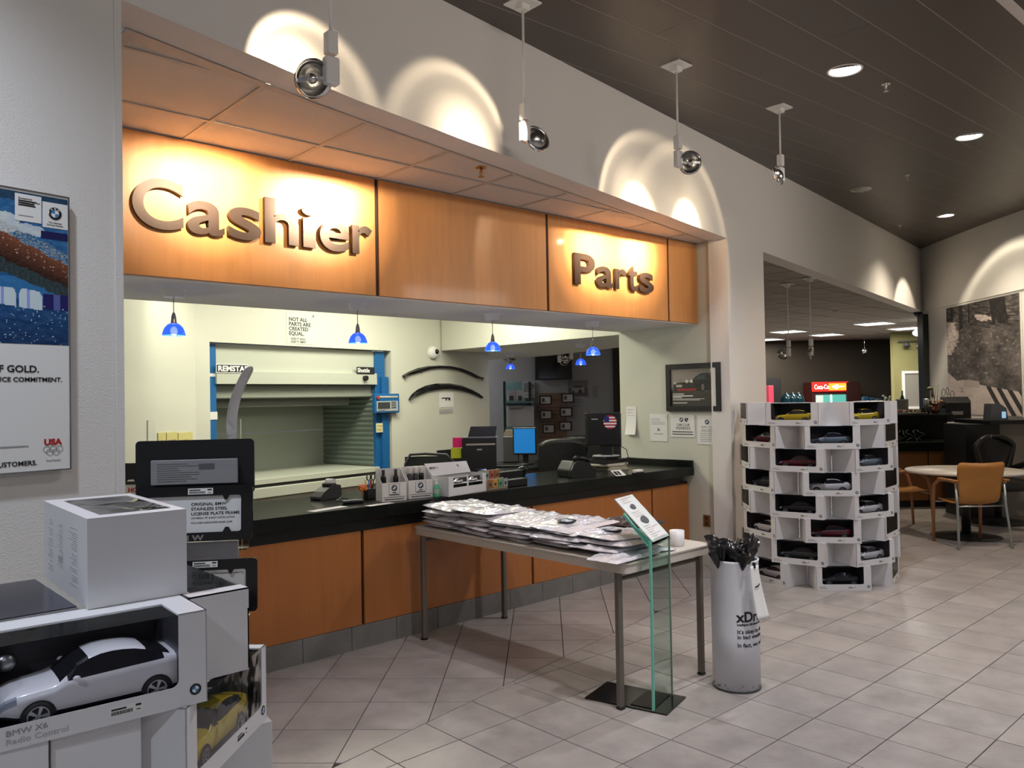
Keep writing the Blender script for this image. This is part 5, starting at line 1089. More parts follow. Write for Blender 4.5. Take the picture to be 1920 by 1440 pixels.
# monitors, printers
def monitor(px, py, d, z0, w, h, lab, yaw, screen=None, z=None, tilt=0, name='monitor', back=False, stand=True, zb=ZC):
    X = dep(px, py, d); t = thing(name, lab, 'monitor', (X.x, X.y, zb), yaw); q = MB(); 
    zz = z0 - zb
    q.box(-w / 2, -.018, zz, w / 2, .018, zz + h, 0, .006); q.box(-w / 2 + .03, .018, zz + .04, w / 2 - .03, .05, zz + h - .05, 0, .012); q.build('housing', black, t)
    q = MB(); q.box(-w / 2 + .015, -.0195, zz + .02, w / 2 - .015, -.0175, zz + h - .015); q.build('screen', screen or blackg, t)
    if stand:
        q = MB(); q.box(-.03, .03, .012, .03, .06, zz + h * .5, 0, .004); q.lathe([(.001, .0), (.10, 0), (.10, .010), (.001, .016)], 24); q.build('stand', black, t)
    return t
# tall black receipt terminal with coloured notes
A, B = onc(866, 905), onc(930, 905); X = dep(898, 800, 6.35)
t = thing('terminal_monitor', 'tall black screen seen from behind with pink and yellow notes', 'monitor', (X.x, X.y, ZC), R(-38)); w_ = .27
q = MB(); q.box(-w_ / 2, -.03, .035, w_ / 2, .03, .365, 0, .006); q.box(-w_ / 2 + .03, -.034, .305, w_ / 2 - .01, -.030, .318, 1); q.box(-.02, -.033, .265, .02, -.030, .276, 1); q.build('housing', [black, mat('silver_strip', (.45, .42, .38), .3)], t)
q = MB(); q.box(-.06, -.06, .012, .06, .03, .12, 0, .01); q.box(-.11, -.08, 0, .11, .06, .012, 0, .003); q.build('stand', blackg, t)
q = MB(); q.box(-w_ / 2 - .075, -.012, .290, -w_ / 2 + .005, -.008, .368); q.build('pink_note', mat('pink_note', (.80, .01, .18), .5), t); q = MB(); q.box(-w_ / 2 - .09, -.014, .205, -w_ / 2 - .01, -.010, .288); q.build('yellow_note', mat('lime_note', (.55, .62, .02), .5), t)
t2 = thing('tilted_screen', 'small tilted screen resting on top of the tall black one', 'screen', (X.x, X.y, ZC + .366), R(-38)); q = MB(); q.add([(-.09, 0, 0), (.13, 0, 0), (.145, .04, .085), (-.065, .04, .085), (-.09, .012, 0), (.13, .012, 0), (.145, .052, .085), (-.065, .052, .085)], [(0, 1, 2, 3), (7, 6, 5, 4), (3, 2, 6, 7), (0, 4, 5, 1), (1, 5, 6, 2), (0, 3, 7, 4)]); q.box(-.135, -.02, 0, .15, .03, .004, 1); q.build('screen_body', [black, grey], t2)
# black mesh chair back behind the displays and an in-tray
X = dep(806, 860, 7.5); t = thing('mesh_chair', 'black mesh office chair showing its curved back above the displays', 'chair', (X.x, X.y, 0), R(-43))
def lounge(t, w, z0, z1, mesh_=True):
    q = MB(); q.tube([(-w / 2, .0, z0), (-w / 2 + .005, 0, z1 - .10), (-w / 2 + .05, 0, z1 - .01), (-.05, .03, z1 - .005), (w / 2 - .08, .02, z1 - .02), (w / 2 - .02, 0, z1 - .08), (w / 2, 0, z0), (-w / 2, 0, z0)], .014, 0, 8); q.build('back_frame', dgrey, t)
    q = MB(); q.grid(lambda u, v: (-w / 2 + w * u, .02 * math.sin(PI * u), z0 + (z1 - z0 - .03) * v), 8, 8); q.build('backrest', mat('mesh_fabric', (.035, .04, .038), .8), t)
    q = MB(); q.box(-w / 2, -.46, .43, w / 2, 0.0, .50, 0, .03); q.build('seat', leather, t); q = MB(); q.tube([(0, -.22, .08), (0, -.22, .43)], .025, 0, 10)
    for k in range(5): a = k * 1.2566; q.tube([(0, -.22, .10), (.27 * math.cos(a), -.22 + .27 * math.sin(a), .06)], .016, 0, 6); q.sphere((.27 * math.cos(a), -.22 + .27 * math.sin(a), .03), .028, 0, 8, 6)
    q.build('base', black, t)
lounge(t, .47, .52, 1.075)
X = dep(845, 845, 8.2); t = thing('wire_tray', 'black letter tray behind the mesh chair', 'tray', (X.x, X.y, .84), R(-40)); q = MB(); q.box(-.12, -.1, 0, .14, .1, .01); q.add([(-.14, -.1, .22), (.14, -.1, .24), (.12, -.1, .01), (-.10, -.1, .01), (-.14, -.09, .22), (.14, -.09, .24), (.12, -.09, .01), (-.10, -.09, .01)], [(0, 3, 2, 1), (4, 5, 6, 7), (0, 1, 5, 4), (1, 2, 6, 5), (0, 4, 7, 3)]); q.build('tray_body', black, t)
q = thing('side_cabinet', 'low cabinet carrying the letter tray behind the counter', 'cabinet', (X.x, X.y, 0), R(-40)); b = MB(); b.box(-.25, -.2, 0, .25, .2, .838, 0, .004); b.build('body', wood, q)
# blue screen on the rear desk
scr = mat('blue_screen', (.01, .1, .3), .3, emit=(.01, .20, .55), es=.6, var=0)
monitor(984, 830, 8.9, .945, .265, .305, 'monitor showing a plain blue desktop on the rear desk', R(-52), scr, zb=.84)
X = dep(950, 862, 8.6); t = thing('keyboard', 'black keyboard on the rear desk left of the blue screen', 'keyboard', (X.x, X.y, .841), R(-40)); q = MB(); q.box(-.17, -.07, 0, .17, .07, .02, 0, .004)
for i in range(14):
    for j in range(4): q.box(-.16 + i * .023, -.06 + j * .028, .02, -.142 + i * .023, -.04 + j * .028, .025)
q.build('keys', black, t)
t = thing('desk_printer', 'black desktop printer with a beige top on the rear desk', 'printer', tuple(dep(961, 812, 9.25).xy) + (.841,), R(-45)); q = MB(); q.box(-.11, -.08, 0, .07, .10, .30, 0, .01); q.build('case', dgrey, t); q = MB(); q.prism([(-.11, .30), (.07, .30), (.06, .37), (-.08, .37)], -.07, .10); q.build('top', mat('tan_plastic', (.20, .16, .12), .4), t)
t = thing('black_gadget', 'low glossy black card reader beside the display row', 'gadget', tuple(onc(958, 893).xy) + (ZC,), R(-20)); q = MB(); q.box(-.12, -.03, 0, .14, .05, .05, 0, .015); q.sphere((.11, 0, .055), (.045, .04, .028), 0, 12, 8); q.build('body', blackg, t)
# leather chairs
for px, py, d, l, yaw, w in [(1055, 855, 8.15, 'large black leather chair behind the counter phone', -43, .50), (1088, 845, 9.6, 'black leather chair with creases, behind the large one', -60, .50), (1136, 850, 9.1, 'black leather chair half hidden by the flag monitor', -30, .50)]:
    X = dep(px, py, d); t = thing('leather_chair', l, 'chair', (X.x, X.y, 0), R(yaw), 'black leather chairs in the office'); zt = [1.12, 1.08, 1.06][[-43, -60, -30].index(yaw)]
    q = MB(); q.grid(lambda u, v: ((u - .5) * w * (1 - .35 * max(0, v - .7) ** 1.2), .06 * math.cos(PI * (u - .5)) + .03 * math.sin(8 * v) + .01 * NZ(u * 5, v * 5, d), .50 + (zt - .50) * v - .05 * (2 * u - 1) ** 4 * v), 18, 16); q.grid(lambda u, v: ((.5 - u) * w * (1 - .35 * max(0, v - .7) ** 1.2), -.05 - .03 * math.cos(PI * (u - .5)), .50 + (zt - .50) * v - .05 * (2 * u - 1) ** 4 * v), 18, 8); q.tube([((u - .5) * w * .9, 0, zt - .01 - .05 * (2 * u - 1) ** 4) for u in [k / 8 for k in range(9)]], .05, 0, 10); q.build('backrest', leather, t)
    q = MB(); q.box(-w / 2, -.5, .40, w / 2, .0, .52, 0, .04); q.build('seat', leather, t)
    for s in (-1, 1): q = MB(); q.tube([(s * w / 2, -.02, .52), (s * (w / 2 + .03), -.05, .70), (s * (w / 2 + .03), -.38, .70), (s * w / 2, -.42, .50)], .025, 0, 8); q.build('armrest', leather, t)
    q = MB(); q.tube([(0, -.25, .08), (0, -.25, .42)], .03, 0, 10)
    for k in range(5): a = k * 1.2566; q.tube([(0, -.25, .10), (.3 * math.cos(a), -.25 + .3 * math.sin(a), .05)], .018, 0, 6)
    q.build('base', black, t)
# telephone / terminal heap on the counter
X = onc(1088, 893); t = thing('desk_phone', 'black desk phone with a glossy handset on the counter', 'telephone', (X.x, X.y + .03, ZC), R(-10)); q = MB(); q.prism([(-.14, 0), (.12, 0), (.12, .03), (.05, .12), (-.09, .135), (-.14, .06)], -.10, .10, 0, 'y'); o = q.build('base', black, t); bev(o, .01, 2)
q = MB(); q.tube([(-.09, -.07, .145), (-.07, -.07, .165), (.03, -.07, .152), (.06, -.07, .125)], [.022, .016, .016, .022], 0, 10); q.build('handset', blackg, t); q = MB(); q.tube([(-.09, -.07, .14), (-.15, -.10, .08), (-.16, -.08, .01), (-.10, -.12, .006)], .004, 0, 6); q.build('cord', black, t)
# flag monitor on its riser
X = onc(1150, 880); zt = ZC
t = thing('monitor_riser', 'cream turntable riser stacked on books under the flag monitor', 'riser', (X.x + .02, X.y + .10, ZC), R(0)); q = MB(); q.lathe([(.001, .0), (.12, 0), (.12, .008), (.001, .008)], 8, 0, smooth=False); q.lathe([(.05, .008), (.05, .035)], 14); q.lathe([(.001, .035), (.20, .035), (.205, .045), (.20, .056), (.001, .056)], 8, 0, smooth=False); q.build('turntable', mat('cream_plastic', (.58, .52, .40), .4), t)
t = thing('black_base_unit', 'flat black unit lying on the cream riser', 'device', (X.x + .02, X.y + .10, ZC + .0565), R(5)); q = MB(); q.prism([(-.18, -.12), (.18, -.12), (.16, .10), (-.05, .14), (-.18, .1)], 0, .035, 0, 'z'); q.box(-.12, -.08, .035, .08, .08, .062, 0, .004); q.build('unit', black, t)
t = thing('flag_monitor', 'black monitor turned away with a stars and stripes sticker on its back', 'monitor', (X.x + .02, X.y + .10, ZC + .119), R(-60)); q = MB(); q.box(-.20, .0, .085, .14, .05, .405, 0, .012); q.box(-.18, -.014, .10, .12, .0, .38, 0, .01); q.build('housing', black, t)
q = MB(); q.box(-.05, -.005, .0, .06, .045, .10, 0, .006); q.lathe([(.001, 0), (.13, 0), (.125, .006), (.001, .008)], 20, 1); q.build('stand', [black, grey], t)
q = MB(); fx, fz, fr = .045, .315, .062
for k in range(9):
    z0, z1 = fz - fr + 2 * fr * k / 9, fz - fr + 2 * fr * (k + 1) / 9; zm = (z0 + z1) / 2; hw_ = max(.01, (fr ** 2 - (zm - fz) ** 2) ** .5); q.box(fx - hw_, -.0155, z0, fx + hw_, -.0145, z1, 0 if k % 2 == 0 else 1)
q.box(fx - .055, -.0162, fz, fx - .008, -.0154, fz + .050, 2); q.build('flag_sticker', [mat('flag_red', (.50, .02, .04), .4), inkw, mat('flag_blue', (.02, .03, .16), .4)], t)
q = MB(); q.box(-.13, -.0155, .338, -.07, -.0145, .348); q.build('maker_label', grey, t)
q = MB(); q.tube([(.12, 0, .10), (.19, 0, .06), (.215, -.02, -.03), (.17, -.05, -.085), (.10, -.16, -.095), (.02, -.20, -.112)], .004, 0, 6); q.build('cable', black, t)
t = thing('cream_books', 'cream books lying under the edge of the riser', 'books', tuple((X + Vector((-.02, -.06, 0))).xy) + (ZC,), R(-15)); q = MB(); q.box(-.10, -.05, 0, .10, .035, .016, 0, .002); q.box(-.09, -.045, .0162, .08, .03, .030, 0, .002); q.build('book_block', mat('cream_paper', (.50, .44, .32), .6), t)
X = onc(1165, 892); t = thing('leaflet_wallet', 'white folded card with black panels in front of the riser', 'leaflet', (X.x, X.y, ZC), R(-5)); q = MB(); q.add([(-.06, 0, 0), (.06, 0, 0), (.05, .06, .045), (-.07, .06, .045)], [(0, 1, 2, 3)], 0); q.add([(-.05, .008, .0075), (-.02, .008, .0075), (-.025, .045, .036), (-.055, .045, .036)], [(0, 1, 2, 3)], 1); q.add([(-.01, .008, .0075), (.015, .008, .0075), (.01, .045, .036), (-.015, .045, .036)], [(0, 1, 2, 3)], 1); o = q.build('card', [paper, ink], t); sm = o.modifiers.new('thick', 'SOLIDIFY'); sm.thickness = .001
X = onc(1196, 888); t = thing('business_card_holder', 'black holder with pale business cards at the end of the counter', 'card holder', (X.x, X.y, ZC), R(-5)); q = MB(); q.box(-.055, -.03, 0, .055, .03, .016, 0, .006); q.build('holder', black, t); q = MB(); q.box(-.045, -.022, .017, .045, .022, .034, 0, .001); q.build('cards', paper, t)
# black monitor and small sign at the far left end of the counter
X = ony(222, 905, 4.80); t = thing('monitor', 'black monitor at the far left end of the counter', 'monitor', (X.x, X.y, ZC), R(-40)); q = MB(); q.box(-.14, -.02, .06, .26, .02, .345, 0, .006); q.box(-.02, 0, .01, .06, .04, .07); q.box(-.08, -.06, 0, .14, .10, .012, 0, .003); q.build('housing', black, t)
t = thing('promo_card', 'tapering promotional card with red HOT print hung in front of the left monitor', 'sign', tuple(ony(250, 900, 4.50).xy) + (ZC,), R(-43))
if True:
    q = MB(); q.add([(-.045, 0, .25), (.045, 0, .25), (.035, 0, .0), (-.025, 0, .0)], [(3, 2, 1, 0)]); o = q.build('card', paper, t); sm = o.modifiers.new('thick', 'SOLIDIFY'); sm.thickness = .002
    text('lettering', 'HOT', .034, t, (-.028, -.0022, .208), ired, bold=.001); q = MB(); lines(q, -.03, .03, [.19 - .016 * k for k in range(9)], .004, -.002, 0, .4, 7); q.build('print', inkg, t)
    q = MB(); q.box(-.04, -.012, .25, .04, .01, .262, 0, .002); q.sphere((-.012, -.004, .268), (.020, .008, .008), 1, 10, 6); q.build('clip', [black, chrome], t)
t = thing('counter_mat', 'pale folded cloth at the far left end of the counter', 'cloth', tuple(ony(225, 925, 4.62).xy) + (ZC,), R(-40)); q = MB(); q.grid(lambda u, v: ((u - .5) * .34, (v - .5) * .2, .012 + .012 * math.sin(PI * u) * abs(math.sin(14 * u + 5 * v))), 20, 6); q.build('cloth', mat('grey_cloth', (.45, .43, .38), .8), t)
# ------------------------------------------------------------------ poster on the long wall, far left
(u1, z1), (_, z0) = ML.hit(130, 370, -.03), ML.hit(132, 880, -.03); (ux_, _) = ML.hit(0, 348, -.03); u0 = u1 - .74; sc_ = (u1 - ux_) / 130.0
t = thing('swim_poster', 'framed white poster with a swimmer in blue water at the left edge', 'poster', ML.o, ML.a)
q = MB(); q.box(u0, -.028, z0, u1, -.018, z1, 0, .001); q.box(u0 + .05, -.018, z0 + .05, u1 - .05, 0, z1 - .05); q.build('board', paper, t)
q = MB(); frame_ring(q, rrect(u0, z0, u1, z1, .001, 1), rrect(u0 + .004, z0 + .004, u1 - .004, z1 - .004, .001, 1), -.031, -.0285); q.build('frame', steel, t)
pz1 = z1 - .010; pz0 = z1 - (z1 - z0) * (648 - 368) / 512; PW = u1 - u0 - .010
def swim(u, v):
    X = 129 - (1 - u) * PW / sc_; Y = 356 + v * 292; n = NZ(X * .05, Y * .12, 0); n2 = NZ(X * .2, Y * .4, 5)
    c = mixc((38, 90, 140), (20, 50, 92), (Y - 540) / 120) if Y > 500 else (52, 104, 152)
    c = tuple(k + 22 * n + 10 * n2 for k in c)
    if Y < 372 + X * .1: c = tuple(k * .55 + 12 for k in c)
    if 520 < Y < 560 and X < 130: c = mixc(c, (60, 130, 185), .6)
    ya, yb = 434 + X * .42 + 4 * n, 486 + X * .36 + 5 * n
    for ex, ey, w, h in ((12, 418, 26, 20), (-40, 410, 22, 18), (50, 425, 18, 10), (70, 428, 16, 10)):
        if abs(X - ex) < w and abs(Y - ey) < h * (1 - ((X - ex) / w) ** 2) ** .5: c = (196 + 20 * n, 206 + 20 * n, 212)
    if X > 76 and 424 < Y < 440: c = (34, 36, 84)
    if ya - 22 < Y < ya and n2 > -.1 and X > -60: c = mixc(c, (175, 172, 160), .45 + n2)
    if ya <= Y <= yb:
        k = (Y - ya) / (yb - ya); c = mixc((132, 80, 56), (54, 32, 24), k); c = tuple(q + 18 * n2 for q in c)
        if n2 > .56 and .15 < k < .6: c = (190, 172, 160)
    elif yb < Y < yb + 24: c = (52 + 18 * n2, 66 + 18 * n2, 68 + 18 * n2)
    for ex, w in ((10, 19), (57, 21), (-42, 20), (-90, 20)):
        if abs(X - ex) < w and 541 + .12 * max(0, X - 40) + ((X - ex) / w) ** 8 * 10 < Y < 574 + .1 * X: c = (205 - 60 * (1 if abs(X - ex + 4) < 3 else 0), 220 - 60 * (1 if abs(X - ex + 4) < 3 else 0), 224)
    if X > 80 and 549 < Y < 580: c = (34, 30, 96) if not (100 < X < 112) else (90, 100, 160)
    if n2 > .62 and Y > 570: c = (190, 205, 220)
    return c
picture('picture', PW, pz1 - pz0, 260, 170, swim, t, (u0 + .005, -.0288, pz0), rough=.25, coat=.2)
def PU(px): return u1 - .004 - (129 - px) * sc_
def PZ(py): return z1 - (py - 368) * (z1 - z0) / 512
q = MB(); q.box(PU(28), -.0300, PZ(426), PU(77), -.0292, PZ(377)); q.box(PU(79), -.0300, PZ(431), PU(128), -.0292, PZ(384)); lines(q, PU(34), PU(70), [PZ(387) - .006, PZ(391) - .006, PZ(395) - .006], .004, -.0302, 1, .3, 3); lines(q, PU(34), PU(62), [PZ(417)], .003, -.0302, 2, .1); q.build('caption_card', [paper, ink, inkg], t)
for k, s in enumerate(['Exceptional', 'Customer Service', 'Commitment']): text('lettering', s, .0085, t, (PU(34), -.0306, PZ(386.5 + 5 * k)), ink)
emblem(t, (PU(103), -.0304, PZ(404)), .0205, ring=True); roundel_letters(t, (PU(103), -.0306, PZ(404)), .0205)
text('lettering', 'The Ultimate', .0075, t, (PU(103), -.0304, PZ(422.5)), ink, align='CENTER'); text('lettering', 'Driving Machine', .0075, t, (PU(103), -.0304, PZ(427)), ink, align='CENTER')
text('lettering', 'QUEST OF GOLD.', .030, t, (PU(71), -.0292, PZ(699)), ink, bold=.0006, align='RIGHT', sx=1.02)
text('lettering', 'CUSTOMER SERVICE COMMITMENT.', .0195, t, (PU(115), -.0292, PZ(716)), ink, bold=.0003, align='RIGHT', sx=1.08)
text('lettering', 'VALUED CUSTOMERS.', .0205, t, (PU(66), -.0292, PZ(867)), ink, bold=.0003, align='RIGHT', sx=1.05)
text('lettering', 'USA', .026, t, (PU(96), -.0292, PZ(832)), ired, bold=.0012, align='CENTER', sx=1.1)
q = MB()
for k in range(5):
    cx, cz = PU(84 + 6.2 * k), PZ(840 if k % 2 == 0 else 845.5); frame_ring(q, [(cx + .0105 * math.cos(a), cz + .0105 * math.sin(a)) for a in [PI * j / 12 for j in range(24)]], [(cx + .0093 * math.cos(a), cz + .0093 * math.sin(a)) for a in [PI * j / 12 for j in range(24)]], -.0294, -.0288)
lines(q, PU(-60), PU(50), [PZ(833)], .003, -.0292, 0, 0); q.build('five_rings', inkg, t); text('lettering', 'Proud Partner', .0075, t, (PU(97), -.0292, PZ(862)), inkg, align='CENTER')

# ------------------------------------------------------------------ grey showroom behind the office (frame GW)
def gt(px, py, off=0): return GW.hit(px, py, off)
def gbox(px0, py0, px1, py1, y0, y1, off=0):
    (a, b), (c, d) = gt(px0, py1, off), gt(px1, py0, off); return (a, y0, b, c, y1, d)
t = thing('wall_television', 'large black television high on the grey wall', 'television', GW.o, GW.a); q = MB(); q.box(*gbox(1003, 657, 1071, 713, -.09, -.05), 0, .006); q.box(*gbox(1025, 675, 1050, 700, -.05, 0)); q.build('housing', black, t); q = MB(); q.box(*gbox(1010, 660, 1069, 710, -.094, -.0905)); q.build('screen', blackg, t)
t = thing('wall_poster', 'grey poster of a sports car right of the television', 'poster', GW.o, GW.a); (a, b), (c, d) = gt(1066, 743), gt(1101, 713)
def gpic(u, v):
    c = (100, 98, 98) if v < .5 else (70, 68, 70); 
    if .15 < u < .85 and .42 + .1 * abs(u - .5) < v < .78 and not (u < .3 and v < .5): c = (130, 130, 132)
    if .3 < u < .7 and .36 < v < .48: c = (40, 40, 44)
    if ((u - .62) / .09) ** 2 + ((v - .7) / .14) ** 2 < 1 or ((u - .25) / .06) ** 2 + ((v - .72) / .1) ** 2 < 1: c = (22, 22, 22)
    return c
picture('print', c - a, d - b, 30, 26, gpic, t, (a, -.012, b)); q = MB(); q.box(a, -.011, b, c, 0, d); q.build('board', dgrey, t)
t = thing('wall_poster', 'second pale notice NOT ALL PARTS ARE CREATED EQUAL on the grey wall', 'sign', GW.o, GW.a); (a, b), (c, d) = gt(980, 746), gt(1002, 716); q = MB(); q.box(a, -.03, b, c, -.005, d); q.build('sheet', mat('notice_grey', (.38, .42, .42), .6), t)
for k, s in enumerate(['NOT ALL', 'PARTS ARE', 'CREATED', 'EQUAL.']): text('lettering', s, .046, t, (a + .02, -.031, d - .05 - .040 * k), ink, bold=.001, sx=.85)
q = MB(); lines(q, a + .03, c - .03, [b + .03, b + .055], .012, -.031); q.build('print', inkg, t)
t = thing('product_shelf', 'glass product shelf unit against the grey wall', 'shelf', GW.o, GW.a)
q = MB(); q.box(*gbox(946, 716, 948, 850, -.45, -.43)); q.box(*gbox(993, 716, 995, 850, -.05, -.03)); q.build('upright', black, t)
tealm = mat('teal_glass_panel', (.10, .20, .20), .15)
for py in (752, 800, 838): q = MB(); q.box(*gbox(946, py, 1000, py + 4, -.45, -.02)); q.build('shelf_board', tealm, t)
q = MB(); q.box(*gbox(946, 716, 985, 850, -.02, -.002)); q.build('back_panel', tealm, t)
for k, (a, b, c, d, l) in enumerate([(951, 732, 966, 752, 'white product box on the upper glass shelf, left'), (967, 732, 981, 752, 'white product box on the upper glass shelf, right'), (951, 760, 1000, 799, 'wide white panel box on the middle glass shelf')]):
    t = thing('product_box', l, 'box', GW.o, GW.a, 'product boxes on the glass shelves'); g_ = gbox(a, b, c, d, -.40, -.24); q = MB(); q.box(*g_, 0, .004)
    if k < 2: q.box(g_[0] + .04, -.402, g_[2] + .01, g_[3] - .03, -.400, g_[2] + .09, 1)
    else: lines(q, g_[0] + .04, g_[3] - .15, [g_[5] - .04, g_[5] - .06], .010, -.401, 1)
    q.build('carton', [mat('dim_card', (.42, .41, .42), .5), dgrey], t)
t = thing('slatwall_rack', 'brown slatwall rack hung with plate frame packs', 'rack', GW.o, GW.a)
for k in range(9): q = MB(); g_ = gbox(1011, 736, 1061, 860, -.06, -.03); h = (g_[5] - g_[2]) / 9; q.box(g_[0], -.06, g_[2] + k * h + .004, g_[3], -.03, g_[2] + (k + 1) * h - .004); q.build('slat', mat('slat_wood', (.17, .10, .065), .5), t)
lb = ['left column, top', 'left column, middle', 'left column, bottom', 'right column, top', 'right column, middle', 'right column, bottom']
for k, (cx, cy) in enumerate([(1022, 749), (1023, 776), (1028, 802), (1063, 745), (1060, 771), (1059, 797)]):
    t = thing('plate_frame_pack', 'hanging black plate frame pack on the slatwall, ' + lb[k], 'plate frame', GW.o, GW.a, 'plate frame packs on the slatwall'); g_ = gbox(cx - 12, cy - 8, cx + 12, cy + 10, -.20, -.19); q = MB(); frame_ring(q, rrect(g_[0], g_[2], g_[3], g_[5], .01, 2), rrect(g_[0] + .03, g_[2] + .02, g_[3] - .03, g_[5] - .025, .006, 2), -.20, -.19); q.tube([((g_[0] + g_[3]) / 2, -.06, g_[5] - .01), ((g_[0] + g_[3]) / 2, -.21, g_[5] - .01)], .004, 0, 6); q.build('frame', black, t)
    q = MB(); q.box(g_[0] + .03, -.197, g_[2] + .02, g_[3] - .03, -.193, g_[5] - .025); q.box(g_[0] + .05, -.199, g_[2] + .05, g_[0] + .10, -.197, g_[5] - .05, 1); q.build('card', [mat('dim_card', (.42, .41, .42), .5), dgrey], t)
t = thing('wall_lettering', 'faint column of small print right of the car poster', 'sign', GW.o, GW.a); q = MB(); (a, b), (c, d) = gt(1111, 745), gt(1122, 726); lines(q, a, c, [b + (d - b) * k / 6 for k in range(7)], .012, -.002, 0, .3, 3); (a, b), (c, d) = gt(1070, 762), gt(1092, 747); lines(q, a, c, [b, b + .06, b + .11], .012, -.002, 0, .4, 4); q.build('print', mat('wall_print', (.14, .16, .19), .6), t)
for px, py, px2, l, w_ in [(968, 668, 0, 'chrome spotlight left of the television', 1), (953, 667, 0, 'small spotlight beside a lit white sign', 1), (1049, 676, 0, 'chrome spotlight in front of the television, left', 1), (1071, 670, 0, 'chrome spotlight in front of the television, right', 1)]:
    X = dep(px, py, 12.6); spot_pendant((X.x, X.y, 2.95), (X.x, X.y, X.z), (X.x - 3, X.y - 4, X.z - .6), l, 'spotlights in the grey showroom', flip=-1 if px in (953, 1049) else 1)
t = thing('wall_sign', 'small lit white square sign with a dark dot', 'sign', GW.o, GW.a); q = MB(); q.box(*gbox(935, 663, 943, 672, -.06, -.03)); q.build('panel', mat('lit_sign', (.6, .6, .6), .5, emit=(.8, .8, .8), es=.5), t); g_ = gbox(937, 665, 941, 670, -.062, -.0605); q = MB(); q.box(*g_); q.build('dot', ink, t)

# ------------------------------------------------------------------ mural on the right wall
(a0_, b0_), (a1_, b1_) = RW.hit(1780, 765), RW.hit(1912, 548); z0, z1 = 1.19, 2.955
t = thing('mural', 'large black and white photo mural of woodland and striped cloth', 'mural', RW.o, RW.a); sx_ = a1_ - a0_
q = MB(); q.box(a0_, -.010, z0, a1_, 0, z1); q.build('board', grey, t)
def mural(u, v):
    X = 1410 + u * 490; Yt = 510 - u * 110; Y = Yt + v * (1210 - Yt); n = NZ(X * .012, Y * .012, 3, 6); n2 = NZ(X * .05, Y * .05, 9, 4); n3 = NZ(X * .02, Y * .09, 2, 4)
    c = 92 + 40 * n + 24 * n2
    if Y < 620 + 20 * n: c = 76 + 60 * n3 + 22 * n2
    for tx, tw, tb in ((1452, 8, 640), (1520, 13, 650), (1578, 6, 600), (1735, 10, 610), (1790, 34, 600), (1745, 12, 560)):
        if abs(X - tx - (Y - 500) * .12 * (tx > 1700)) < tw and Y < tb: c = 36 + 26 * n2
    if abs(X - 1675) < 55 and ((X - 1675) / 58) ** 2 + ((Y - 565 + 14 * n) / 24) ** 2 < 1 + n2 * .8: c = 205 + 30 * n2
    if X < 1500 and 600 < Y < 820 and (X - 1410) < 100 - abs(Y - 690) * .5 + 25 * n3: c = 196 + 40 * n2 - 60 * max(0, n3)
    if n2 > .62 and 640 < Y < 960: c = 165
    edge = 935 + (X - 1410) * .8 if X < 1480 else 990 - 10 * math.sin((X - 1480) / 50) if X < 1640 else 1010 + (X - 1640) * .16
    if Y > edge:
        c = 212 + 12 * n - 40 * max(0, n3 - .35)
        if 1530 < X < 1640 and Y < 1030: c = 188
        for k in range(5):
            xs = 1688 + k * 62 + (Y - 1030) * .50
            if xs < X < xs + 30 and Y > 1020: c = 52 + 12 * n2
        if X < 1520 and n3 > .34: c = 150
    c = max(10, min(235, c)); return (c * 1.0, c * .93, c * .90)
mb = MB()
picture('print', sx_ - .01, z1 - z0 - .01, 250, 300, mural, t, (a0_ + .005, -.0112, z0 + .005), rough=.6)
q = MB(); q.box(a1_ + .0, -.004, .0, a1_ + .04, .002, 2.98); struct('trim_6', q, [wallw], RW.o, RW.a)
# dark post at the corner
t = thing('dark_column', 'dark glossy steel column at the corner of the cafe opening', 'column', RW.W(.05, .0, 0), RW.a); q = MB(); q.box(-.06, -.10, 0, .16, -.008, 2.93, 0, .006); q.build('shaft', mat('dark_steel', (.05, .055, .05), .22, metal=.7), t)
t = thing('dome_camera', 'small black dome camera under the far corner of the header', 'camera', tuple(fl(1723, 592, 2.93).xy) + (2.994,), 0); q = MB(); q.lathe([(.09, 0), (.09, -.03), (.06, -.07), (.02, -.09), (.001, -.092)], 20); q.build('housing', black, t)

# ------------------------------------------------------------------ cafe
def cbox(q, a, b, c, d, d0, thick, mi=0, bev_=0):
    """box facing the photographer, from photograph corners at distance d0"""
    pass
def facing(px, py, d): X = dep(px, py, d); return X
def cthing(name, lab, cat, px, d, group=None, z=0, yaw=-42.7): X = dep(px, 740, d); return thing(name, lab, cat, (X.x, X.y, z), R(yaw), group), X
def hz(py, d, px=1600): return dep(px, py, d).z
def wpx(n, d): return n * d / F_PX
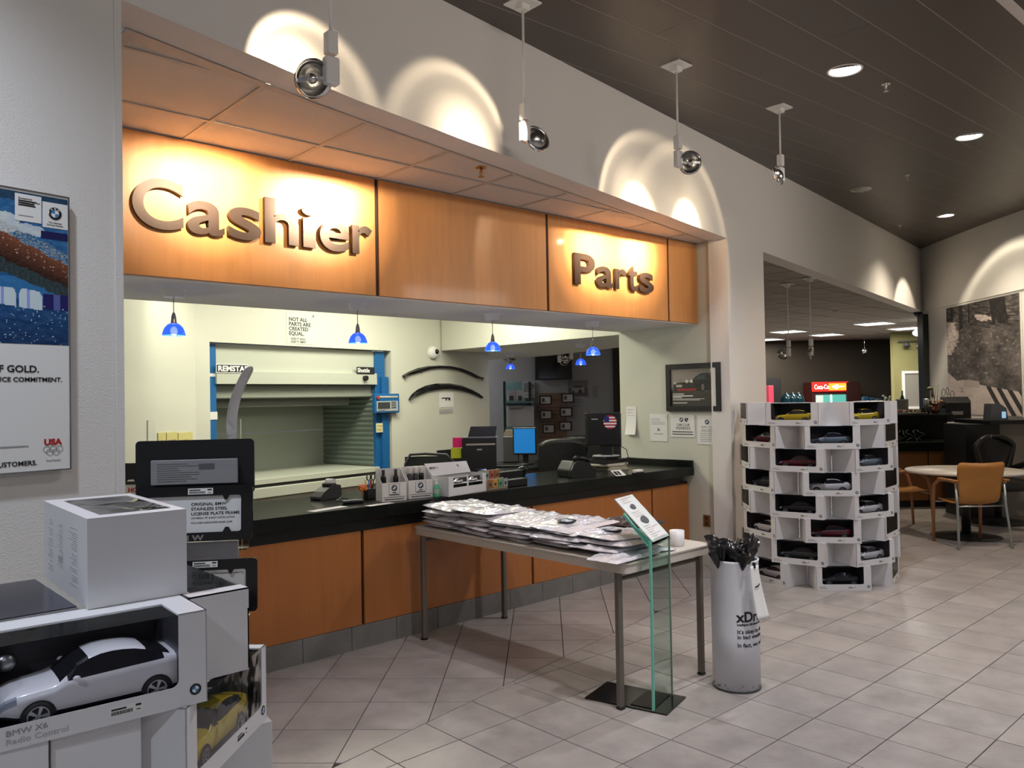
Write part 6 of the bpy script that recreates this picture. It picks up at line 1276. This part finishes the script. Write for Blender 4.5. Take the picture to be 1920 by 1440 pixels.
# drinks cooler
t, X = cthing('drinks_cooler', 'glass door drinks cooler with a lit red sign', 'cooler', 1556, 21.3); w_ = wpx(68, 21.3); zt = hz(716, 21.3, 1556)
q = MB(); q.box(-w_ / 2, 0, 0, w_ / 2, .6, zt, 0, .01); q.build('cabinet', mat('dark_red_panel', (.035, .003, .003), .4), t)
zs = hz(734, 21.3, 1556); red = mat('lit_red_sign', (.5, .01, .01), .4, emit=(.85, .02, .01), es=1.4); q = MB(); q.box(-w_ / 2, -.06, zs, w_ / 2, 0, zt, 0, .01); q.box(-w_ * .05, -.065, zs + .03, w_ * .44, -.06, zt - .04, 1); q.build('sign', [red, mat('lit_orange', (.6, .2, .02), .4, emit=(1, .33, .02), es=1.5)], t)
wl_ = mat('lit_white', (.8, .8, .8), .4, emit=(1, .95, .85), es=3)
text('lettering', 'Coca-Cola', 0.17, t, (-w_ * .45, -.0625, zs + .07), wl_, bold=.001, sx=.62); q = MB(); q.add([(w_ * .02, -.068, (zs + zt) / 2), (w_ * .18, -.068, zt - .07), (w_ * .22, -.068, (zs + zt) / 2 + .02), (w_ * .42, -.068, (zs + zt) / 2), (w_ * .22, -.068, (zs + zt) / 2 - .02), (w_ * .16, -.068, zs + .05)], [(0, 5, 4, 3, 2, 1)]); q.build('flash', wl_, t)
q = MB(); q.box(-w_ * .40, -.03, .2, w_ * .44, -.005, hz(740, 21.3, 1556), 0); q.build('glass_door', mat('lit_cooler_glass', (.05, .2, .17), .2, emit=(.10, .42, .36), es=.9), t); q = MB(); q.box(-w_ * .40, -.035, .9, -w_ * .20, -.03, hz(741, 21.3, 1556), 0); q.box(.0, -.035, .2, .04, -.03, hz(740, 21.3, 1556), 1); q.build('notice', [mat('lit_grey_notice', (.5, .55, .52), .5, emit=(.4, .45, .42), es=.6), wl_], t)
# taller dark red machine beside it
t, X = cthing('vending_machine', 'dark red vending machine right of the lit cooler', 'vending machine', 1604, 21.1); w_ = wpx(26, 21.1); q = MB(); q.box(-w_ / 2, .1, 0, w_ / 2, .7, hz(716, 21.1, 1604), 0, .01); q.build('cabinet', mat('dim_red_panel', (.022, .003, .003), .4), t)
t, X = cthing('lit_panel', 'narrow glowing pink red machine edge in the dark doorway', 'vending machine', 1446, 21.2); w_ = wpx(10, 21.2); q = MB(); q.box(-w_ / 2, 0, 0, w_ / 2, .4, hz(723, 21.2, 1446), 0, .01); q.build('cabinet', mat('glow_pink', (.4, .02, .05), .4, emit=(.9, .12, .18), es=.45), t)
# counter with water bottles
t, X = cthing('side_counter', 'dark cafe counter behind the box tower', 'counter', 1560, 20.0); zc_ = 1.10; q = MB(); q.box(-wpx(130, 20), 0, 0, wpx(108, 20), .6, zc_ - .04, 0, .01); q.build('body', walld, t); q = MB(); q.box(-wpx(132, 20), -.03, zc_ - .04, wpx(110, 20), .63, zc_, 0, .005); q.build('counter_top', blackst, t)
teal = mat('teal_bottle', (.002, .022, .032), .2)
for k, px in enumerate((1474, 1486, 1497)): X = dep(px, 745, 20.2); t = thing('water_bottle', 'large dark blue water bottle, %s of three on the cafe counter' % ('left', 'middle', 'right')[k], 'bottle', (X.x, X.y, zc_ + .001), 0, 'water bottles on the cafe counter'); q = MB(); q.lathe([(.001, 0), (.12, 0), (.135, .03), (.135, .33), (.11, .42), (.03, .47), (.03, .5), (.001, .5)], 20); q.build('bottle_body', teal, t)
for k, px in enumerate((1622, 1634, 1646)): X = dep(px, 745, 20.2); t = thing('soda_pack', 'dark blue pack of drinks, %s of three right of the machines' % ('left', 'middle', 'right')[k], 'drinks pack', (X.x, X.y, zc_ + .001), R(-42), 'drinks packs on the cafe counter'); q = MB(); q.box(-.07, -.07, 0, .07, .07, .36 - .03 * k, 0, .02); q.build('pack', mat('navy_pack', (.006, .03, .06), .3), t)
X = dep(1668, 750, 20.2); t = thing('potted_plant', 'small pale plant at the end of the cafe counter', 'plant', (X.x, X.y, zc_ + .001)); q = MB(); q.lathe([(.001, 0), (.06, 0), (.08, .12), (.001, .12)], 14); q.build('pot', dgrey, t); q = MB()
for k in range(16): a = k * 2.4; r_ = .06 + .006 * k; q.sphere((r_ * math.cos(a), r_ * math.sin(a), .20 + .012 * k), (.05, .04, .03), 0, 7, 5)
q.build('foliage', mat('pale_foliage', (.16, .17, .13), .6), t)
X = dep(1462, 750, 20.2); t = thing('paper_cup', 'white paper cup on the left end of the cafe counter', 'cup', (X.x, X.y, zc_ + .001)); q = MB(); q.lathe([(.001, 0), (.05, 0), (.07, .18), (.001, .18)], 14); q.build('cup', white, t)
# window in the olive wall, track lights above it
def ot(px, py): return OW.hit(px, py)
t = thing('window_1', None, None, OW.o, OW.a); t['kind'] = 'structure'; (a, b), (c, d) = ot(1692, 767), ot(1742, 695); q = MB(); frame_ring(q, rrect(a, b, c + .3, d, .005, 1), rrect(a + .06, b + .06, c + .24, d - .06, .005, 1), -.04, .0); q.build('window_frame', white, t); q = MB(); q.box(a + .06, -.01, b + .06, c + .24, -.002, d - .06); q.build('blind', mat('grey_blind', (.26, .245, .21), .7), t)
t = thing('track_lights', 'wall track with two dark spot heads over the cafe window', 'lamp', OW.o, OW.a); (a, b), (c, d) = ot(1680, 641), ot(1742, 641); q = MB(); q.tube([(a, -.12, b), (c + .2, -.12, b + .02)], .015, 0, 6); q.build('rail', dgrey, t)
for px in (1693, 1716): a, b = ot(px, 641); q = MB(); q.lathe([(.02, .0), (.06, .05), (.075, .14), (.001, .12)], 14); q.build('spot_head', dgrey if px < 1700 else chrome, t, (a, -.14, b), (R(160), 0, 0))
for k, px in enumerate((1722, 1734)): X = fl(px, 624, 2.75); t = thing('cafe_spotlight', 'bright lit cafe spotlight head, ' + ('left', 'right')[k] + ' of the pair', 'spotlight', (X.x, X.y, 2.99), 0, 'lit cafe spotlights'); q = MB(); q.tube([(0, 0, 0), (0, 0, -.17)], .012, 0, 6); q.build('stem', dgrey, t); q = MB(); q.sphere((0, 0, -.24), (.11, .11, .07), 0, 14, 8); q.build('lamp', wl_, t)
for px, py, d, l in [(1479, 664, 10.5, 'left white rod spotlight hanging in the cafe'), (1521, 662, 10.0, 'right white rod spotlight hanging in the cafe')]:
    X = dep(px, py, d); spot_pendant((X.x, X.y, 3.018), (X.x, X.y, X.z), (X.x + 1.0 - (px < 1500) * 3, X.y - 2, X.z - .2), l, 'rod spotlights in the cafe')
X = dep(1621, 658, 20); t = thing('pendant_ball', 'tiny chrome ball lamp hanging before the brown wall', 'lamp', (X.x, X.y, 3.018)); q = MB(); q.tube([(0, 0, 0), (0, 0, X.z - 3.018)], .006, 0, 6); q.sphere((0, 0, X.z - 3.018), .07, 0, 12, 8); q.build('ball', chrome, t)
X = fl(1566, 583, 3.02); sprinkler((X.x, X.y, 3.018), 'small sprinkler in the cafe ceiling', 1.6)
# coffee bar
D = 10.9
def bx(px): return wpx(px - 1745, D)
t, X = cthing('coffee_bar', 'coffee bar with a raised black shelf and dim maple front', 'bar', 1745, D, None, 0, -42.7)
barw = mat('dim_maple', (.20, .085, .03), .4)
zb = hz(845, D, 1745); ztop = hz(828, D, 1745); zs2 = hz(778, D, 1745)
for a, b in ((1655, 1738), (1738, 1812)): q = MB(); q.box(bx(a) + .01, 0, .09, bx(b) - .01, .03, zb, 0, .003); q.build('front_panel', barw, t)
q = MB(); q.box(bx(1655), .03, 0, bx(1812), .9, zb); q.box(bx(1655), .02, 0, bx(1812), .04, .09); q.build('body', black, t)
q = MB(); q.box(bx(1652), -.06, zb, bx(1815), .95, ztop, 0, .005); q.build('bar_top', blackst, t)
q = MB(); q.box(bx(1655), .50, ztop, bx(1812), .60, zs2 - .03); q.box(bx(1650), .42, zs2 - .03, bx(1818), .95, zs2, 0, .004); q.build('raised_shelf', blackst, t)
q = MB(); q.box(bx(1690), .10, ztop + .001, bx(1755), .40, ztop + .17); gl = thing('display_case', 'low glass case of oddments on the coffee bar', 'display case', t.location, R(-42.7)); q.build('case_glass', acryl, gl)
for k in range(5): b = thing('wire_twig', 'dark curled wire ornament in the glass case, %s' % ('leftmost', 'second from the left', 'middle one', 'second from the right', 'rightmost')[k], 'ornament', tuple(t.location + Vector((math.cos(R(-42.7)) * (bx(1698 + 11 * k)) - math.sin(R(-42.7)) * .25, math.sin(R(-42.7)) * bx(1698 + 11 * k) + math.cos(R(-42.7)) * .25, ztop + .006))), k, 'wire ornaments in the glass case'); q = MB(); q.tube([(.05 * math.sin(i * .9 + k), .03 * math.cos(i * 1.3), .018 * i) for i in range(9)], .005, 0, 5); q.build('wire', dgrey, b)
t, X = cthing('reception_desk', 'tall grey reception counter with a black top at the right edge', 'counter', 1890, 9.9); a_ = wpx(-32, 9.9)
q = MB(); q.box(a_ + .10, .05, 0, .84, .6, hz(787, 9.9, 1890) - .05, 0, .004); q.build('body', mat('grey_laminate', (.24, .22, .19), .5), t); q = MB(); q.box(a_ - .08, -.10, hz(787, 9.9, 1890) - .05, .90, .7, hz(787, 9.9, 1890), 0, .004); q.build('counter_top', black, t); q = MB(); q.box(a_ - .33, .0, 0, a_ + .10, .5, hz(787, 9.9, 1890) - .05, 0, .003); q.build('dark_end', black, t)
t, X = cthing('grey_cabinet', 'pale grey cabinet between the coffee bar and the office chair', 'cabinet', 1832, 10.3); q = MB(); q.box(wpx(-20, 10.3), 0, 0, wpx(40, 10.3), .5, hz(832, 10.3, 1832), 0, .003); q.build('body', mat('grey_laminate', (.24, .22, .19), .5), t); q = MB(); q.box(wpx(-22, 10.3), -.03, hz(832, 10.3, 1832), wpx(42, 10.3), .52, hz(824, 10.3, 1832), 0, .003); q.build('top', blackst, t); q = MB(); q.tube([(wpx(-8, 10.3), -.01, .55), (wpx(-14, 10.3), -.01, .4), (wpx(-20, 10.3), -.01, .2)], .012, 0, 6); q.build('cord', black, t)
# objects on the bar shelf
def onbar(px, y=.65): X = cthing.__defaults__; a = R(-42.7); o = BARL; return o + Vector((math.cos(a) * bx(px) - math.sin(a) * y, math.sin(a) * bx(px) + math.cos(a) * y, zs2 + .001))
BARL = Vector(dep(1745, 740, D)); BARL.z = 0
def bitem(name, lab, cat, px, y=.65, group=None, rz=-42.7): return thing(name, lab, cat, onbar(px, y), R(rz), group)
t = bitem('menu_card', 'upright acrylic menu card on the coffee bar', 'menu', 1728, .55); q = MB(); q.box(-.09, 0, 0, .09, .006, .215, 0, .001); lines(q, -.07, .07, [.05 + .022 * k for k in range(7)], .005, -.001, 1, .3, 3); q.build('card', [mat('grey_card', (.22, .22, .20), .4), ink], t)
t = bitem('tall_thin_bottle', 'thin dark bottle left of the steel column', 'bottle', 1742, .75); q = MB(); q.lathe([(.001, 0), (.03, 0), (.03, .22), (.010, .28), (.010, .34), (.001, .34)], 12); q.build('bottle_body', mat('dark_teal_glass', (.01, .05, .06), .1), t)
t = bitem('steel_shaker', 'tall brushed steel shaker on the coffee bar', 'shaker', 1779, .60); q = MB(); q.lathe([(.001, 0), (.036, 0), (.040, .20), (.036, .215), (.001, .218)], 18); q.build('body', steel, t)
for k, (px, h) in enumerate(((1768, .12), (1776, .10), (1764, .09))): t = bitem('small_bottle', 'small dark bottle on the coffee bar, %s of three' % ('middle', 'right', 'left')[k], 'bottle', px, .50, 'small bottles on the coffee bar'); q = MB(); q.lathe([(.001, 0), (.022, 0), (.022, h * .6), (.009, h * .8), (.009, h), (.001, h)], 12); q.build('bottle_body', blackg, t)
t = bitem('candy_tray', 'tray of small wrapped sweets on the coffee bar', 'tray', 1735, .50); q = MB(); q.box(-.30, -.06, 0, .26, .10, .02, 0, .004); q.build('tray_body', dgrey, t)
sw = [mat('sweet_%d' % k, c, .3) for k, c in enumerate([(.42, .38, .36), (.30, .05, .05), (.05, .12, .05), (.3, .2, .1)])]; rn = random.Random(6); q = MB()
for k in range(60): q.sphere((rn.uniform(-.27, .24), rn.uniform(-.04, .08), .03 + rn.uniform(0, .03)), (.02, .012, .012), rn.randrange(4), 6, 4)
tag(q.build('sweets', sw, t), kind='stuff')
t = bitem('flower_arrangement', 'dried flower arrangement with green stems on the coffee bar', 'flowers', 1797, .62); q = MB(); q.lathe([(.001, 0), (.05, 0), (.07, .06), (.05, .09)], 14); q.build('bowl', mat('dark_red_bowl', (.10, .03, .025), .4), t)
q = MB(); rn = random.Random(9)
for k in range(26): a = rn.uniform(0, 6.28); r_ = rn.uniform(.02, .13); q.sphere((r_ * math.cos(a), r_ * .6 * math.sin(a), .09 + rn.uniform(0, .09)), (.028, .024, .020), rn.choice((0, 0, 1, 2)), 7, 5)
q.build('blooms', [mat('dusky_bloom', (.12, .05, .045), .6), mat('leaf_green', (.06, .10, .03), .6), mat('orange_bloom', (.28, .10, .03), .6)], t)
q = MB()
for a, h, b in ((-.02, .38, .05), (.0, .44, -.02), (.03, .42, .03), (.05, .36, .09)): q.tube([(a, 0, .1), (a + b * .4, 0, h * .6), (a + b, 0, h)], .004, 0, 5)
q.sphere((-.06, 0, .36), (.05, .02, .03), 0, 8, 6); q.sphere((-.03, 0, .28), (.02, .015, .06), 0, 8, 6); q.build('stems', mat('sage_green', (.11, .12, .07), .6), t)
t = bitem('espresso_machine', 'black espresso machine with open lid at the end of the coffee bar', 'coffee machine', 1838, .60, rz=-50); q = MB(); q.box(-.18, -.10, -.12, .16, .2, .16, 0, .008); q.add([(-.20, -.08, .16), (.17, -.08, .16), (.20, .10, .235), (-.17, .12, .235), (-.20, -.07, .15), (.17, -.07, .15), (.20, .11, .225), (-.17, .13, .225)], [(0, 1, 2, 3), (7, 6, 5, 4), (0, 4, 5, 1), (1, 5, 6, 2), (0, 3, 7, 4), (2, 6, 7, 3)]); q.build('case', black, t); q = MB(); q.box(-.10, -.103, -.02, .05, -.10, .03); q.build('label', grey, t)
for k, (a, b, c) in enumerate([(-.03, .30, .028), (.03, .32, .016), (.10, .27, .030)]):
    w = bitem('wire_whisk', 'thin looped whisk standing behind the espresso machine, ' + ('left', 'middle', 'right')[k], 'whisk', 1836, .85, 'whisks behind the espresso machine'); q = MB(); q.tube([(a + c * math.cos(t_), 0, b + .055 * math.sin(t_) + .0) for t_ in [PI * j / 8 for j in range(17)]], .004, 0, 5); q.tube([(a, 0, 0), (a, 0, b - .05)], .004, 0, 5); q.build('whisk_wire', dgrey, w)
t = bitem('serving_tray', 'pale tray of cups under the espresso machine', 'tray', 1830, .30); t.location.z = ztop + .001; q = MB(); q.box(-.13, -.1, 0, .10, .1, .02, 0, .003); q.sphere((-.06, 0, .05), (.05, .04, .04), 1, 10, 6); q.box(.0, -.05, .02, .09, .05, .09, 1, .01); q.build('tray_body', [grey, dgrey], t)
t, X = cthing('grey_urn', 'grey plastic coffee urn with a blue light on the reception counter', 'urn', 1864, 10.0, None, hz(787, 9.9, 1890) + .001); q = MB(); q.prism([(-.10, 0), (.12, 0), (.10, .14), (.02, .20), (-.08, .20)], -.08, .08, 0, 'y'); q.build('body', mat('blue_grey_plastic', (.16, .18, .21), .35), t); q = MB(); q.box(.04, -.083, .02, .09, -.08, .10); q.build('light', mat('pale_blue_light', (.2, .3, .35), .3, emit=(.35, .6, .8), es=.8), t)
t, X = cthing('framed_sign', 'small dark framed sign beside the top of the box tower', 'picture', 1688, 12.0, None, zs2 + .001); q = MB(); q.box(-.04, 0, 0, .04, .02, .22, 0, .003); q.box(-.025, -.003, .03, .025, 0, .19, 1); q.build('frame', [black, dgrey], t)
t.location = tuple(onbar(1688, .70))

# round table and its chairs
TCt = fl(1812, 1006); t = thing('round_table', 'round white cafe table on a dark pedestal', 'table', (TCt.x, TCt.y, 0)); R_ = .585
q = MB(); q.lathe([(.001, .695), (R_ - .01, .695), (R_, .702), (R_, .713), (R_ - .006, .720), (.001, .720)], 56); q.build('table_top', mat('white_laminate', (.62, .57, .50), .4), t); q = MB(); q.tube([(0, 0, .02), (0, 0, .695)], .045, 0, 20); q.build('pedestal', black, t); q = MB(); q.lathe([(.001, 0), (.34, 0), (.34, .008), (.30, .016), (.06, .03), (.001, .03)], 40); q.build('base_disc', black, t)
plyw = mat('amber_plywood', (.45, .19, .035), .35, var=.08, vscale=3, stretch=(1, 1, 6), coat=.2); bent = mat('bent_beech', (.34, .15, .07), .4)
def woodchair(x, y, yaw, lab, metal=True):
    t = thing('plywood_armchair', lab, 'chair', (x, y, 0), yaw, 'plywood armchairs round the cafe table'); W2 = .225
    sh = [(0.23, .45), (.05, .435), (-.10, .43), (-.17, .45), (-.205, .52), (-.225, .62), (-.245, .74), (-.27, .85)]
    q = MB(); vs = []
    for k, (a, z) in enumerate(sh):
        w = W2 * (.92 if k < 5 else 1.0 + .05 * (k - 5))
        for j in range(9): u = j / 8 * 2 - 1; dip = (.018 * (1 - u * u) if k < 4 else 0); bow = (.030 * u * u if k >= 5 else 0); vs.append((w * u, a + bow, z - dip + (.012 * u * u if k == 7 else 0)))
    q.add(vs, [(k * 9 + j, k * 9 + j + 1, (k + 1) * 9 + j + 1, (k + 1) * 9 + j) for k in range(len(sh) - 1) for j in range(8)], 0, True); o = q.build('seat_shell', plyw, t); m_ = o.modifiers.new('s', 'SUBSURF'); m_.levels = m_.render_levels = 1; m_ = o.modifiers.new('thick', 'SOLIDIFY'); m_.thickness = .011
    for s in (-1, 1):
        q = MB(); q.tube([(s * .25, -.20, .66), (s * .245, -.22, .44), (s * .27, -.27, 0)] if metal else [(s * .25, -.20, .66), (s * .25, -.26, 0)], .0125, 0, 10); q.build('leg', mat('satin_steel', (.42, .47, .46), .3, metal=.8), t)
        q = MB(); q.tube([(s * .25, .22, .0), (s * .25, .20, .45), (s * .26, .16, .60), (s * .265, .05, .665), (s * .262, -.12, .672), (s * .25, -.22, .655)], [.015, .017, .018, .018, .018, .014], 0, 10); q.build('leg', bent, t)
        q = MB(); q.box(s * .262 - .026, -.235, .668, s * .262 + .026, .06, .684, 0, .004); q.build('armrest', plyw, t)
    q = MB(); q.tube([(-.245, -.215, .42), (0, -.20, .415), (.245, -.215, .42)], .008, 0, 8); q.tube([(-.25, .20, .42), (.25, .20, .42)], .008, 0, 8); q.build('crossbar', steel, t)
    return t
cA_ = fl(1847, 1030); woodchair(cA_.x + .27 * FW.x, cA_.y + .27 * FW.y, math.atan2(FW.y, FW.x) - PI / 2 + .03, 'plywood armchair with its back to the camera, nearest the table')
cB_ = fl(1905, 965); woodchair(cB_.x + .15, cB_.y + .12, R(140) , 'amber plywood armchair at the right edge of the picture')
cC_ = fl(1712, 990); woodchair(cC_.x - .05, cC_.y + .08, R(-135), 'bentwood armchair half hidden behind the box tower')
X = dep(1868, 860, 9.5); t = thing('office_chair', 'rounded black leather office chair behind the cafe table', 'chair', (X.x, X.y, 0), R(-30)); zt = hz(816, 9.5, 1868)
q = MB(); q.grid(lambda u, v: (.30 * math.cos(PI * u - 0) * (math.sin(PI * min(1, .35 + .65 * (1 - v)) ) ** .5 if v > 0 else 1) * (1 - .0 * v) * (1 - max(0, v - .6) * 1.9), .20 * math.sin(PI * u) * (1 - v * .4), .42 + (zt - .42) * math.sin(v * PI / 2)), 20, 16); o = q.build('backrest', leather, t); m_ = o.modifiers.new('thick', 'SOLIDIFY'); m_.thickness = .05
q = MB(); q.lathe([(.001, .40), (.30, .40), (.32, .46), (.28, .52), (.001, .53)], 24); q.build('seat', leather, t); q = MB(); q.tube([(.24, .05, .62), (.36, -.08, .70), (.34, -.22, .68)], .035, 0, 8); q.tube([(-.24, .05, .62), (-.36, -.08, .70), (-.34, -.22, .68)], .035, 0, 8); q.build('armrest', leather, t); q = MB(); q.tube([(0, 0, .05), (0, 0, .4)], .035, 0, 10); q.lathe([(.001, 0), (.30, 0), (.28, .03), (.04, .07), (.001, .07)], 24); q.build('base', black, t)
# waste bin beside the reception desk
X = fl(1893, 966); t = thing('waste_bin', 'small black waste bin under the right plywood chair', 'bin', (X.x + .15, X.y + .15, 0)); q = MB(); q.lathe([(.001, 0), (.13, 0), (.16, .28), (.15, .28), (.12, .01), (.001, .012)], 24); q.build('bin_body', black, t)

for o in C.objects:
    if o.parent and o.name.split('.')[0] in ('print', 'fine_print', 'small_print', 'keys', 'caption_lines', 'car_picture', 'scuffs', 'blooms', 'stems', 'foliage', 'mounting_pins', 'caption_card'): o['kind'] = 'stuff'
flush_texts()
for o, xa, xb in FIT:
    xs_ = [v.co.x for v in o.data.vertices]; a, b = min(xs_), max(xs_); k = (xb - xa) / (b - a); o.scale = (k, 1, 1); o.location.x = xa - a * k
